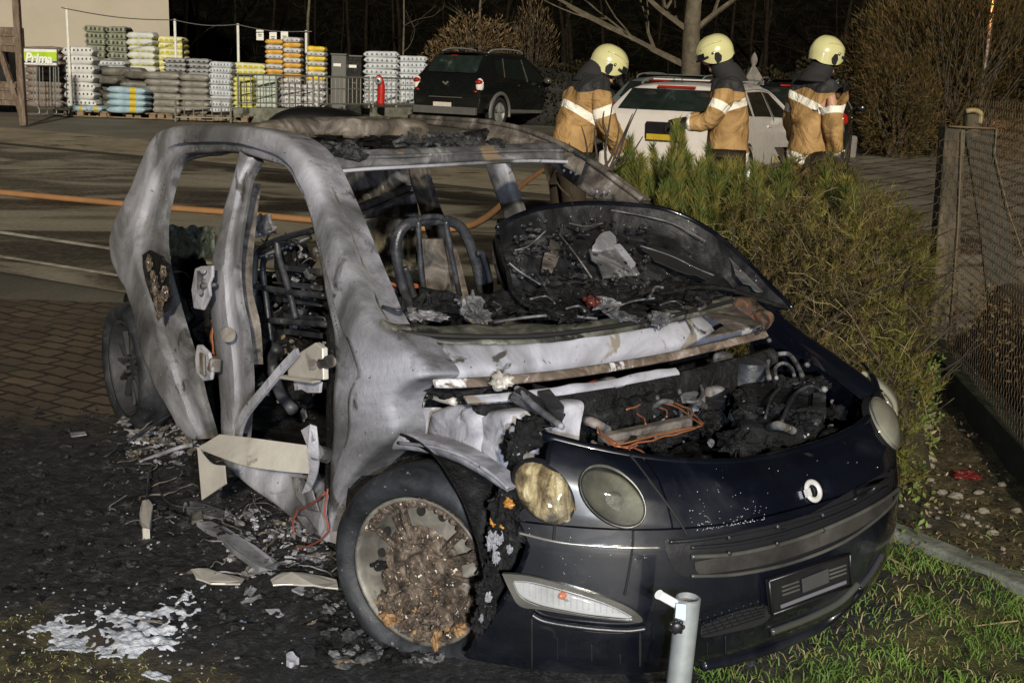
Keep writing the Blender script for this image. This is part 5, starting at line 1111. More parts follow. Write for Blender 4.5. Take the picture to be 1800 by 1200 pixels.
# ---- white estate car
def wagon(name, label, o_, ang, paint, extra=True):
    st = [(0, .40, .60, .62, .74, .6), (.03, .32, .86, .88, .80, .62), (.10, .28, .95, 1.0, .84, .60), (.16, .27, .97, 1.05, .85, .60), (.48, .26, .97, 1.35, .87, .56), (.62, .26, .97, 1.375, .875, .57), (1.5, .25, .96, 1.42, .885, .59), (2.3, .25, .94, 1.41, .885, .58), (2.7, .25, .93, 1.32, .885, .56), (3.35, .25, .92, .98, .88, .62), (3.5, .25, .90, .94, .87, .62), (4.1, .28, .78, .80, .82, .55), (4.3, .36, .62, .64, .66, .4)]
    c, sec, side, win, body = vehicle(name, label, o_, ang, 4.3, 1.78, st, paint, .32, (.78, 3.40))
    for s in (-1, 1):
        win('rear_door_window', [(1.15, .10), (2.0, .08), (2.02, .90), (1.28, .88)], s); win('front_door_window', [(2.12, .08), (3.10, .06), (2.62, .74), (2.4, .90), (2.12, .90)], s); win('quarter_window', [(.62, .22), (1.05, .10), (1.15, .86), (.78, .80)], s)
        mb = MB(); mb.tube(cr([side(.6, .92, s, .01), side(1.3, .97, s, .012), side(2.2, .97, s, .012), side(2.7, .90, s, .012), side(3.2, .3, s, .012)], 20), .012, 6); ob('window_trim', mb, M['whitepaint'] if paint is M['whitepaint'] else M['steel'], c)
        mb = MB(); mb.blob(V((2.95, s * 1.0, .99)), (.07, .10, .075), 2, .05); ob('door_mirror', mb, paint, c, smooth=True)
        mb = MB(); mb.blob(V((.10, s * .74, .86)), (.10, .10, .11), 1, .02, n=12); ob('tail_light', mb, M['redlamp'], c, smooth=True)
        for x in (1.80, 2.85): mb = MB(); mb.bar(side(x - .09, 0, s, .02) + V((0, 0, -.10)), side(x + .09, 0, s, .02) + V((0, 0, -.10)), .02, .03); ob('door_handle', mb, paint, c, bevel=.005)
        mb = MB(); mb.tube([side(2.06, 0, s, .004) + V((0, s * .015, -.60)), side(2.06, 0, s, .004), side(2.08, .9, s, .004)], .006, 4); ob('door_gap', mb, M['black'], c)
        mb = MB(); mb.tube(cr([V((.7, s * .57, 1.38)), V((.9, s * .58, 1.43)), V((1.6, s * .59, 1.455)), V((2.3, s * .58, 1.44)), V((2.4, s * .58, 1.40))], 16), .014, 6); ob('roof_rail', mb, M['steel'], c)
    mb = MB(); P = []
    for i in range(11):
        t = i / 10; x = .17 + .28 * t; zt = 1.06 + (1.31 - 1.06) * t; hw = .68 - .08 * t; P.append([V((x - .03 * (1 - u_ * u_) - .016, u_ * hw, zt + .006)) for u_ in [(j / 12 - .5) * 2 for j in range(13)]])
    mb.grid(P); ob('rear_window', mb, M['glass_l'], c, smooth=True)
    mb = MB(); mb.box((-.015, -.03, .82), (.03, .52, .20)); ob('plate_recess', mb, M['black_plastic'], c, bevel=.02)
    mb = MB(); mb.box((-.045, -.03, .735), (.02, .46, .07)); npl = ob('number_plate', mb, M['yplate'], c)
    mb = MB(); mb.bar(V((-.04, -.82, .42)), V((-.04, .82, .42)), .12, .22); ob('rear_bumper', mb, paint, c, bevel=.04)
    mb = MB(); mb.box((.42, 0, 1.345), (.05, .5, .03)); ob('high_brake_light', mb, M['redlamp'], c, bevel=.005)
    mb = MB(); mb.box((1.55, 0, 1.435), (1.3, 1.0, .02)); ob('roof_panel', mb, paint, c, bevel=.01)
    mb = MB(); mb.tube([V((.62, 0, 1.38)), V((.55, 0, 1.66))], .006, 5); ob('aerial', mb, M['black'], c)
    for y in (-.36, .32): mb = MB(); mb.blob(V((.35, y, 1.17)), (.03, .13, .13), 1, .02); ob('headrest', mb, M['black'], c, smooth=True)
    return c, side
ang = R(64); hd = V((math.cos(ang), math.sin(ang), 0)); lf = V((-hd.y, hd.x, 0))
rr = G(1306, 345); o_ = rr - hd * .78 + lf * .86; o_.z = gz(o_.y)
wc, wside = wagon('parked_estate_car', 'white estate car with yellow number plate parked behind the firefighters', o_, ang, M['whitepaint'])
mb = MB(); a = wside(2.2, 0, -1, .004) + V((0, -.012, -.20))
for k in range(5): mb.box(a + V((.05, 0, -.085 * k)), (.12, .004, .07), None, 0 if k % 2 else 1)
ob('door_sticker', mb, [M['black'], M['yplate']], wc)
# dark car beyond, between the middle and the right firefighter
o2 = G(1420, 296); ang = R(66); lf2 = V((-math.sin(ang), math.cos(ang), 0)); o2 += lf2 * .3; o2.z = gz(o2.y)
dc, _ = wagon('parked_dark_car', 'dark car mostly hidden behind the right firefighter', V((4.22, 18.6, gz(18.6))), R(74), M['suvpaint'])
# grey car left of the white one
gc, _ = wagon('parked_grey_car', 'grey-green car partly hidden between the left firefighter and the white estate car', V((2.2, 19.6, gz(19.6))), R(66), flat('grey_green_paint', (.10, .12, .115), .3, coat=.6))
# unclear low black shape behind the burnt roof, built as a covered trailer
bk = WY(570, 205, 21.0); t = empty('low_black_shape', (bk.x, 21.0, gz(21))); tag(t, 'unclear low black shape, built as a covered trailer, in deep shade behind the burnt roof', 'trailer')
mb = MB(); P = []
for i in range(25):
    u_ = i / 24 * 2 - 1; row = []
    for j in range(13): v_ = j / 12 * 2 - 1; row.append((u_ * 1.05, v_ * .7, .66 * (1 - abs(u_) ** 4) ** .5 * (1 - abs(v_) ** 6) ** .5 * (1 - .12 * (u_ + .4) ** 2) + .02 * noise.noise(V((u_ * 4, v_ * 4, 0)))))
    P.append(row)
mb.grid(P); ob('cover', mb, flat('black_cover', (.006, .006, .007), .45, bump=.3, bscale=8), t, smooth=True)
for s in (-1, 1): mb = MB(); mb.tube([V((.0, s * .45, .22)), V((.0, s * .62, .22))], .22, 20); ob('wheel', mb, M['tyre'], t)

# ================================================================== FIREFIGHTERS
M['skin'] = flat('skin', (.50, .28, .20), .5)
def jacket_mat():
    m = bpy.data.materials.new('turnout_jacket'); m.use_nodes = True; n = m.node_tree; L = n.links; B = n.nodes['Principled BSDF']
    tc = n.nodes.new('ShaderNodeTexCoord'); t = n.nodes.new('ShaderNodeTexNoise'); t.inputs['Scale'].default_value = 6; t.inputs['Detail'].default_value = 8; L.new(tc.outputs['Object'], t.inputs[0])
    r_ = n.nodes.new('ShaderNodeValToRGB'); r_.color_ramp.elements[0].position = .3; r_.color_ramp.elements[0].color = (.24, .135, .045, 1); r_.color_ramp.elements[1].position = .7; r_.color_ramp.elements[1].color = (.50, .31, .13, 1); L.new(t.outputs[0], r_.inputs[0])
    def thr(nm, col, src):
        a = n.nodes.new('ShaderNodeAttribute'); a.attribute_name = nm; q = n.nodes.new('ShaderNodeMath'); q.operation = 'GREATER_THAN'; q.inputs[1].default_value = 0; L.new(a.outputs['Fac'], q.inputs[0])
        x = n.nodes.new('ShaderNodeMix'); x.data_type = 'RGBA'; L.new(q.outputs[0], x.inputs[0]); L.new(src, x.inputs[6]); x.inputs[7].default_value = (*col, 1); return x.outputs[2]
    c = thr('yoke', (.022, .022, .026), r_.outputs[0]); c = thr('band', (.95, .92, .85), c); L.new(c, B.inputs['Base Color']); B.inputs['Roughness'].default_value = .7
    n2 = n.nodes.new('ShaderNodeTexNoise'); n2.inputs['Scale'].default_value = 5; n2.inputs['Detail'].default_value = 5; n2.inputs['Distortion'].default_value = 1.5; L.new(tc.outputs['Object'], n2.inputs[0])
    b = n.nodes.new('ShaderNodeBump'); b.inputs['Strength'].default_value = .9; b.inputs['Distance'].default_value = .06; L.new(n2.outputs[0], b.inputs['Height']); L.new(b.outputs[0], B.inputs['Normal'])
    return m
M['jacket'] = jacket_mat(); M['dcloth'] = flat('dark_cloth', (.02, .02, .023), .85, bump=.4, bscale=12); M['trouser'] = flat('dark_trousers', (.035, .025, .016), .8, bump=.5, bscale=10)
M['helmet'] = flat('pale_yellow_helmet', (.66, .64, .34), .22, coat=.8, var=.05); M['glove'] = flat('black_glove', (.012, .012, .013), .6)
def skin_mesh(nodes, edges, sub=2):
    me = bpy.data.meshes.new('sk'); me.from_pydata([n_[0] for n_ in nodes], edges, []); o = bpy.data.objects.new('sk', me); COL.objects.link(o)
    s = o.modifiers.new('s', 'SKIN'); s.use_smooth_shade = True
    for i, n_ in enumerate(nodes): d = me.skin_vertices[0].data[i]; r_ = n_[1]; d.radius = r_ if hasattr(r_, '__len__') else (r_, r_); d.use_root = (i == 0)
    u = o.modifiers.new('u', 'SUBSURF'); u.levels = sub; u.render_levels = sub
    bpy.context.view_layer.update(); dg = bpy.context.evaluated_depsgraph_get(); nm = bpy.data.meshes.new_from_object(o.evaluated_get(dg)); bpy.data.objects.remove(o); return nm
def segd(p, a, b):
    ab = b - a; t = max(0, min(1, (p - a).dot(ab) / ab.length_squared)); return (p - (a + ab * t)).length, t
def firefighter(label, loc, yaw, arms, head, lean=0.0, hpitch=0, hyaw=0, kx=0, ky=0):
    root = empty('firefighter', loc, yaw); tag(root, label, 'person', None)
    # body frame: x forward, y left; arms = {L:(elbow,wrist), R:...}
    cx = lean; pel = V((0, 0, .93)); ch = V((cx * .6, 0, 1.25)); nk = V((cx, 0, 1.50)); hd_ = V((cx + head[0], head[1], 1.60 + head[2]))
    N_ = [(pel, (.10, .12)), (V((cx * .3, 0, 1.10)), (.09, .10)), (ch, (.09, .10)), (nk, .062), (hd_, (.085, .078))]
    E_ = [(0, 1), (1, 2), (2, 3), (3, 4)]
    for s, k in ((1, 'L'), (-1, 'R')):
        sh = V((cx * .8, s * .165, 1.375)); b = len(N_); N_ += [(sh, .040), (V(arms[k][0]), .040), (V(arms[k][1]), .030)]; E_ += [(2, b), (b, b + 1), (b + 1, b + 2)]
        hp = V((0, s * .10, .88)); kn = V((.03, s * .12, .48)); an = V((-.01, s * .12, .09)); to = V((.16, s * .14, .05)); b = len(N_); N_ += [(hp, .085), (kn, .058), (an, .042), (to, .04)]; E_ += [(0, b), (b, b + 1), (b + 1, b + 2), (b + 2, b + 3)]
    me = skin_mesh(N_, E_); me.materials.clear(); me.materials.append(M['skin']); o = bpy.data.objects.new('body', me); COL.objects.link(o); o.parent = root
    # face features
    fz = Matrix.Rotation(hyaw, 3, 'Z') @ Matrix.Rotation(hpitch, 3, 'Y')
    fd = fz @ V((1, 0, 0)); fu = fz @ V((0, 0, 1)); fl_ = fz @ V((0, 1, 0))
    mb = MB(); mb.blob(hd_ + fd * .085 - fu * .015, (.03, .016, .022), 1, .1, n=8); mb.blob(hd_ + fd * .075 - fu * .055, (.018, .026, .008), 2, .1, n=6); mb.blob(hd_ + fd * .05 - fu * .085, (.04, .045, .03), 3, .1, n=8); ob('face', mb, M['skin'], root, smooth=True)
    # jacket
    J = [(V((0, 0, .66)), (.20, .205)), (V((cx * .15, 0, .98)), (.175, .185)), (V((cx * .45, 0, 1.18)), (.155, .185)), (V((cx * .72, 0, 1.37)), (.13, .17)), (V((cx, 0, 1.49)), (.095, .12))]
    JE = [(0, 1), (1, 2), (2, 3), (3, 4)]; bones = []
    for s, k in ((1, 'L'), (-1, 'R')):
        sh = V((cx * .8, s * .17, 1.39)); el = V(arms[k][0]); wr = V(arms[k][1]); b = len(J); J += [(sh, .100), (sh.lerp(el, .5), .096), (el, .088), (el.lerp(wr, .55), .076), (el.lerp(wr, .86), .070)]; JE += [(3, b), (b, b + 1), (b + 1, b + 2), (b + 2, b + 3), (b + 3, b + 4)]; bones.append((sh, el, wr))
    me = skin_mesh(J, JE, 3)
    for v_ in me.vertices:
        p = v_.co; nn = v_.normal; k_ = .020 * noise.noise(V((p.x * 9, p.y * 9, p.z * 3.5))) + .012 * noise.noise(p * 14) - .010 * abs(noise.noise(V((p.x * 6, p.y * 6, p.z * 12)))); v_.co = p + nn * k_
    me.materials.clear(); me.materials.append(M['jacket']); band = []; yoke = []
    for v_ in me.vertices:
        p = v_.co; best = 9; who = None
        for bn in bones:
            for a, b, kk in ((bn[0], bn[1], 0), (bn[1], bn[2], 1)):
                d, t = segd(p, a, b)
                if d < best: best = d; who = (kk, t)
        td, tt = segd(p, V((0, 0, .66)), V((cx * .9, 0, 1.42)))
        arm = best < .115 and (abs(p.y) > .19 or who[0] == 1 or p.x > .25)
        dz = min(abs(p.z - 1.255 - kx * p.x * 1.2 - ky * p.y) - .033, abs(p.z - .81 - kx * p.x - ky * p.y * .6) - .036)
        if arm:
            if who[0] == 0: dz = abs(who[1] - .55) - .12
            else: dz = abs(who[1] - .78) - .11
        band.append(-dz); yoke.append((p.z - 1.385 - .02 * math.cos(p.y * 20)) if not (arm and who[1] > .3 and who[0] == 0) and not (arm and who[0] == 1) else -1)
    for nm, vals in (('band', band), ('yoke', yoke)): at = me.attributes.new(nm, 'FLOAT', 'POINT'); at.data.foreach_set('value', vals)
    o = bpy.data.objects.new('jacket', me); COL.objects.link(o); o.parent = root
    mb = MB(); mb.tube(cr([V((cx - .01, 0, 1.44)), V((cx, 0, 1.50)), V((cx + head[0] * .5 - .01, head[1] * .5, 1.54)), hd_ - fd * .02 - fu * .03], 10), [.165, .15, .13, .115, .105, .10, .098, .098, .095, .09], 20); ob('neck_hood', mb, M['dcloth'], root, smooth=True)
    # trousers, boots
    T = [(V((0, 0, .90)), (.15, .18)), (V((0, .11, .80)), .125), (V((.03, .125, .48)), .095), (V((0, .12, .20)), .085), (V((0, -.11, .80)), .125), (V((.03, -.125, .48)), .095), (V((0, -.12, .20)), .085)]
    me = skin_mesh(T, [(0, 1), (1, 2), (2, 3), (0, 4), (4, 5), (5, 6)]); me.materials.clear(); me.materials.append(M['trouser']); o = bpy.data.objects.new('trousers', me); COL.objects.link(o); o.parent = root
    for s in (1, -1): mb = MB(); mb.tube([V((0, s * .12, .26)), V((0, s * .12, .10)), V((.03, s * .125, .055)), V((.13, s * .13, .045)), V((.19, s * .135, .04))], [.062, .056, .055, .046, .035], 14); ob('boot', mb, M['glove'], root, smooth=True)
    # hands in gloves
    for s, k in ((1, 'L'), (-1, 'R')):
        el, wr = V(arms[k][0]), V(arms[k][1]); d = (wr - el).normalized(); sdv = d.cross(V((0, 0, 1))).normalized() if abs(d.z) < .9 else V((0, 1, 0)); up = sdv.cross(d); mb = MB()
        mb.tube([wr - d * .10, wr - d * .02, wr + d * .03, wr + d * .085], [.048, .045, .042, .036], 12, rx=.75)
        for q in range(4):
            o1 = wr + d * .075 + sdv * (-.030 + .02 * q); l_ = (.055, .066, .062, .048)[q]; mb.tube(cr([o1, o1 + d * l_ * .5 - up * .008, o1 + d * l_ * .85 - up * .03, o1 + d * l_ - up * .052], 8), [.0125, .012, .012, .011, .011, .010, .009, .007], 8)
        o1 = wr + d * .02 - sdv * .038; mb.tube(cr([o1, o1 - sdv * .022 + d * .03 - up * .008, o1 - sdv * .02 + d * .065 - up * .022], 6), [.015, .014, .013, .012, .011, .008], 8)
        ob('glove', mb, M['glove'], root, smooth=True)
    # helmet
    hel = bpy.data.objects.new('helmet', None); COL.objects.link(hel); hel.parent = root; hel.location = hd_; hel.rotation_euler = (0, hpitch, hyaw)
    mb = MB(); P = []
    nu, nv = 26, 48
    for i in range(nu + 1):
        th = (math.pi * .5) * i / nu; row = []
        for j in range(nv):
            ph = 2 * math.pi * j / nv; c_, s_ = math.cos(ph), math.sin(ph)
            low = 1.0 + .38 * max(0, abs(s_) - .45) / .55 + .30 * max(0, -c_) ** 1.5          # covers ears and nape
            t2 = th * low; r_ = math.sin(min(t2, math.pi * .5 + .01)) ; z = math.cos(t2)
            x = .148 * r_ * c_ * (1 + (.06 if c_ > 0 else 0)); y = .124 * r_ * s_
            if t2 > math.pi / 2: k_ = (t2 - math.pi / 2); x *= 1 - .10 * k_; y *= 1 - .16 * k_
            zz = .145 * z + .035 + .012 * math.exp(-(s_ / .22) ** 2) * math.sin(th)
            row.append(V((x - .004, y, zz)))
        P.append(row)
    mb.grid(P, cv=True); ins = [[p * .93 + V((0, 0, .002)) for p in r_] for r_ in P[-5:]]; mb.grid(ins, cv=True); mb.grid([P[-1], ins[-1]], cv=True); ob('shell', mb, M['helmet'], hel, smooth=True)
    mb = MB(); mb.tube([V((.155 * math.cos(a), .128 * math.sin(a), .032 - .012 * math.cos(a))) for a in [R(-62) + R(124) * k / 20 for k in range(21)]], .010, 8); ob('brim', mb, M['glove'], hel, smooth=True)
    mb = MB(); P = [[V(((.150 + .012 * t) * math.cos(a), (.122 + .012 * t) * math.sin(a), .065 - .045 * t)) for a in [R(-50) + R(100) * k / 16 for k in range(17)]] for t in (0, .5, 1)]; mb.grid(P); ob('visor', mb, M['glass'], hel, smooth=True)
    for s in (1, -1):
        mb = MB(); mb.prism([V((x, s * (.121 + .004 * 1 - abs(x) * .1), z)) for x, z in ((-.030, .000), (-.012, .035), (.016, .040), (.030, .0), (.018, -.045), (-.016, -.035))], V((0, s * .008, 0))); ob('ear_opening', mb, M['black'], hel, bevel=.004)
        mb = MB(); mb.tube([V((.030, s * .126, .045)), V((.030, s * .138, .045))], .010, 10); ob('visor_knob', mb, M['chrome'], hel, smooth=True)
        mb = MB(); mb.tube(cr([V((-.06, s * .10, .108)), V((.0, s * .108, .118)), V((.06, s * .098, .112)), (V((.11, s * .07, .09)))], 12), .006, 6); ob('helmet_ridge', mb, M['helmet'], hel, smooth=True)
    return root
p = G(988, 470); firefighter('left firefighter in tan jacket with pale yellow helmet, stooping with his back half turned', p, R(22),
    {'L': ((.32, .18, 1.10), (.48, .06, .95)), 'R': ((.26, -.21, 1.10), (.42, -.12, .86))}, (.10, -.02, -.05), lean=.20, hpitch=R(24), hyaw=R(-18), kx=-.45, ky=.1).scale = (1.02, 1.0, 1.03)
p = G(1266, 458); firefighter('middle firefighter in tan jacket and pale yellow helmet facing left with his arm stretched out', p, R(168),
    {'L': ((.14, .24, 1.13), (.38, .20, 1.10)), 'R': ((.16, -.20, 1.14), (.42, -.08, 1.10))}, (.10, 0, .03), lean=.05, hpitch=R(22), hyaw=R(10), kx=-.28).scale = (1.04, 1.04, 1.05)
p = G(1404, 462); firefighter('right firefighter in tan jacket and pale yellow helmet standing with his back to the camera', p, R(34),
    {'L': ((.02, .23, 1.12), (.12, .20, .90)), 'R': ((-.01, -.24, 1.11), (.10, -.23, .84))}, (.05, -.03, .03), lean=.02, hpitch=R(8), hyaw=R(-14), kx=-.35, ky=.30).scale = (1.04, 1.04, 1.06)

# ================================================================== BAGGED GOODS ON PALLETS, SIGN, POSTS
def bagmat(name, a, b, printed=None, scale=5, shiny=.35, stripes=None):
    m = mat(name, [(.3, a), (.65, b)], 3, 6, .8, (shiny, shiny + .2), .7, 9, bdist=.03)
    if printed or stripes:
        n = m.node_tree; L = n.links; B = n.nodes['Principled BSDF']; src = B.inputs['Base Color'].links[0].from_socket; tc = n.nodes.new('ShaderNodeTexCoord'); sp_ = n.nodes.new('ShaderNodeSeparateXYZ'); L.new(tc.outputs['Object'], sp_.inputs[0])
        def mth(op, a_, b_): 
            q = n.nodes.new('ShaderNodeMath'); q.operation = op
            for i, v_ in enumerate((a_, b_)):
                if hasattr(v_, 'is_linked'): L.new(v_, q.inputs[i])
                else: q.inputs[i].default_value = v_
            return q.outputs[0]
        if printed:
            col, per, w_, z0, z1 = printed
            f = mth('LESS_THAN', mth('FRACT', mth('MULTIPLY', sp_.outputs[0], 1 / per), 0), w_); f = mth('MULTIPLY', f, mth('GREATER_THAN', sp_.outputs[2], z0)); f = mth('MULTIPLY', f, mth('LESS_THAN', sp_.outputs[2], z1))
        if stripes:
            col, x0, x1 = stripes; f = mth('MULTIPLY', mth('GREATER_THAN', sp_.outputs[0], x0), mth('LESS_THAN', sp_.outputs[0], x1))
        x = n.nodes.new('ShaderNodeMix'); x.data_type = 'RGBA'; L.new(f, x.inputs[0]); L.new(src, x.inputs[6]); x.inputs[7].default_value = (*col, 1); L.new(x.outputs[2], B.inputs['Base Color'])
    return m
BM = {}
def bagmesh(w_, d_, h_, seed):
    mb = MB(); P = []; nu, nv = 14, 16
    for i in range(nu + 1):
        u_ = i / nu * 2 - 1; row = []; th = h_ / 2 * (1 - abs(u_) ** 12) ** .5 * (1 - .10 * abs(u_) ** 2) + .006
        wv = 1 - .05 * abs(u_) ** 3
        for j in range(nv):
            a = 2 * math.pi * j / nv; c_, s_ = math.cos(a), math.sin(a); y = d_ / 2 * math.copysign(abs(c_) ** .35, c_) * wv; z = th * math.copysign(abs(s_) ** .55, s_)
            p = V((u_ * w_ / 2, y, z)); q = noise.noise(V((p.x * 7 + seed * 5, p.y * 7, p.z * 10))); row.append(p + V((.006 * q, .012 * q, .010 * q + h_ / 2)))
        P.append(row)
    mb.grid(P, cv=True); mb.add(P[0], [tuple(range(nv))]); mb.add(P[-1], [tuple(range(nv))]); return mb
DOT = (.02, .02, .022)
bags = {
 'white': (bagmat('white_bag', (.50, .51, .53), (.64, .65, .67), (DOT, .085, .42, .09, .13)), (.66, .5, .175)),
 'green': (bagmat('grey_green_bag', (.17, .19, .14), (.28, .30, .23), (DOT, .10, .5, .05, .12)), (.50, .5, .155)),
 'whitey': (bagmat('white_bag_yellow_mark', (.46, .48, .50), (.60, .62, .62), ((.50, .48, .05), .12, .6, .01, .055)), (.58, .5, .17)),
 'yellow': (bagmat('yellow_white_bag', (.58, .56, .28), (.66, .66, .45), ((.50, .44, .02), .09, .7, .04, .10)), (.55, .45, .16)),
 'dark': (bagmat('dark_grey_sack', (.07, .068, .06), (.15, .143, .13), shiny=.3), (.78, .5, .19)),
 'grey': (bagmat('grey_sack', (.13, .125, .115), (.24, .23, .215), shiny=.25), (.64, .5, .18)),
 'blue': (bagmat('light_blue_bag', (.22, .34, .42), (.36, .50, .60), stripes=((.55, .42, .04), .08, .2), shiny=.25), (.78, .5, .15)),
 'print': (bagmat('grey_printed_bag', (.20, .21, .23), (.32, .33, .35), (DOT, .14, .4, .03, .07)), (.60, .5, .135)),
 'pale': (bagmat('pale_grey_bag', (.42, .45, .50), (.54, .58, .64), ((.12, .14, .18), .07, .4, .05, .10)), (.52, .5, .145)),
 'lime': (bagmat('yellow_green_bag', (.42, .46, .30), (.58, .62, .48), ((.55, .52, .06), .09, .7, .03, .12)), (.50, .5, .125)),
 'mint': (bagmat('pale_green_bag', (.36, .42, .38), (.52, .57, .54)), (.58, .5, .14)),
 'orange': (bagmat('orange_bag', (.50, .25, .02), (.62, .34, .04), shiny=.2), (.52, .4, .12)),
 'gold': (bagmat('yellow_bag', (.62, .42, .01), (.70, .50, .03), shiny=.2), (.46, .4, .12)),
 'clear': (bagmat('white_wrapped_bag', (.38, .39, .41), (.56, .57, .60), ((.2, .2, .23), .16, .4, .04, .09), shiny=.2), (.62, .5, .15)),
 'brown': (bagmat('brown_pink_bag', (.14, .11, .10), (.26, .21, .19)), (.80, .5, .12)),
}
proto = {k: [bagmesh(*d_, s_) for s_ in (0, 1)] for k, (m_, d_) in bags.items()}
meshcache = {}
M['wood'] = mat('pallet_wood', [(.3, (.14, .10, .06)), (.6, (.26, .19, .12)), (.8, (.34, .26, .17))], 4, 8, .5, (.6, .9), .4, 30, stretch=(1, 6, 6))
def bagat(kind, x, y, z, rz, label, group, sx=1, sz=1):
    key = (kind, random.randrange(2))
    if key not in meshcache:
        o = ob('bag', proto[kind][key[1]], bags[kind][0], None, smooth=True, origin=(0, 0, 0)); meshcache[key] = o; o.location = (x, y, z)
    else: o = meshcache[key].copy(); COL.objects.link(o); o.location = (x, y, z)
    o.rotation_euler = (random.uniform(-.04, .04), random.uniform(-.03, .03), rz + random.uniform(-.04, .04)); o.scale = (sx, 1, sz); tag(o, label, 'bag', group); return o
def pallet(x, y, z, rz, label):
    t = empty('pallet', (x, y, z), rz); tag(t, label, 'pallet', 'wooden pallets under the bags')
    for yy in (-.35, 0, .35):
        for xx in (-.52, 0, .52): mb = MB(); mb.box((xx, yy, .06), (.14, .10, .09)); ob('block', mb, M['wood'], t)
    for yy in (-.35, 0, .35): mb = MB(); mb.box((0, yy, .0), (1.2, .10, .022)); mb.v = [(a, b, c + .014) for a, b, c in mb.v]; ob('bottom_board', mb, M['wood'], t)
    for k in range(7): mb = MB(); mb.box((-.56 + .187 * k, 0, .118), (.13, .8, .022)); ob('deck_board', mb, M['wood'], t)
    return t
# (kind, x0, x1, ytop, ybot px, world y, number across, layers, label, yaw)
RZ = -.16
stacks = [
 ('brown', 50, 116, 84, 188, 27.6, 1, 9, 'brown pinkish bag in the stack behind the green and white sign'),
 ('white', 118, 172, 84, 190, 27.3, 1, 7, 'plump white bag with a row of black dots, in the tall stack beside the sign'),
 ('green', 154, 230, 48, 104, 30.4, 2, 5, 'grey-green dotted bag in the high stack against the wall'),
 ('whitey', 229, 277, 58, 128, 29.8, 1, 6, 'white bag with yellow marks in the high middle stack'),
 ('yellow', 278, 330, 66, 128, 30.2, 1, 6, 'pale yellow bag in the stack at the corner of the wall'),
 ('pale', 174, 226, 108, 132, 28.8, 1, 3, 'blue-grey and white bag between the white stack and the dotted stack'),
 ('dark', 180, 258, 120, 192, 27.9, 1, 5, 'bulging dark grey sack in the slumped pile at the centre left'),
 ('grey', 258, 322, 128, 200, 27.2, 1, 6, 'smooth grey sack on the pallet right of the light blue bags'),
 ('grey', 320, 371, 132, 200, 27.1, 1, 6, 'smooth grey sack on the second pallet, left of the white block'),
 ('print', 292, 372, 104, 136, 28.5, 2, 4, 'grey printed bag on top of the rear rows behind the grey sacks'),
 ('pale', 371, 412, 110, 198, 27.3, 1, 9, 'white printed bag in the straight block left of the railing'),
 ('lime', 414, 449, 136, 194, 27.5, 1, 7, 'yellow-green bag in the block just behind the start of the railing'),
 ('mint', 449, 494, 132, 190, 27.9, 1, 6, 'pale green wrapped bag behind the railing'),
 ('yellow', 412, 470, 112, 132, 29.3, 1, 2, 'yellow bag lying on top of the rear rows left of the orange stack'),
 ('clear', 495, 535, 148, 190, 28.0, 1, 4, 'white wrapped bag under the orange stack'),
 ('clear', 535, 574, 150, 190, 28.2, 1, 4, 'white wrapped bag under the yellow stack'),
 ('pale', 640, 702, 92, 184, 31.0, 1, 9, 'pale grey bag in the large wrapped block behind the red post'),
 ('pale', 698, 752, 100, 182, 31.6, 1, 8, 'pale grey bag in the wrapped block beside the black SUV'),
]
for kind, x0, x1, yt, yb, Y, na, nl, lab in stacks:
    a = WY(x0, (yt + yb) / 2, Y); b = WY(x1, (yt + yb) / 2, Y); zt = WY((x0 + x1) / 2, yt, Y).z; zb = WY((x0 + x1) / 2, yb, Y).z
    W_ = (b - a).length / na; bw, bd, bh = bags[kind][1]; lh = (zt - zb) / nl
    for l in range(nl):
        for k in range(na):
            q = a.lerp(b, (k + .5) / na); bagat(kind, q.x + random.uniform(-.015, .015), Y + random.uniform(-.02, .02), zb + l * lh, random.uniform(-.02, .02), lab, ('dark grey sacks in the slumped pile' if kind == 'dark' else lab.replace('bag ', 'bags ', 1)), W_ / bw * 1.0, lh / bh * 1.10)
# stack alternating orange / white
for x0, x1, yt, yb, Y, nl, ks, lab in ((469, 500, 70, 146, 29.2, 9, ('orange', 'clear'), 'the left column of the orange and white stack'), (500, 532, 66, 146, 29.3, 9, ('clear', 'orange'), 'the right column of the orange and white stack'), (541, 574, 82, 150, 29.0, 8, ('clear', 'gold'), 'the small yellow and white stack at the right')):
    a = WY(x0, 110, Y); b = WY(x1, 110, Y); zt = WY(x0, yt, Y).z; zb = WY(x0, yb, Y).z; lh = (zt - zb) / nl
    for l in range(nl):
        kd = ks[l % 2]; bw, bd, bh = bags[kd][1]; q = (a + b) / 2; bagat(kd, q.x, Y, zb + l * lh, 0, ('white bag in ' if kd == 'clear' else ('yellow bag in ' if kd == 'gold' else 'orange bag in ')) + lab, 'bags in the orange, yellow and white stacks', (b.x - a.x) / bw, lh / bh * 1.05)
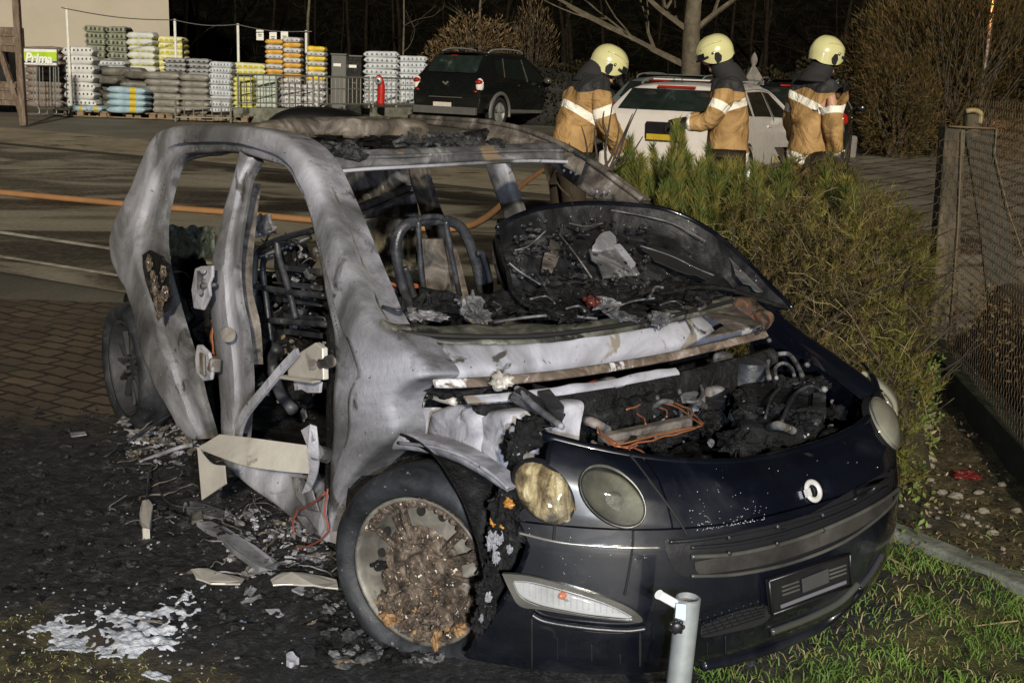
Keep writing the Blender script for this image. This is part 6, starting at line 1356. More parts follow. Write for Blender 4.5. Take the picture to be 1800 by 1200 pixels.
# light blue bags in front
a = WY(190, 190, 26.6)
for l in range(4): q = WY(226, 198 - l * 10.5, 26.5); bagat('blue', q.x, 26.6, WY(226, 198 - l * 11, 26.6).z, -.05, 'light blue bag with yellow print in the small front stack', 'light blue bags in the front stack', 1.12, .95)
for x in (142, 168): q = WY(x, 192, 26.8); bagat('blue', q.x, 26.9, WY(x, 196, 26.9).z, -.1, 'light blue bag lying flat on the pallet edge at the left', 'light blue bags lying flat', .6, .8)
for i, (x, y, Y) in enumerate(((215, 124, 27.9), (250, 132, 27.6), (195, 140, 27.6), (240, 148, 27.4), (158, 190, 27.2))): q = WY(x, y, Y); bagat('dark', q.x, Y, q.z - .1, random.uniform(-.4, .4), 'bulging dark grey sack in the slumped pile at the centre left', 'dark grey sacks in the slumped pile', .9, .9)
for i, (x, y, w_) in enumerate(((150, 207, 1), (235, 211, 1), (290, 212, 1), (345, 211, 1), (395, 208, 1))):
    q = WY(x, y, 26.75); pallet(q.x, 26.9, gz(26.9), -.05, ('leftmost pallet under the flat light blue bags', 'pallet under the small stack of light blue bags', 'pallet under the first column of grey sacks', 'pallet under the second column of grey sacks', 'pallet under the white printed block left of the railing')[i])
# inner support blocks so the rear rows stand on something
for x0, x1, yt, yb, Y, lab in ((150, 332, 104, 190, 31.0, 'stack of grey crates carrying the rear rows of bags'), (292, 372, 138, 190, 29.2, 'wrapped grey block behind the grey sacks'), (412, 500, 130, 188, 29.9, 'wrapped grey block behind the yellow-green bags'), (465, 574, 148, 188, 29.8, 'wrapped grey block under the orange stack')):
    a = WY(x0, yt, Y); b = WY(x1, yb, Y); mb = MB(); mb.box(((a.x + b.x) / 2, Y, (a.z + gz(Y)) / 2), (b.x - a.x, .8, a.z - gz(Y))); tag(ob('wrapped_block', mb, M['under'], bevel=.04), lab, 'bag')
# sign board with the word, on the rail stand
t = empty('sign_stand', G(80, 202)); tl = t.location.copy(); tag(t, 'green and white shop sign above a stand of vertical steel rails', 'sign'); Y = 26.4
def q_(x, y, dy=0): return WY(x, y, Y + dy) - tl
mb = MB(); mb.prism([q_(41, 84), q_(101, 85), q_(101, 117), q_(41, 115)], (0, .03, 0)); ob('sign_frame', mb, M['greypl'], t)
mb = MB(); mb.prism([q_(42.5, 86), q_(99.5, 87.5), q_(99.5, 115), q_(42.5, 113.5)], (0, -.008, 0)); sb_ = ob('sign_board', mb, flat('sign_white', (.75, .76, .74), .4), t)
mb = MB(); mb.prism([q_(42.5, 91, -.01), q_(99.5, 92, -.01), q_(99.5, 107, -.01), q_(42.5, 106, -.01)], (0, -.004, 0)); ob('green_band', mb, flat('sign_green', (.38, .58, .02), .4), sb_)
mb = MB(); mb.prism([q_(42.5, 107, -.01), q_(99.5, 107.8, -.01), q_(99.5, 110.8, -.01), q_(42.5, 110.3, -.01)], (0, -.004, 0)); ob('blue_band', mb, flat('sign_blue', (.02, .02, .22), .4), sb_)
fc = bpy.data.curves.new('lettering', 'FONT'); fc.body = 'Prima'; fc.size = .30; fc.extrude = .004; fc.shear = .2; fc.offset = .012; fc.materials.append(flat('sign_letters', (.80, .82, .80), .4))
fo2 = bpy.data.objects.new('lettering', fc); COL.objects.link(fo2); me_ = None; fo2.parent = sb_; p_ = q_(44, 108.5, -.03); fo2.location = p_; fo2.rotation_euler = (R(90), R(2), 0); fo2.scale = (.84, .92, 1)
bpy.context.view_layer.update(); me_ = bpy.data.meshes.new_from_object(fo2.evaluated_get(bpy.context.evaluated_depsgraph_get())); fo3 = bpy.data.objects.new('lettering', me_); COL.objects.link(fo3); fo3.parent = sb_; fo3.location = p_; fo3.rotation_euler = (R(90), R(2), 0); fo3.scale = (.84, .92, 1); bpy.data.objects.remove(fo2); fo3.name = 'lettering'
for x in (45, 58, 63.5, 69, 75, 87.5, 94, 97.5, 102.5):
    mb = MB(); mb.tube([q_(x, 118, .05), q_(x + 1.2, 177, .05)], .013 if x != 75 else .008, 6); ob('vertical_rail', mb, M['steel'], t)
for x in (66, 80, 96, 110, 118):
    mb = MB(); mb.tube(cr([q_(x - 14, 178, .05), q_(x - 6, 180, 0), q_(x + 2, 190, -.1), q_(x + 3, 199, -.15), q_(x - 3, 201, -.1), q_(x - 18, 201, .1)], 18), .014, 6); ob('curved_foot', mb, M['steel'], t, smooth=True)
# poles with the string of tags
pol = []
for i, (x, y, Y) in enumerate(((117, 14, 27.0), (307, 34, 28.9), (418, 42, 29.6), (538, 54, 30.4))):
    q = WY(x, y, Y); mb = MB(); mb.tube([V((q.x, Y, gz(Y))), V((q.x, Y, q.z))], .032, 8); tag(ob('pole', mb, M['white'], smooth=True, autos=40), ('pole in front of the wall beside the tall white stack', 'white pole at the corner of the wall', 'white pole above the white printed block', 'white pole in front of the orange and yellow stacks')[i], 'pole'); pol.append(V((q.x, Y - .04, q.z - .02)))
mb = MB(); pts = []
for a, b in zip(pol, pol[1:]):
    for k in range(10): s = k / 10; p_ = a.lerp(b, s); p_.z -= .12 * math.sin(math.pi * s) * .6; pts.append(p_)
mb.tube(pts + [pol[-1] + V((.15, 0, 0))], .012, 5); mb.tube([pol[0] + V((-.1, 0, .02)), pol[0]], .012, 5); tag(ob('rope', mb, M['greypl']), 'thin rope strung between the four white poles', 'rope')
for i, (x, y) in enumerate(((457, 62), (480, 66), (500, 65))):
    q = WY(x, y, 30.0); mb = MB(); mb.box(q, (.18, .008, .25)); tt = ob('price_tag', mb, M['white'], bevel=.01); tag(tt, ('leftmost white tag hanging from the rope', 'middle of the three white tags on the rope', 'rightmost white tag, in front of the orange stack')[i], 'tag', 'white tags hanging from the rope')
    mb = MB(); mb.box((0, -.008, .14), (.10, .004, .02)); mb.box((0, -.008, .10), (.08, .004, .02)); ob('tag_print', mb, M['greypl'], tt)
# wooden frame at the left edge
t = empty('timber_frame', G(42, 222)); tl = t.location.copy(); tag(t, 'weathered brown timber post with diagonal brace at the left edge', 'post'); Y = tl.y
m_tim = mat('weathered_timber', [(.3, (.07, .045, .03)), (.5, (.14, .10, .075)), (.7, (.24, .20, .17))], 4, 9, .6, (.6, .9), .5, 40, stretch=(5, 5, 1))
for nm, a, b, w_ in (('upright', (28, -6), (42, 221), .125), ('brace', (0, 90), (40, 205), .10), ('crossbeam', (-10, 84), (30, 88), .11), ('crossbeam', (-10, 150), (30, 151), .09)):
    mb = MB(); mb.bar(WY(*a, Y + (.06 if nm != 'upright' else 0)) - tl, WY(*b, Y + (.06 if nm != 'upright' else 0)) - tl, w_, w_, up=(0, 1, 0)); ob(nm, mb, m_tim, t, bevel=.01)
for i, (x, y) in enumerate(((8, 70), (12, 165))):
    q = WY(x, y, 27.2); mb = MB()
    mb.box(q + V((0, 0, .25)), (.7, .5, .04)); mb.box(q, (.7, .5, .5)); mb.box(q + V((0, -.26, .1)), (.74, .03, .06)); mb.box(q + V((0, -.26, -.1)), (.74, .03, .06)); ob('crate', mb, m_tim, bevel=.01)
    tag(COL.objects[-1], ('brown wooden crate on the cross beam of the timber frame', 'brown wooden crate behind the foot of the timber frame')[i], 'crate')
q = WY(4, 120, 28.0); mb = MB(); mb.box((q.x, 28.0, 1.0), (.6, .6, 1.6)); mb.box((q.x, 27.68, 1.0), (.5, .03, 1.5)); tag(ob('dark_cabinet', mb, M['black_plastic'], bevel=.02), 'dark cabinet behind the timber frame', 'cabinet')
# grey cabinets, red post
for x0, x1, y0, y1, Y, m_, lab in ((585, 611, 97, 170, 30.6, 'greypl', 'grey metal cabinet left of the black one'), (612, 638, 100, 172, 31.0, 'suvpaint', 'black cabinet behind the railing, left of the wrapped block')):
    a = WY(x0, y0, Y); b = WY(x1, y1, Y); t = empty('cabinet', ((a.x + b.x) / 2, Y, gz(Y))); tag(t, lab, 'cabinet'); h_ = a.z - gz(Y); w_ = b.x - a.x
    mb = MB(); mb.box((0, 0, h_ / 2), (w_, .5, h_)); ob('casing', mb, M[m_], t, bevel=.02)
    mb = MB(); mb.box((0, -.258, h_ * .48), (w_ * .86, .012, h_ * .84)); ob('door', mb, M[m_], t, bevel=.004); mb = MB(); mb.box((0, 0, h_ + .02), (w_ * 1.08, .56, .04)); ob('lid', mb, M['greypl'], t, bevel=.01)
    mb = MB(); mb.box((-w_ * .1, -.268, h_ * .84), (w_ * .5, .006, .07)); ob('label_plate', mb, M['white'], t)
t = empty('red_post', WY(669, 183, 28.4)); tag(t, 'bent red post with a round grey eye beside the railing', 'post'); tl = t.location.copy()
q = [WY(x, y, 28.4) - tl for x, y in ((669, 184), (670, 165), (670, 150), (667, 140), (662, 134))]
mb = MB(); mb.tube(cr(q, 18), [.095 - .015 * k / 17 for k in range(17)] + [.05], 14); ob('shaft', mb, M['red'], t, smooth=True)
p_ = WY(665, 142, 28.26) - tl; mb = MB(); mb.lathe([(0, .02), (.07, .02), (.09, 0)], p_, (0, -1, 0), 16); e_ = ob('eye', mb, M['steel'], t, smooth=True); mb = MB(); mb.lathe([(0, .03), (.03, .028), (.035, .018)], p_, (0, -1, 0), 12); ob('pupil', mb, M['black'], e_)
# gate pillar with finial behind the middle firefighter, dark hedge wall, stone blocks
q = G(1322, 300); Y = 20.5; a = WY(1322, 150, Y); t = empty('gate_pillar', (a.x + .0, Y, gz(Y))); t.scale = (.62, .62, 1); tag(t, 'grey stone gate pillar with a pointed finial behind the middle firefighter', 'pillar'); z1 = WY(1322, 142, Y).z - gz(Y)
m_st = mat('grey_stone', [(.3, (.10, .095, .09)), (.6, (.20, .185, .175)), (.8, (.28, .26, .25))], 5, 8, .5, (.6, .9), .5, 40)
mb = MB(); mb.box((0, 0, z1 / 2 - .05), (.34, .34, z1 - .1)); ob('shaft', mb, m_st, t, bevel=.02)
mb = MB(); mb.add([V((a_, b_, z1 - .08)) for a_, b_ in ((-.27, -.27), (.27, -.27), (.27, .27), (-.27, .27))] + [V((a_, b_, z1 + .0)) for a_, b_ in ((-.27, -.27), (.27, -.27), (.27, .27), (-.27, .27))] + [V((a_, b_, z1 + .22)) for a_, b_ in ((-.07, -.07), (.07, -.07), (.07, .07), (-.07, .07))], [(0, 1, 5, 4), (1, 2, 6, 5), (2, 3, 7, 6), (3, 0, 4, 7), (4, 5, 9, 8), (5, 6, 10, 9), (6, 7, 11, 10), (7, 4, 8, 11), (8, 9, 10, 11), (0, 3, 2, 1)]); ob('cap', mb, m_st, t)
mb = MB(); mb.lathe([(.05, 0), (.07, .02), (.05, .05), (.09, .10), (.10, .15), (.07, .21), (.03, .25), (0, .27)], (0, 0, z1 + .2), (0, 0, 1), 16); ob('finial', mb, m_st, t, smooth=True)
for x, y, w_, h_, lab in ((1488, 278, .26, .42, 'squat grey stone bollard at the right of the firefighters'), (1655, 262, .40, .42, 'pale stone block at the foot of the large bush')):
    q = G(x, y); mb = MB(); mb.prism([q + V((a_ * w_ / 2, b_ * w_ / 2, 0)) for a_, b_ in ((-1.1, -1.1), (1.1, -1.1), (1.1, 1.1), (-1.1, 1.1))], (0, 0, h_)); tag(ob('stone_block', mb, m_st, bevel=.05), lab, 'stone')
# orange hose on the road
mb = MB(); pts = [G(x, y, .035) for x, y in ((-300, 312), (-100, 328), (0, 338), (150, 352), (270, 363), (400, 373), (540, 386), (700, 398), (800, 401), (850, 385), (890, 352), (925, 320), (962, 296), (1000, 285))]
m_h = flat('orange_fire_hose', (.30, .155, .07), .6, bump=.2); mb.tube(cr(pts, 90), .027, 8, rx=1.3); tag(ob('fire_hose', mb, m_h, smooth=True), 'long orange fire hose lying across the road behind the burnt car', 'hose')
# galvanised pipe bollard in front
t = empty('pipe_bollard', (.44, 2.50, gz(2.5))); tag(t, 'galvanised steel pipe post with rusty open top and side stub before the car', 'post'); tl = t.location.copy()
a = WY(1210, 1050, 2.50) - tl; b = V((a.x - .018, 0, 0)); d = (a - b).normalized(); rp = .0285
mb = MB(); mb.lathe([(rp, 0), (rp, a.length), (rp * .99, (a - b).length), (rp * .86, (a - b).length + .002), (rp * .86, (a - b).length - .10)], b, d, 32); pb = ob('pipe', mb, M['galv'] if 'galv' in M else M['steel'], t, smooth=True, autos=40)
mb = MB(); mb.lathe([(rp * .84, (a - b).length - .012), (0, (a - b).length - .02)], b, d, 20); ob('rusty_inside', mb, M['rust'], t)
mb = MB(); s0 = a - d * .018 + V((-rp * .7, -.005, 0)); s1 = WY(1160, 1045, 2.48) - tl; mb.tube([s0, s1], .0105, 16); mb.tube([s1 + V((-.001, 0, 0)), s1 + (s1 - s0).normalized() * .004], .0115, 16); ob('side_stub', mb, M['white'], t, smooth=True, autos=40)
kn = WY(1189, 1099, 2.45) - tl; mb = MB(); mb.tube([kn, kn + V((.0, -.010, 0)), kn + V((0, -.016, 0))], [.015, .015, .011], 12)
for k in range(7): aa = 2 * math.pi * k / 7; mb.blob(kn + V((.014 * math.cos(aa), -.006, .014 * math.sin(aa))), .0055, k, .1, n=5)
ob('screw_knob', mb, M['black_plastic'], t, smooth=True)
mb = MB(); lb = [WY(x, y, 2.50 - .035) - tl for x, y in ((1189, 1060), (1206, 1062), (1205, 1090), (1187, 1085))]; mb.prism(lb, (0, .004, 0)); ob('sticker', mb, flat('pale_blue_sticker', (.45, .55, .62), .4), t)

# ================================================================== VEGETATION
class LM:                                                   # fast leaf / needle mesh
    def __init__(s): s.v = []; s.f = []; s.m = []
    def tri(s, p, d, w_, mi=0):
        n = len(s.v); s.v += [tuple(p - w_), tuple(p + w_), tuple(p + d)]; s.f.append((n, n + 1, n + 2)); s.m.append(mi)
    def quad(s, p, d, w_, mi=0):
        n = len(s.v); s.v += [tuple(p), tuple(p + d * .5 + w_), tuple(p + d), tuple(p + d * .5 - w_)]; s.f.append((n, n + 1, n + 2, n + 3)); s.m.append(mi)
rv = random.Random(11)
def rdir():
    while 1:
        v_ = V((rv.uniform(-1, 1), rv.uniform(-1, 1), rv.uniform(-1, 1)))
        if .1 < v_.length < 1: return v_.normalized()
def leafm(name, cs, rough=.6, spec=.3):
    m = mat(name, cs, 9, 3, 0, (rough, rough + .1), 0, 10, spec=spec); return m
NEED = [leafm('pine_needles_green', [(.3, (.045, .052, .009)), (.7, (.17, .18, .035))]), leafm('pine_needles_olive', [(.3, (.045, .038, .009)), (.7, (.19, .155, .038))]), leafm('dead_needles_brown', [(.3, (.03, .022, .008)), (.7, (.18, .135, .055))])]
NEED += [leafm('bright_pine_green', [(.3, (.045, .06, .012)), (.7, (.12, .145, .03))]), leafm('bright_pine_olive', [(.3, (.10, .095, .018)), (.7, (.24, .21, .05))])]
BARK = mat('dark_bark', [(.3, (.02, .014, .009)), (.6, (.06, .045, .03)), (.8, (.12, .10, .075))], 12, 8, .5, (.7, .9), .6, 30)
def tuft(lm, p, d, L_, n, nl, mi, w_=.0016):
    d = d.normalized(); u = d.orthogonal().normalized(); q = d.cross(u)
    for k in range(n):
        s = rv.random(); a = rv.uniform(0, 6.283); o_ = u * math.cos(a) + q * math.sin(a); nd = (d * rv.uniform(.75, 1.3) + o_ * rv.uniform(.35, .8)).normalized() * nl * rv.uniform(.7, 1.15); b = p + d * L_ * s; wv = nd.cross(rdir()).normalized() * w_; lm.tri(b, nd, wv, mi)
# the pine shrub behind the burnt car
def shrub_point(px, py, y): return WY(px, py, y)
lm = LM(); br = MB()
hedge_base = [V((1.0 + .10 * k, 5.2, 0)) for k in range(10)]
def topz(x, y):                                              # canopy height field
    cx = (x - 1.65) / 1.25; cy = (y - 6.2) / 1.5; e_ = x / y; return max(.12, (1.03 - .04 * cx - .30 * cx * cx - .42 * cy * cy) * (1 - .45 * smooth(.29, .39, e_))) 
def inside(x, y):
    # keep right of the burnt car's left side
    q = CI @ V((x, y, 0)); return q.y > .86 and x < .350 * y + .05 + .12 * noise.noise(V((y * 3, 0, 0)))
cnt = 0
while cnt < 8200:
    x = rv.uniform(.15, 2.62); y = rv.uniform(4.15, 7.3)
    if not inside(x, y): continue
    zt = topz(x, y) + .30 * noise.noise(V((x * 2.6, y * 2.6, 0))) + .12 * noise.noise(V((x * 7, y * 7, 0)))
    if noise.noise(V((x * 4, y * 4, 8))) < -.28: continue
    if x < .6: zt -= .15 * (1 - (x - .15) / .45)
    z = zt * (1 - .55 * rv.random() ** 2.2)
    p = V((x, y, z)); up = V((rv.uniform(-.5, .5), rv.uniform(-.9, .2), rv.uniform(.1, .9)))
    far = z > .62 * zt and y > 5.9
    brown = noise.noise(p * 2.1) + rv.uniform(-.35, .35)
    if y < 5.2 and z < .5: mi = 0 if brown > -.1 else 1
    else: mi = 2 if brown > .05 else (1 if brown > -.25 else 0)
    big = noise.noise(V((x * 1.7, y * 1.7, 3))) > .0; tuft(lm, p, up, .12 if big else .08, 12 if mi == 2 else 18, .052 if big else .034, mi, .0022 if big else .0016); cnt += 1
# upright pine candles along the top
cand = [(1105,262,6.3),(1128,300,6.2),(1150,275,6.5),(1170,305,6.2),(1187,232,6.7),(1196,262,6.6),(1210,290,6.3),(1232,300,6.3),(1245,278,6.6),(1268,310,6.4),(1290,305,6.5),(1305,325,6.3),(1337,308,6.5),(1342,318,6.4),(1360,330,6.3),(1392,300,6.7),(1398,320,6.6),(1420,330,6.4),(1440,310,6.8),(1455,292,6.9),(1462,310,6.8),(1474,318,6.8),(1450,335,6.5),(1380,345,6.2),(1325,340,6.1),(1250,335,6.0),(1180,340,5.9),(1120,335,5.9),(1090,300,6.2),(1428,352,6.3),(1475,345,6.6),(1400,360,6.1),(1140,322,6.0),(1215,325,6.1),(1290,350,5.9),(1350,362,5.9),(1200,245,6.7),(1110,280,6.4)]
r9 = random.Random(8)
for i in range(44):
    x = r9.uniform(1085, 1500); cand.append((x, 300 + .05 * (x - 1085) + r9.uniform(-12, 48), r9.uniform(5.7, 6.6)))
for x, y, Y in cand:
    t_ = WY(x, y, Y); b_ = t_ + V((rv.uniform(-.06, .06), rv.uniform(-.05, .05), -.22)); br.tube([b_ + V((0, 0, -.35)), b_, t_], .006, 5)
    d = t_ - b_
    for k in range(8): tuft(lm, b_ + d * (k / 7), d, .05, 60, .085 - .003 * k, 3 if rv.random() < .55 else 4, .0030)
# twigs and bare branches through the shrub
for i in range(420):
    x = rv.uniform(.25, 2.5); y = rv.uniform(4.5, 7.0)
    if not inside(x, y): continue
    z0 = topz(x, y); a = V((x, y, z0 * rv.uniform(.35, .95))); d = V((rv.uniform(-.5, .5), rv.uniform(-.4, .1), rv.uniform(-.2, .5))) * .7; br.tube(cr([a, a + d * .5 + V((0, 0, rv.uniform(-.06, .04))), a + d], 6), [.006, .0055, .005, .004, .003, .002], 5)
M['straw'] = flat('dry_twig', (.24, .19, .09), .7, var=.4)
tw = MB()
for i in range(330):
    x = rv.uniform(.5, 2.55); y = rv.uniform(4.3, 6.6)
    if not inside(x, y): continue
    z0 = topz(x, y); a = V((x, y, z0 * rv.uniform(.8, 1.06))); d = V((rv.uniform(-1, 1), rv.uniform(-.6, 0), rv.uniform(-.5, .6))).normalized() * rv.uniform(.06, .24); tw.tube([a, a + d * .5 + V((0, 0, .02)), a + d], [.0018, .0015, .001], 4)
root = empty('pine_shrub', (1.5, 6.2, gz(6.2))); tag(root, 'sprawling pine shrub with green tips and dead brown twigs beside the burnt car', 'shrub')
rl = root.location
def obr(name, m_, mats, **k): 
    o = ob(name, m_, mats, root, origin=rl, **k); return o
for x, y, z in ((1.2, 5.9, .8), (1.7, 6.3, .8), (.8, 6.2, .6), (2.0, 5.6, .5), (1.6, 5.2, .4)): br.tube(cr([V((1.4, 6.2, 0)), V((1.4 + (x - 1.4) * .4, 6.2 + (y - 6.2) * .4, z * .6)), V((x, y, z))], 8), [.035, .032, .028, .024, .02, .016, .012, .008], 7)
obr('foliage', lm, NEED, fixn=False); obr('branch', br, BARK, smooth=True)['kind'] = 'stuff'; obr('dry_twig', tw, M['straw'])['kind'] = 'stuff'
# dark core mass, inner shade put into its colour so that the depth reads
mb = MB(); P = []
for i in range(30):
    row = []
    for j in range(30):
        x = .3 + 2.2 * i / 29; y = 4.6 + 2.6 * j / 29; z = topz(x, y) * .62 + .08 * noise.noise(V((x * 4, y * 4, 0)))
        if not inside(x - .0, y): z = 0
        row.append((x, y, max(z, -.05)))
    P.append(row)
mb.grid(P); obr('dark_core', mb, mat('dark_core_brown', [(.35, (.012, .010, .004)), (.55, (.04, .03, .013)), (.75, (.09, .07, .03))], 22, 9, .5, (.7, .9), 1, 40), smooth=True)
# bare twigs left of the shrub, in front of the left firefighter
root2 = empty('bare_bush', G(1040, 560)); tag(root2, 'small leafless bush with forking twigs in front of the left firefighter', 'bush'); rl2 = root2.location
mb = MB()
for path in ([(1040,330),(1035,290),(1030,250),(1022,222)], [(1060,330),(1075,290),(1095,240),(1112,200)], [(1060,320),(1085,280),(1100,235),(1120,190)], [(1045,325),(1050,285),(1045,240),(1048,215)], [(1070,310),(1064,270),(1070,225),(1078,175)], [(1085,290),(1110,270),(1130,240)], [(1030,300),(1010,280),(1000,250)], [(1068,240),(1060,215),(1062,195)], [(1000,345),(985,330),(978,318)], [(1010,350),(1003,330),(1015,318)], [(1050,300),(1070,285),(1084,250),(1088,225)]):
    mb.tube(cr([WY(x, y, 6.0) for x, y in path], 12), [.009 - .0006 * k for k in range(12)], 6)
mb.tube([V((rl2.x + .1, 6.0, 0.03)), WY(1045, 335, 6.0)], .014, 6); ob('twigs', mb, BARK, root2, origin=rl2, smooth=True)

# leafy ground cover right of the nose
lm = LM()
GC = [leafm('cover_green', [(.3, (.05, .09, .015)), (.7, (.15, .22, .045))]), leafm('cover_olive', [(.3, (.08, .085, .02)), (.7, (.20, .19, .07))]), leafm('cover_straw', [(.3, (.16, .13, .06)), (.7, (.34, .29, .16))])]
for i in range(26000):
    x = rv.uniform(1.15, 2.75); y = rv.uniform(3.75, 6.2)
    q = CI @ V((x, y, 0))
    if q.y < .90 or x > .352 * y + .12 + .08 * noise.noise(V((y * 5, 0, 0))): continue
    dens = smooth(4.15, 4.9, y + noise.noise(V((x * 3, y * 3, 0))) * .4); 
    if rv.random() > dens * .95 + .10: continue
    h_ = (.04 + .22 * smooth(4.4, 5.2, y)) * (1 + .6 * noise.noise(V((x * 4, y * 4, 2)))); p = V((x, y, near_z(x, y) + h_ * rv.random() ** .6)); d = (rdir() + V((0, -.1, .35))).normalized() * rv.uniform(.018, .038); w_ = d.cross(rdir()).normalized() * rv.uniform(.004, .008); lm.quad(p, d, w_, 0 if rv.random() < .5 else (1 if rv.random() < .75 else 2))
o = ob('ground_cover', lm, GC, origin=(1.9, 5, 0), fixn=False); tag(o, 'low leafy green ground cover between the burnt car and the wire fence', 'ground cover', kind='stuff')

# grass in front
lm = LM(); GR = [leafm('grass_green', [(.3, (.045, .085, .012)), (.7, (.13, .21, .035))]), leafm('grass_yellow', [(.3, (.12, .12, .03)), (.7, (.26, .23, .09))]), leafm('grass_dead', [(.3, (.16, .11, .05)), (.7, (.33, .26, .15))])]
def blade(x, y, h_, mi, w_=.0018, lean_=.5):
    p = V((x, y, near_z(x, y) - .003)); d = V((rv.uniform(-lean_, lean_), rv.uniform(-lean_, lean_), 1)).normalized() * h_; s = d.cross(V((rv.uniform(-1, 1), 1, 0))).normalized() * w_; b = d * .55 + V((0, 0, h_ * .08)); e = d + V((d.x, d.y, -.25 * h_)) * .5; n = len(lm.v)
    lm.v += [tuple(p - s), tuple(p + s), tuple(p + b + s * .8), tuple(p + b - s * .8), tuple(p + e)]; lm.f += [(n, n + 1, n + 2, n + 3), (n + 3, n + 2, n + 4)]; lm.m += [mi, mi]
k = 0
while k < 30000:
    x = rv.uniform(-1.7, 2.1); y = rv.uniform(2.45, 4.25); c, mo, gr_, so2 = masks(x, y); r_ = rv.random(); cl = noise.noise(V((x * 6, y * 6, 5)))
    if gr_ > .3 and r_ < gr_ * (.72 + 1.3 * cl): blade(x, y, rv.uniform(.012, .048) * (1 + .9 * max(0, cl)), (0 if rv.random() < .68 + cl else (1 if rv.random() < .6 else 2)), rv.uniform(.0012, .0022), .8)
    elif mo > .4 and r_ < .30 + cl: blade(x, y, rv.uniform(.006, .020), (1 if rv.random() < .75 else (0 if rv.random() < .5 else 2)), .0014, 1.1)
    elif so2 > .4 and r_ < .05: blade(x, y, rv.uniform(.02, .05), (1 if rv.random() < .6 else 0), .0016, 1.2)
    k += 1
for i in range(70): blade(rv.uniform(.25, .75), rv.uniform(2.50, 2.62), rv.uniform(.03, .07), 0, .0014)
o = ob('grass', lm, GR, origin=(1, 3.2, 0), fixn=False); tag(o, 'ragged green and yellow grass in front of the burnt car', 'grass', kind='stuff')
lm = LM()
for i in range(5200):
    x = rv.uniform(1.05, 2.6); y = rv.uniform(3.6, 5.6); c, mo, gr_, so2 = masks(x, y)
    if rv.random() > (so2 * .9 + gr_ * .12) or (CI @ V((x, y, 0))).y < .85 and (CI @ V((x, y, 0))).x < .6: continue
    d = rdir(); d.z = abs(d.z) * .35; d = d.normalized() * rv.uniform(.008, .030); lm.quad(V((x, y, near_z(x, y) + rv.uniform(0, .008))), d, d.cross(V((0, 0, 1)) + rdir() * .4).normalized() * rv.uniform(.002, .007), rv.choice((0, 0, 1, 1, 2)))
o = ob('leaf_litter', lm, [leafm('litter_brown', [(.3, (.05, .032, .014)), (.7, (.15, .10, .05))]), leafm('litter_dark', [(.3, (.02, .015, .008)), (.7, (.06, .045, .02))]), leafm('litter_straw', [(.3, (.16, .13, .07)), (.7, (.32, .27, .17))])], origin=(1.8, 4.6, 0), fixn=False); tag(o, 'dead leaves and straw littering the soil by the fence', 'leaf litter', kind='stuff')
# fallen stalks on the grass
mb = MB()
for a, b in (((1540,968),(1600,1000)), ((1608,953),(1573,1015)), ((1570,1090),(1640,1076)), ((1600,1094),(1660,1060)), ((1790,1090),(1710,1100)), ((1500,1010),(1560,1040)), ((1380,1180),(1450,1150)), ((1640,1010),(1650,1035))):
    mb.tube([G(*a, .045), G(*b, .035)], .0022, 5)
o = ob('dry_stalk', mb, M['straw']); tag(o, 'dry stalks strewn on the grass by the kerb', 'stalks', kind='stuff')
# stones
m_stone = mat('pale_field_stone', [(.3, (.09, .078, .055)), (.55, (.22, .19, .15)), (.75, (.38, .35, .29))], 8, 8, .6, (.6, .9), .5, 30)
for i, (x, y, r_, lab) in enumerate(((1632,812,.030,'yellowish'),(1630,826,.026,'whitish flat'),(1632,738,.024,'pale round'),(1628,756,.028,'pale'),(1696,918,.018,'whitish'),(1728,905,.020,'whitish'),(1716,926,.010,'small'),(1680,880,.026,'brownish'),(1655,872,.022,'brownish'),(1745,942,.018,'dull grey'),(1635,850,.014,'yellow'),(1610,858,.014,'pale'),(1760,860,.016,'dull'),(1720,870,.018,'brown'),(1690,760,.012,'pinkish'),(1785,905,.016,'grey'))):
    q = G(x, y); q.z = near_z(q.x, q.y) + r_ * .25; mb = MB(); mb.blob(q, (r_ * 1.15, r_ * .9, r_ * .62), i, .35, 1.6, 12); tag(ob('stone', mb, m_stone, smooth=True), lab + ' stone on the soil between the car nose and the fence', 'stone', 'stones on the soil beside the car')
for i in range(70):
    x = rv.uniform(1.45, 2.2); y = rv.uniform(3.75, 4.8); r_ = rv.uniform(.004, .012); mb = MB() if i == 0 else mb; mb.blob((x, y, near_z(x, y) + r_ * .3), (r_, r_, r_ * .6), i, .4, 1.6, 5)
tag(ob('gravel', mb, m_stone), 'small pebbles scattered on the soil by the kerb', 'gravel', kind='stuff')
q = G(1695, 846); mb = MB(); mb.blob(q + V((0, 0, .03)), (.055, .03, .018), 4, .6, 2.2, 12); tag(ob('red_leaf_scrap', mb, flat('dark_red', (.10, .008, .006), .5)), 'dark red crumpled scrap lying on the soil near the fence', 'scrap')

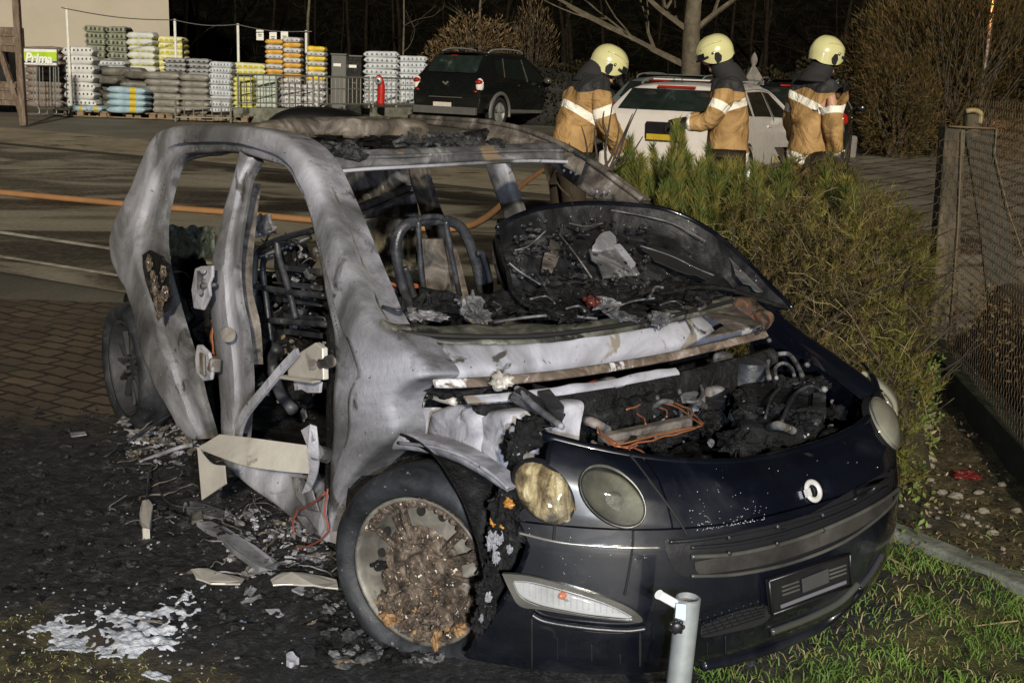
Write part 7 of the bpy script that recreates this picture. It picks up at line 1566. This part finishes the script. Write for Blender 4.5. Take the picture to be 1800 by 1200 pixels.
# wire fence with posts at the right edge
fz = empty('wire_fence', G(1652, 640)); tag(fz, 'old chicken-wire fence on mossy posts with a slanting brace at the right edge', 'fence'); fl0 = fz.location.copy(); Yf = fl0.y
m_post = mat('mossy_post', [(.3, (.018, .014, .009)), (.5, (.06, .048, .030)), (.7, (.14, .11, .07))], 9, 9, .6, (.7, .95), .9, 40, stretch=(1, 1, .3))
def fw_(x, y, Y=None): return WY(x, y, Y or Yf) - fl0
def postq(name, quad, dy, m_=m_post):
    mb = MB(); mb.prism([fw_(*p) for p in quad], (0, dy, 0)); return ob(name, mb, m_, fz, bevel=.008)
postq('post', [(1630,650),(1662,222),(1698,228),(1678,665)], .11)
postq('wide_post', [(1697,236),(1752,226),(1762,330),(1790,470),(1800,560),(1740,560),(1722,400)], .03, mat('old_board', [(.3, (.018, .018, .012)), (.6, (.04, .038, .028)), (.8, (.07, .065, .048))], 6, 8, .6, (.7, .9), .5, 40))
mb = MB(); mb.tube([fw_(1752, 226, Yf - .02), fw_(1748, 270, Yf - .02), fw_(1772, 370, Yf - .02), fw_(1800, 450, Yf - .02), fw_(1835, 560, Yf - .02)], .005, 6); mb.tube([fw_(1668, 222, Yf - .02), fw_(1698, 224, Yf - .02), fw_(1752, 226, Yf - .02)], .005, 6); mb.tube([fw_(1691, 230, Yf - .02), fw_(1684, 400, Yf - .02), fw_(1671, 583, Yf - .02), fw_(1664, 650, Yf - .02)], .004, 6); ob('edge_wire', mb, flat('old_edge_wire', (.13, .10, .055), .7), fz, smooth=True)
mb = MB(); mb.tube([fw_(1709, 240, Yf + .04), fw_(1710, 200, Yf + .04)], .05, 12); ob('back_post', mb, m_post, fz, smooth=True, autos=40)
mb = MB(); mb.tube(cr([fw_(1698, 196, Yf), fw_(1712, 194, Yf), fw_(1724, 200, Yf), fw_(1722, 218, Yf)], 10), .014, 8); ob('post_cap', mb, M['straw'], fz, smooth=True)
mb = MB(); mb.tube([fw_(1671, 585, Yf), fw_(1790, 602, Yf), fw_(1850, 610, Yf)], .012, 6); ob('bottom_rail', mb, m_tim, fz)
# hexagonal mesh
mb = MB(); hexw = .052; q0 = fw_(1660, 232); x0 = q0.x; 
for i in range(12):
    for j in range(30):
        cx = x0 + i * hexw; cz = .02 + j * hexw * .86; c = V((cx + (hexw / 2 if j % 2 else 0), -.02, cz)); r_ = hexw * .56
        if cz > 1.36: continue
        for a0 in (90, 150, 210): a_, b_ = R(a0), R(a0 + 60); mb.tube([c + V((r_ * math.cos(a_), 0, r_ * math.sin(a_))), c + V((r_ * math.cos(b_), .003, r_ * math.sin(b_)))], .0013, 3, cap=False)
M['oldwire'] = flat('old_wire', (.10, .07, .042), .8)
ob('wire_mesh', mb, M['oldwire'], fz)
a9 = G(1660, 662); b9 = G(1800, 865); d9 = (b9 - a9).normalized(); mb = MB(); c0_ = a9 - fl0
for i in range(52):
    for j in range(31):
        c = c0_ + d9 * (i * hexw + (hexw / 2 if j % 2 else 0)); c.z = .17 + j * hexw * .86; r_ = hexw * .56
        for a0 in (90, 150, 210): a_, b_ = R(a0), R(a0 + 60); mb.tube([c + d9 * (r_ * math.cos(a_)) + V((0, 0, r_ * math.sin(a_))), c + d9 * (r_ * math.cos(b_)) + V((0, .002, r_ * math.sin(b_)))], .0012, 3, cap=False)
ob('wire_mesh', mb, M['oldwire'], fz)
# plinth under the fence and dry hedge behind it
a = G(1625, 655); b = G(1800, 865); d = (b - a).normalized(); n_ = V((-d.y, d.x, 0)); n_ = n_ if n_.x > 0 else -n_; mb = MB(); mb.prism([a - d * .2, b + d * 1.5, b + d * 1.5 + n_ * .14, a - d * .2 + n_ * .14], (0, 0, .16)); tag(ob('fence_plinth', mb, mat('mossy_plinth', [(.3, (.006, .008, .004)), (.6, (.02, .025, .012)), (.8, (.04, .045, .02))], 6, 9, .6, (.7, .9), .8, 30), bevel=.01), 'low mossy concrete strip under the wire fence', 'wall')
lm = LM(); DL = [leafm('dry_leaf', [(.3, (.06, .04, .018)), (.7, (.15, .105, .045))]), leafm('dry_leaf_dark', [(.3, (.02, .017, .008)), (.7, (.055, .042, .02))])]
for i in range(9000):
    s = rv.uniform(-.1, 1.9); t_ = rv.uniform(.18, .75); p = a + (b - a) * s + n_ * t_; p.z = .62 * (1 - .4 * t_) * rv.random() ** .8; d_ = rdir() * rv.uniform(.02, .045); lm.quad(p, d_, d_.cross(rdir()).normalized() * .007, 0 if rv.random() < .6 else 1)
mb = MB(); P = [[a + (b - a) * (-.1 + 2.1 * i / 16) + n_ * (.22 + .5 * j / 5) + V((0, 0, .48 * math.sin(math.pi * (j + .6) / 6.5) * (1 + .3 * noise.noise(V((i, j, 0)) * .6)))) for j in range(6)] for i in range(17)]; mb.grid(P)
t = empty('dry_hedge', a + n_ * .4); tag(t, 'dry brown leafy hedge behind the wire fence', 'hedge'); ob('leaves', lm, DL, t, origin=t.location, fixn=False); ob('litter', mb, BARK, t, origin=t.location, smooth=True)

# ---- big bush at the right background
def bush(name, label, c, r_, n, cols, len_, w_, cat='bush', up=.3, shell=.55, twigs=60, tufty=False):
    t = empty(name, (c[0], c[1], gz(c[1]))); tag(t, label, cat); o_ = t.location; lm = LM(); c = V(c)
    for i in range(n):
        d = rdir(); q = 1 + .22 * noise.noise(d * 2.3 + V((c.x, 0, 0))) + .12 * noise.noise(d * 6); rr = (shell + (1 - shell) * rv.random() ** .5) * q
        p = c + V((d.x * r_[0], d.y * r_[1], d.z * r_[2])) * rr
        if p.z < o_.z: continue
        dd = (d * .7 + rdir() * .7 + V((0, 0, up))).normalized() * len_ * rv.uniform(.6, 1.4); lm.quad(p - o_, dd, dd.cross(rdir()).normalized() * w_, rv.randrange(len(cols)))
    ob('foliage', lm, cols, t, fixn=False); mb = MB()
    for i in range(twigs):
        d = rdir(); d.z = abs(d.z); e = c + V((d.x * r_[0], d.y * r_[1], d.z * r_[2])) * rv.uniform(.7, 1.05); s = V((c.x + rv.uniform(-.2, .2) * r_[0], c.y, o_.z)); m1 = s.lerp(e, .5) + rdir() * .15 * r_[0] * .4; mb.tube([p - o_ for p in cr([s, m1, e], 7)], [.03 * k_ for k_ in (1, .85, .7, .55, .4, .3, .15)], 4, cap=False)
    ob('branch', mb, BARK, t); return t
OL = [leafm('rusty_olive_twigs', [(.3, (.07, .042, .013)), (.7, (.16, .10, .035))]), leafm('olive_twigs', [(.3, (.03, .027, .008)), (.7, (.07, .058, .018))])]
c = WY(1690, 105, 23.5); bush('large_bush', 'large rounded rusty-olive bush behind the wire fence at the right', (c.x, 23.5, c.z - .2), (2.25, 1.6, 2.0), 30000, OL, .16, .006, up=.6, shell=.6)
c = WY(1560, 150, 22.5); bush('small_bush', 'smaller olive bush at the left foot of the large bush', (c.x + .35, 22.8, c.z - .45), (.75, .7, 1.05), 7000, OL, .13, .006, up=.6)
BR = [leafm('brown_leaves', [(.3, (.10, .065, .03)), (.7, (.22, .15, .075))]), leafm('brown_leaves_dark', [(.3, (.05, .035, .018)), (.7, (.12, .08, .04))])]
c = WY(835, 85, 33); bush('brown_bush', 'tangled brown winter bush rising behind the black SUV', (c.x, 33.5, c.z - .5), (1.45, 1.0, 1.35), 5200, BR, .14, .018, up=.2, shell=.5, twigs=110)
c = WY(935, 90, 33); bush('brown_bush', 'thin upright brown twigs right of the tangled bush', (c.x, 34, c.z - .3), (.75, .7, 1.9), 1500, BR, .16, .012, up=.9, shell=.3, twigs=90)
DK = [leafm('dark_ivy', [(.3, (.010, .010, .006)), (.7, (.035, .033, .018))], spec=.02), leafm('dark_ivy2', [(.3, (.016, .014, .008)), (.7, (.05, .04, .022))], spec=.02)]
for x, Y, r_, lab in ((1480, 24.2, (2.0, .8, 1.25), 'dark clipped hedge behind the right firefighter'), (1000, 30.0, (2.6, .8, 1.0), 'dark low hedge behind the black SUV'), (1330, 26, (1.8, .8, .95), 'dark hedge behind the gate pillar')):
    c = WY(x, 230, Y); bush('dark_hedge', lab, (c.x, Y, gz(Y) + .5), r_, 6500, DK, .09, .03, cat='hedge', shell=.75, twigs=10)
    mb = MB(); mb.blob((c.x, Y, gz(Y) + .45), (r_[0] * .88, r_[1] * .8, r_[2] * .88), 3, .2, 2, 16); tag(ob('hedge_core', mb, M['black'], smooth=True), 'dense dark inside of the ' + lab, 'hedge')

# ---- trees
def tree(label, x, y, H_, r0, lean_, nb, spread, seed, m_=BARK, base=None, name='bare_tree', minh=.3):
    r2 = random.Random(seed); t = empty(name, (x, y, gz(y) if base is None else base)); tag(t, label, 'tree', 'bare trees of the wood' if 'wood' in label else None); mb = MB(); pts = []
    for k in range(9): s = k / 8; pts.append(V((lean_ * s * H_ + .12 * noise.noise(V((s * 3, seed, 0))) * H_ * .2, .1 * s, s * H_)))
    mb.tube(pts, [r0 * (1 - .75 * k / 8) for k in range(9)], 9); ob('trunk', mb, m_, t, smooth=True); mb = MB()
    def grow(p, d, L_, r_, dep):
        q = [p]
        for k in range(4): d = (d + V((r2.uniform(-.25, .25), r2.uniform(-.25, .25), r2.uniform(-.12, .2)))).normalized(); p = p + d * L_ / 4; q.append(p)
        mb.tube(q, [r_ * f_ for f_ in (1, .85, .7, .55, .4)], 5, cap=False)
        if dep:
            for k in range(r2.randrange(2, 4)): s = q[r2.randrange(1, 5)]; grow(s, (d + V((r2.uniform(-1, 1), r2.uniform(-.7, .7), r2.uniform(-.4, .7))) * .8).normalized(), L_ * .62, r_ * .5, dep - 1)
    for k in range(nb):
        s = r2.uniform(minh, 1); p = pts[min(8, int(s * 8))]; a = r2.uniform(0, 6.28); grow(p, V((math.cos(a), math.sin(a), r2.uniform(.0, .8))).normalized(), spread * r2.uniform(.6, 1.2), r0 * .35 * (1.2 - s), 2)
    ob('crown', mb, m_, t); return t
BK2 = mat('pale_tree_bark', [(.3, (.05, .042, .03)), (.6, (.12, .10, .07)), (.8, (.20, .17, .13))], 6, 8, .5, (.7, .9), .6, 20)
BKD = mat('wood_tree_bark', [(.3, (.005, .004, .003)), (.6, (.014, .011, .008)), (.8, (.035, .028, .02))], 6, 8, .5, (.8, 1), .6, 20, spec=.05)
q = WY(1205, 150, 26.5); tree('thick pale-barked tree with spreading bare limbs behind the white car', q.x, 26.5, 6, .27, .03, 14, 3.4, 5, BK2, minh=.35)
for path, r_ in (([(1225,25),(1150,60),(1080,72),(1020,68),(975,60)], .05), ([(1210,60),(1160,20),(1100,0),(1060,-10)], .05), ([(1200,40),(1120,20),(1050,12),(960,0)], .04), ([(1190,60),(1130,90),(1085,115)], .03), ([(1230,30),(1290,55),(1370,65),(1420,50)], .03)): pass
seeds = 0
for i in range(64):
    x = -24 + 46 * (i + rv.uniform(-2.5, 2.5)) / 64; y = rv.uniform(40, 56); pale = i % 4 == 0
    z = gz(y) + 9 * smooth(0, 40, y - 43.5) - .2; tree(('slender pale trunk' if pale else 'slim dark bare tree') + ' in the wood behind the yard', x, y, rv.uniform(6, 9), rv.uniform(.03, .11), rv.uniform(-.10, .10), 4, 1.7, i, BK2 if (pale and x < 0) else BKD, base=z, minh=.25)
# far dark thicket filling the wood
lm = LM()
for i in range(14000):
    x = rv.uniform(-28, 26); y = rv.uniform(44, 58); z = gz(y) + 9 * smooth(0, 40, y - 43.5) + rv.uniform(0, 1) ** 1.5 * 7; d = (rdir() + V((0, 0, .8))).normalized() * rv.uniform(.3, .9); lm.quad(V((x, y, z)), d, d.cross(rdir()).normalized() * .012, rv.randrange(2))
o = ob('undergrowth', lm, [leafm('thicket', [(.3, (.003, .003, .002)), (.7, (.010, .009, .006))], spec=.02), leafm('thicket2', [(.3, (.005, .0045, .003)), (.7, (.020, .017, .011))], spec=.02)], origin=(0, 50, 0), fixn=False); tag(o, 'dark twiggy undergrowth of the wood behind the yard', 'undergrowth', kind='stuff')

# ================================================================== DEBRIS AND FOAM ON THE GROUND
rd = random.Random(5)
def debris(name, label, m_, shapes, cat='debris', h0=.03, th=.006, grp=None, bev=.002):
    mb = MB(); 
    for sh in shapes: mb.prism([G(x, y, h0 + .012 * noise.noise(V((x * .05, y * .05, 0)))) for x, y in sh], (0, 0, th))
    return tag(ob(name, mb, m_, bevel=bev), label, cat, grp)
debris('metal_strip', 'long grey metal strip lying diagonally on the cinders left of the front wheel', M['ash'], [irregular([(345,926),(372,924),(400,938),(450,968),(492,998),(478,1012),(455,1005),(410,975),(385,950),(365,938)], 3, 2)], th=.02, h0=.045)
debris('pale_trim', 'pale pinkish leaf-shaped trim piece on the ground below the metal strip', M['alu'], [irregular([(335,1002),(365,1001),(392,1010),(430,1018),(422,1028),(370,1028),(345,1018)], 2, 2)], h0=.06)
debris('pale_trim', 'long pale curved trim piece touching the front wheel', M['alu'], [irregular([(476,1020),(495,1008),(530,1008),(592,1020),(594,1036),(550,1032),(515,1028),(480,1030)], 2, 2)], h0=.07)
debris('ash_scrap', 'whitish crumpled scrap under the long pale trim piece', M['white_ash'], [irregular([(505,1032),(548,1034),(552,1042),(530,1046),(512,1040)], 3, 2)])
debris('grey_bar', 'dark grey flat bar on the cinders left of the sill', M['ash_dark'], [irregular([(325,890),(345,888),(395,905),(392,922),(355,912),(322,900)], 2, 2)], th=.02)
debris('burnt_lump', 'upright pale scorched bracket standing in the cinders at the left', M['alu'], [irregular([(250,898),(262,895),(270,905),(265,950),(250,948),(246,920)], 3, 2)], th=.04, h0=.03)
debris('glass_scrap', 'square greenish piece of glass beside the flat bar', M['olive'], [irregular([(335,910),(355,908),(357,925),(337,928)], 2, 2)], th=.025)
debris('trim_scrap', 'small pale scrap on the cobbles far left', M['ash'], [[(123,762),(150,760),(153,765),(125,769)]])
debris('white_shard', 'pale blue-white shard on the cinders right of the foam', M['white_ash'], [irregular([(466,1072),(508,1074),(508,1080),(490,1086),(474,1080)], 2, 2)])
debris('ash_scrap', 'crumpled white scrap low in the picture right of the foam', M['white_ash'], [irregular([(503,1160),(515,1153),(526,1168),(515,1176),(502,1172)], 3, 2)], th=.02)
for i, (path, r_, m_, lab) in enumerate((
    ([(180,806),(240,765),(300,728),(340,702),(372,684)], .006, 'frame', 'long dark rod slanting from the cinders to the rear door opening'),
    ([(250,955),(248,920),(258,870),(262,830),(270,815)], .004, 'frame', 'thin wire curving up from the scorched bracket'),
    ([(275,815),(280,860),(300,885),(340,892),(360,890)], .004, 'frame', 'dark looping cable below the bent bracket'),
    ([(245,813),(290,795),(320,785),(338,782)], .010, 'ash', 'curved pale moulding on the ash heap below the rear door opening'),
    ([(455,965),(450,945),(465,935),(485,938),(480,950),(462,965)], .005, 'ash_brown', 'small loop of scorched metal beside the sill'),
    ([(488,945),(484,925),(492,918),(500,920)], .007, 'tan', 'ochre hook-shaped scrap beside the sill'))):
    mb = MB(); hh = .16 if i == 0 else .04; n_p = len(path); mb.tube(cr([G(x, y, .03 + hh * (k / (n_p - 1)) ** 1.2) for k, (x, y) in enumerate(path)], 20), r_, 6); tag(ob(('rod', 'wire', 'cable', 'moulding', 'metal_loop', 'hook_scrap')[i], mb, M[m_], smooth=True), lab, 'debris')
def scatter(name, label, n, area, rr, mats, am=.8, seed=1, h0=0):
    r3 = random.Random(seed); mb = MB(); k = 0; tries = 0
    while k < n and tries < n * 20:
        tries += 1; x = r3.uniform(area[0], area[2]); y = r3.uniform(area[1], area[3]); c_ = area[4](x, y) if len(area) > 4 else 1
        if r3.random() > c_: continue
        p = G(x, y); p.z = near_z(p.x, p.y) + h0; r_ = r3.uniform(rr[0], rr[1]) * r3.random() ** .5; mb.blob(p + V((0, 0, r_ * .3)), (r_, r_ * r3.uniform(.5, 1), r_ * .45), k, am, 2.6, 5, mi=r3.randrange(len(mats)), rot=Matrix.Rotation(r3.uniform(0, 6), 3, 'Z')); k += 1
    return tag(ob(name, mb, mats, origin=(0, 4, 0)), label, 'debris', kind='stuff')
def dband(x, y): return .9 if (y - 780) > -.2 * (x - 200) - 60 and x > 180 else .15
scatter('cinders', 'black cinders and soot crumbs spread around the burnt car', 900, (0, 720, 900, 1190, lambda x, y: 1 if y < 1075 + .1 * x else .1), (.006, .022), [M['char'], M['char_fine']], seed=2)
scatter('ash_fragments', 'pale ash fragments and metal crumbs on the cinders', 760, (190, 740, 900, 1190, lambda x, y: (.9 if x < 600 and y < 1000 else .5)), (.002, .009), [M['ash_dark'], M['ash_dark'], M['ash_dark'], M['white_ash'], M['ash_brown']], seed=3)
scatter('ash_fragments', 'light ash heap below the rear door opening', 260, (225, 745, 345, 815), (.005, .022), [M['ash'], M['ash_dark'], M['ash_brown']], seed=4)
scatter('ash_fragments', 'ash and cable scraps heaped below the front door opening', 260, (400, 925, 585, 1010), (.005, .02), [M['ash'], M['ash_dark'], M['white_ash']], seed=6)
scatter('cinders', 'black crumbling heap around the front wheel', 420, (560, 1040, 900, 1190, lambda x, y: 1 if y > 1090 - .0 * x or x < 640 else .3), (.010, .038), [M['char'], M['char'], M['char_fine'], M['ash_dark']], seed=7)
mb = MB(); m_tn = flat('pale_tendril', (.7, .66, .5), .5)
mb.tube(cr([G(x, y, .03) for x, y in ((432,1052),(436,1050),(440,1054),(441,1062))], 12), .002, 5); tag(ob('melted_tendril', mb, m_tn), 'tiny pale curled thread on the cinders right of the foam', 'debris')
# tangles of burnt wiring, crumpled sheet and splinters between the sill and the wheel
mb = MB()
for i in range(90):
    if rd.random() < .6: x, y = rd.uniform(400, 585), rd.uniform(905, 1010)
    else: x, y = rd.uniform(200, 420), rd.uniform(735, 960)
    p = G(x, y, .03); q = [p]; dd = rdir(); 
    for k in range(6): dd = (dd + rdir() * .8).normalized(); p = p + V((dd.x, dd.y, dd.z * .35)) * .03; p.z = max(p.z, near_z(p.x, p.y) + .005); q.append(p)
    mb.tube(cr(q, 12), rd.uniform(.0015, .004), 4, mi=rd.randrange(3))
tag(ob('burnt_wiring', mb, [M['char'], M['ash_dark'], M['ash_brown']], smooth=True), 'tangled burnt wiring on the cinders beside the sill', 'debris', kind='stuff')
mb = MB()
for i in range(130):
    r_ = rd.random()
    if r_ < .5: x, y = rd.uniform(400, 590), rd.uniform(900, 1015)
    elif r_ < .8: x, y = rd.uniform(215, 360), rd.uniform(735, 830)
    else: x, y = rd.uniform(250, 560), rd.uniform(800, 1100)
    p = G(x, y, .035); a_ = rd.uniform(0, 3.14); w1, w2 = rd.uniform(.012, .05), rd.uniform(.006, .022); P = []; rt = Matrix.Rotation(a_, 3, 'Z') @ Matrix.Rotation(rd.uniform(-.7, .7), 3, 'X') @ Matrix.Rotation(rd.uniform(-.4, .4), 3, 'Y')
    for u_ in range(6): P.append([p + rt @ V(((u_ / 5 - .5) * w1 * 2 * (1 + .3 * noise.noise(V((i, v_, 0)) * .7)), (v_ / 3 - .5) * w2 * 2 * (1 + .5 * noise.noise(V((i, u_, 3)) * .7)), .012 * noise.noise(V((u_ * .9, v_ * .9, i * 1.3))))) for v_ in range(4)])
    mb.grid(P, mi=rd.choice((0, 0, 1, 2, 3)))
o = ob('crumpled_sheet', mb, [M['ash_dark'], M['ash'], M['char'], M['ash_brown']]); md = o.modifiers.new('s', 'SOLIDIFY'); md.thickness = .002; tag(o, 'crumpled scraps of burnt sheet metal heaped beside the open doors', 'debris', kind='stuff')
# fire-fighting foam
M['foam'] = mat('settled_foam', [(.3, (.34, .36, .42)), (.5, (.50, .52, .58)), (.7, (.66, .68, .74))], 14, 9, .6, (.5, .7), 1.0, 60, bdist=.015)
polyf = [(45,1108),(120,1088),(200,1075),(250,1068),(330,1052),(372,1045),(378,1052),(350,1068),(356,1100),(352,1125),(330,1150),(300,1160),(330,1180),(330,1200),(310,1210),(245,1195),(270,1165),(200,1165),(120,1162),(50,1145),(15,1112)]
def inpoly(x, y, P_):
    c_ = False; j = len(P_) - 1
    for i in range(len(P_)):
        if (P_[i][1] > y) != (P_[j][1] > y) and x < (P_[j][0] - P_[i][0]) * (y - P_[i][1]) / (P_[j][1] - P_[i][1]) + P_[i][0]: c_ = not c_
        j = i
    return c_
mb = MB(); idx = {}; 
for i in range(300):
    for j in range(140):
        px = 0 + i * 1.33; py = 1035 + j * 1.25; p = G(px, py); q = V((p.x, p.y, 0)); nn = noise.noise(q * 9) * .55 + noise.noise(q * 24) * .45 + .4 * noise.noise(q * 55)
        wx, wy = px + 22 * noise.noise(q * 6), py + 10 * noise.noise(q * 6 + V((5, 5, 5)))
        ins = inpoly(wx, wy, polyf)
        if not ins: continue
        ed = min(1, min([abs(k_) for k_ in range(1, 9) if not inpoly(wx + k_ * 5, wy, polyf) or not inpoly(wx - k_ * 5, wy, polyf) or not inpoly(wx, wy + k_ * 2.5, polyf) or not inpoly(wx, wy - k_ * 2.5, polyf)] + [9]) / 8)
        th_ = .26 - .44 * ed
        if nn > th_: p.z = near_z(p.x, p.y) + .001 + .016 * min(.6, nn - th_); idx[(i, j)] = len(mb.v); mb.v.append(tuple(p))
for (i, j), a in list(idx.items()):
    if (i + 1, j) in idx and (i, j + 1) in idx and (i + 1, j + 1) in idx: mb.f.append((a, idx[(i + 1, j)], idx[(i + 1, j + 1)], idx[(i, j + 1)])); mb.m.append(0)
o = ob('foam', mb, M['foam'], smooth=True); md = o.modifiers.new('s', 'SOLIDIFY'); md.thickness = .003; md.offset = -1; tag(o, 'patch of white fire-fighting foam on the ground at the lower left', 'foam', kind='stuff')
scatter('foam_flecks', 'small flecks of white foam around the foam patch', 150, (0, 1045, 400, 1195), (.002, .007), [M['foam']], .5, seed=9)
# far orange street lamp, lit, seen through the branches at the top right
q = WY(1745, 8, 46); t = empty('street_lamp', (q.x, 46, gz(46))); tag(t, 'distant orange street lamp glowing through the bush top at the right', 'lamp'); h_ = q.z - gz(46) + .3
mb = MB(); mb.tube([V((.0, 0, 0)), V((0, 0, h_))], .06, 8); ob('mast', mb, M['steel'], t)
em = bpy.data.materials.new('sodium_glow'); em.use_nodes = True; em.node_tree.nodes['Principled BSDF'].inputs['Emission Color'].default_value = (1, .32, .05, 1); em.node_tree.nodes['Principled BSDF'].inputs['Emission Strength'].default_value = 3
mb = MB(); mb.blob((0, -.15, h_), (.30, .18, .12), 1, .05, n=10); ob('lamp_head', mb, em, t, smooth=True)
lp = bpy.data.lights.new('sodium_light', 'POINT'); lp.energy = 350; lp.color = (1, .35, .08); lp.shadow_soft_size = .3; lo_ = bpy.data.objects.new('sodium_light', lp); COL.objects.link(lo_); lo_.parent = t; lo_.location = (0, -.6, h_ - .2)

# pieces of one part that do not touch become parts of their own
def islands(o):
    me = o.data; n = len(me.vertices); par_ = list(range(n))
    def find(a):
        while par_[a] != a: par_[a] = par_[par_[a]]; a = par_[a]
        return a
    for p in me.polygons:
        v0 = find(p.vertices[0])
        for v_ in p.vertices[1:]: par_[find(v_)] = v0
    grp = {}
    for p in me.polygons: grp.setdefault(find(p.vertices[0]), []).append(p)
    if len(grp) < 2 or len(grp) > 30: return
    co_ = [v_.co.copy() for v_ in me.vertices]
    for k, ps in enumerate(list(grp.values())[1:] + [list(grp.values())[0]]):
        mp_ = {}; fs = []; mi_ = []
        for p in ps: fs.append([mp_.setdefault(v_, len(mp_)) for v_ in p.vertices]); mi_.append(p.material_index)
        nm_ = bpy.data.meshes.new(me.name); inv = sorted(mp_, key=mp_.get); nm_.from_pydata([co_[v_] for v_ in inv], [], fs)
        for m_ in me.materials: nm_.materials.append(m_)
        nm_.polygons.foreach_set('material_index', mi_); nm_.polygons.foreach_set('use_smooth', [ps[0].use_smooth] * len(fs))
        if k == len(grp) - 1: o.data = nm_
        else: c = o.copy(); c.data = nm_; COL.objects.link(c); c.parent = o.parent
for o in list(COL.objects):
    if o.type == 'MESH' and o.parent and not o.get('kind') and not o.children and o.name.split('.')[0] in ('ash_lump', 'orange_residue', 'seat_hoop', 'panel_gap', 'engine_block', 'melted_trim', 'pipe', 'char_lump', 'hinge_loop', 'belt_bar', 'melted_bumper_core', 'cross_tube', 'luggage_cover_bar', 'seat_frame', 'soot_run', 'melted_cover', 'burnt_wire', 'ignition_wire', 'intake_mesh', 'rivet', 'pillar_grommet', 'glass_heap', 'scorched_corner', 'melted_hinge', 'sill_hole', 'bonnet_rib', 'screw_knob', 'edge_wire', 'badge', 'door_lettering', 'rim_residue', 'tag_print', 'vent_hole', 'window_trim', 'red_reflector', 'hose'): islands(o)
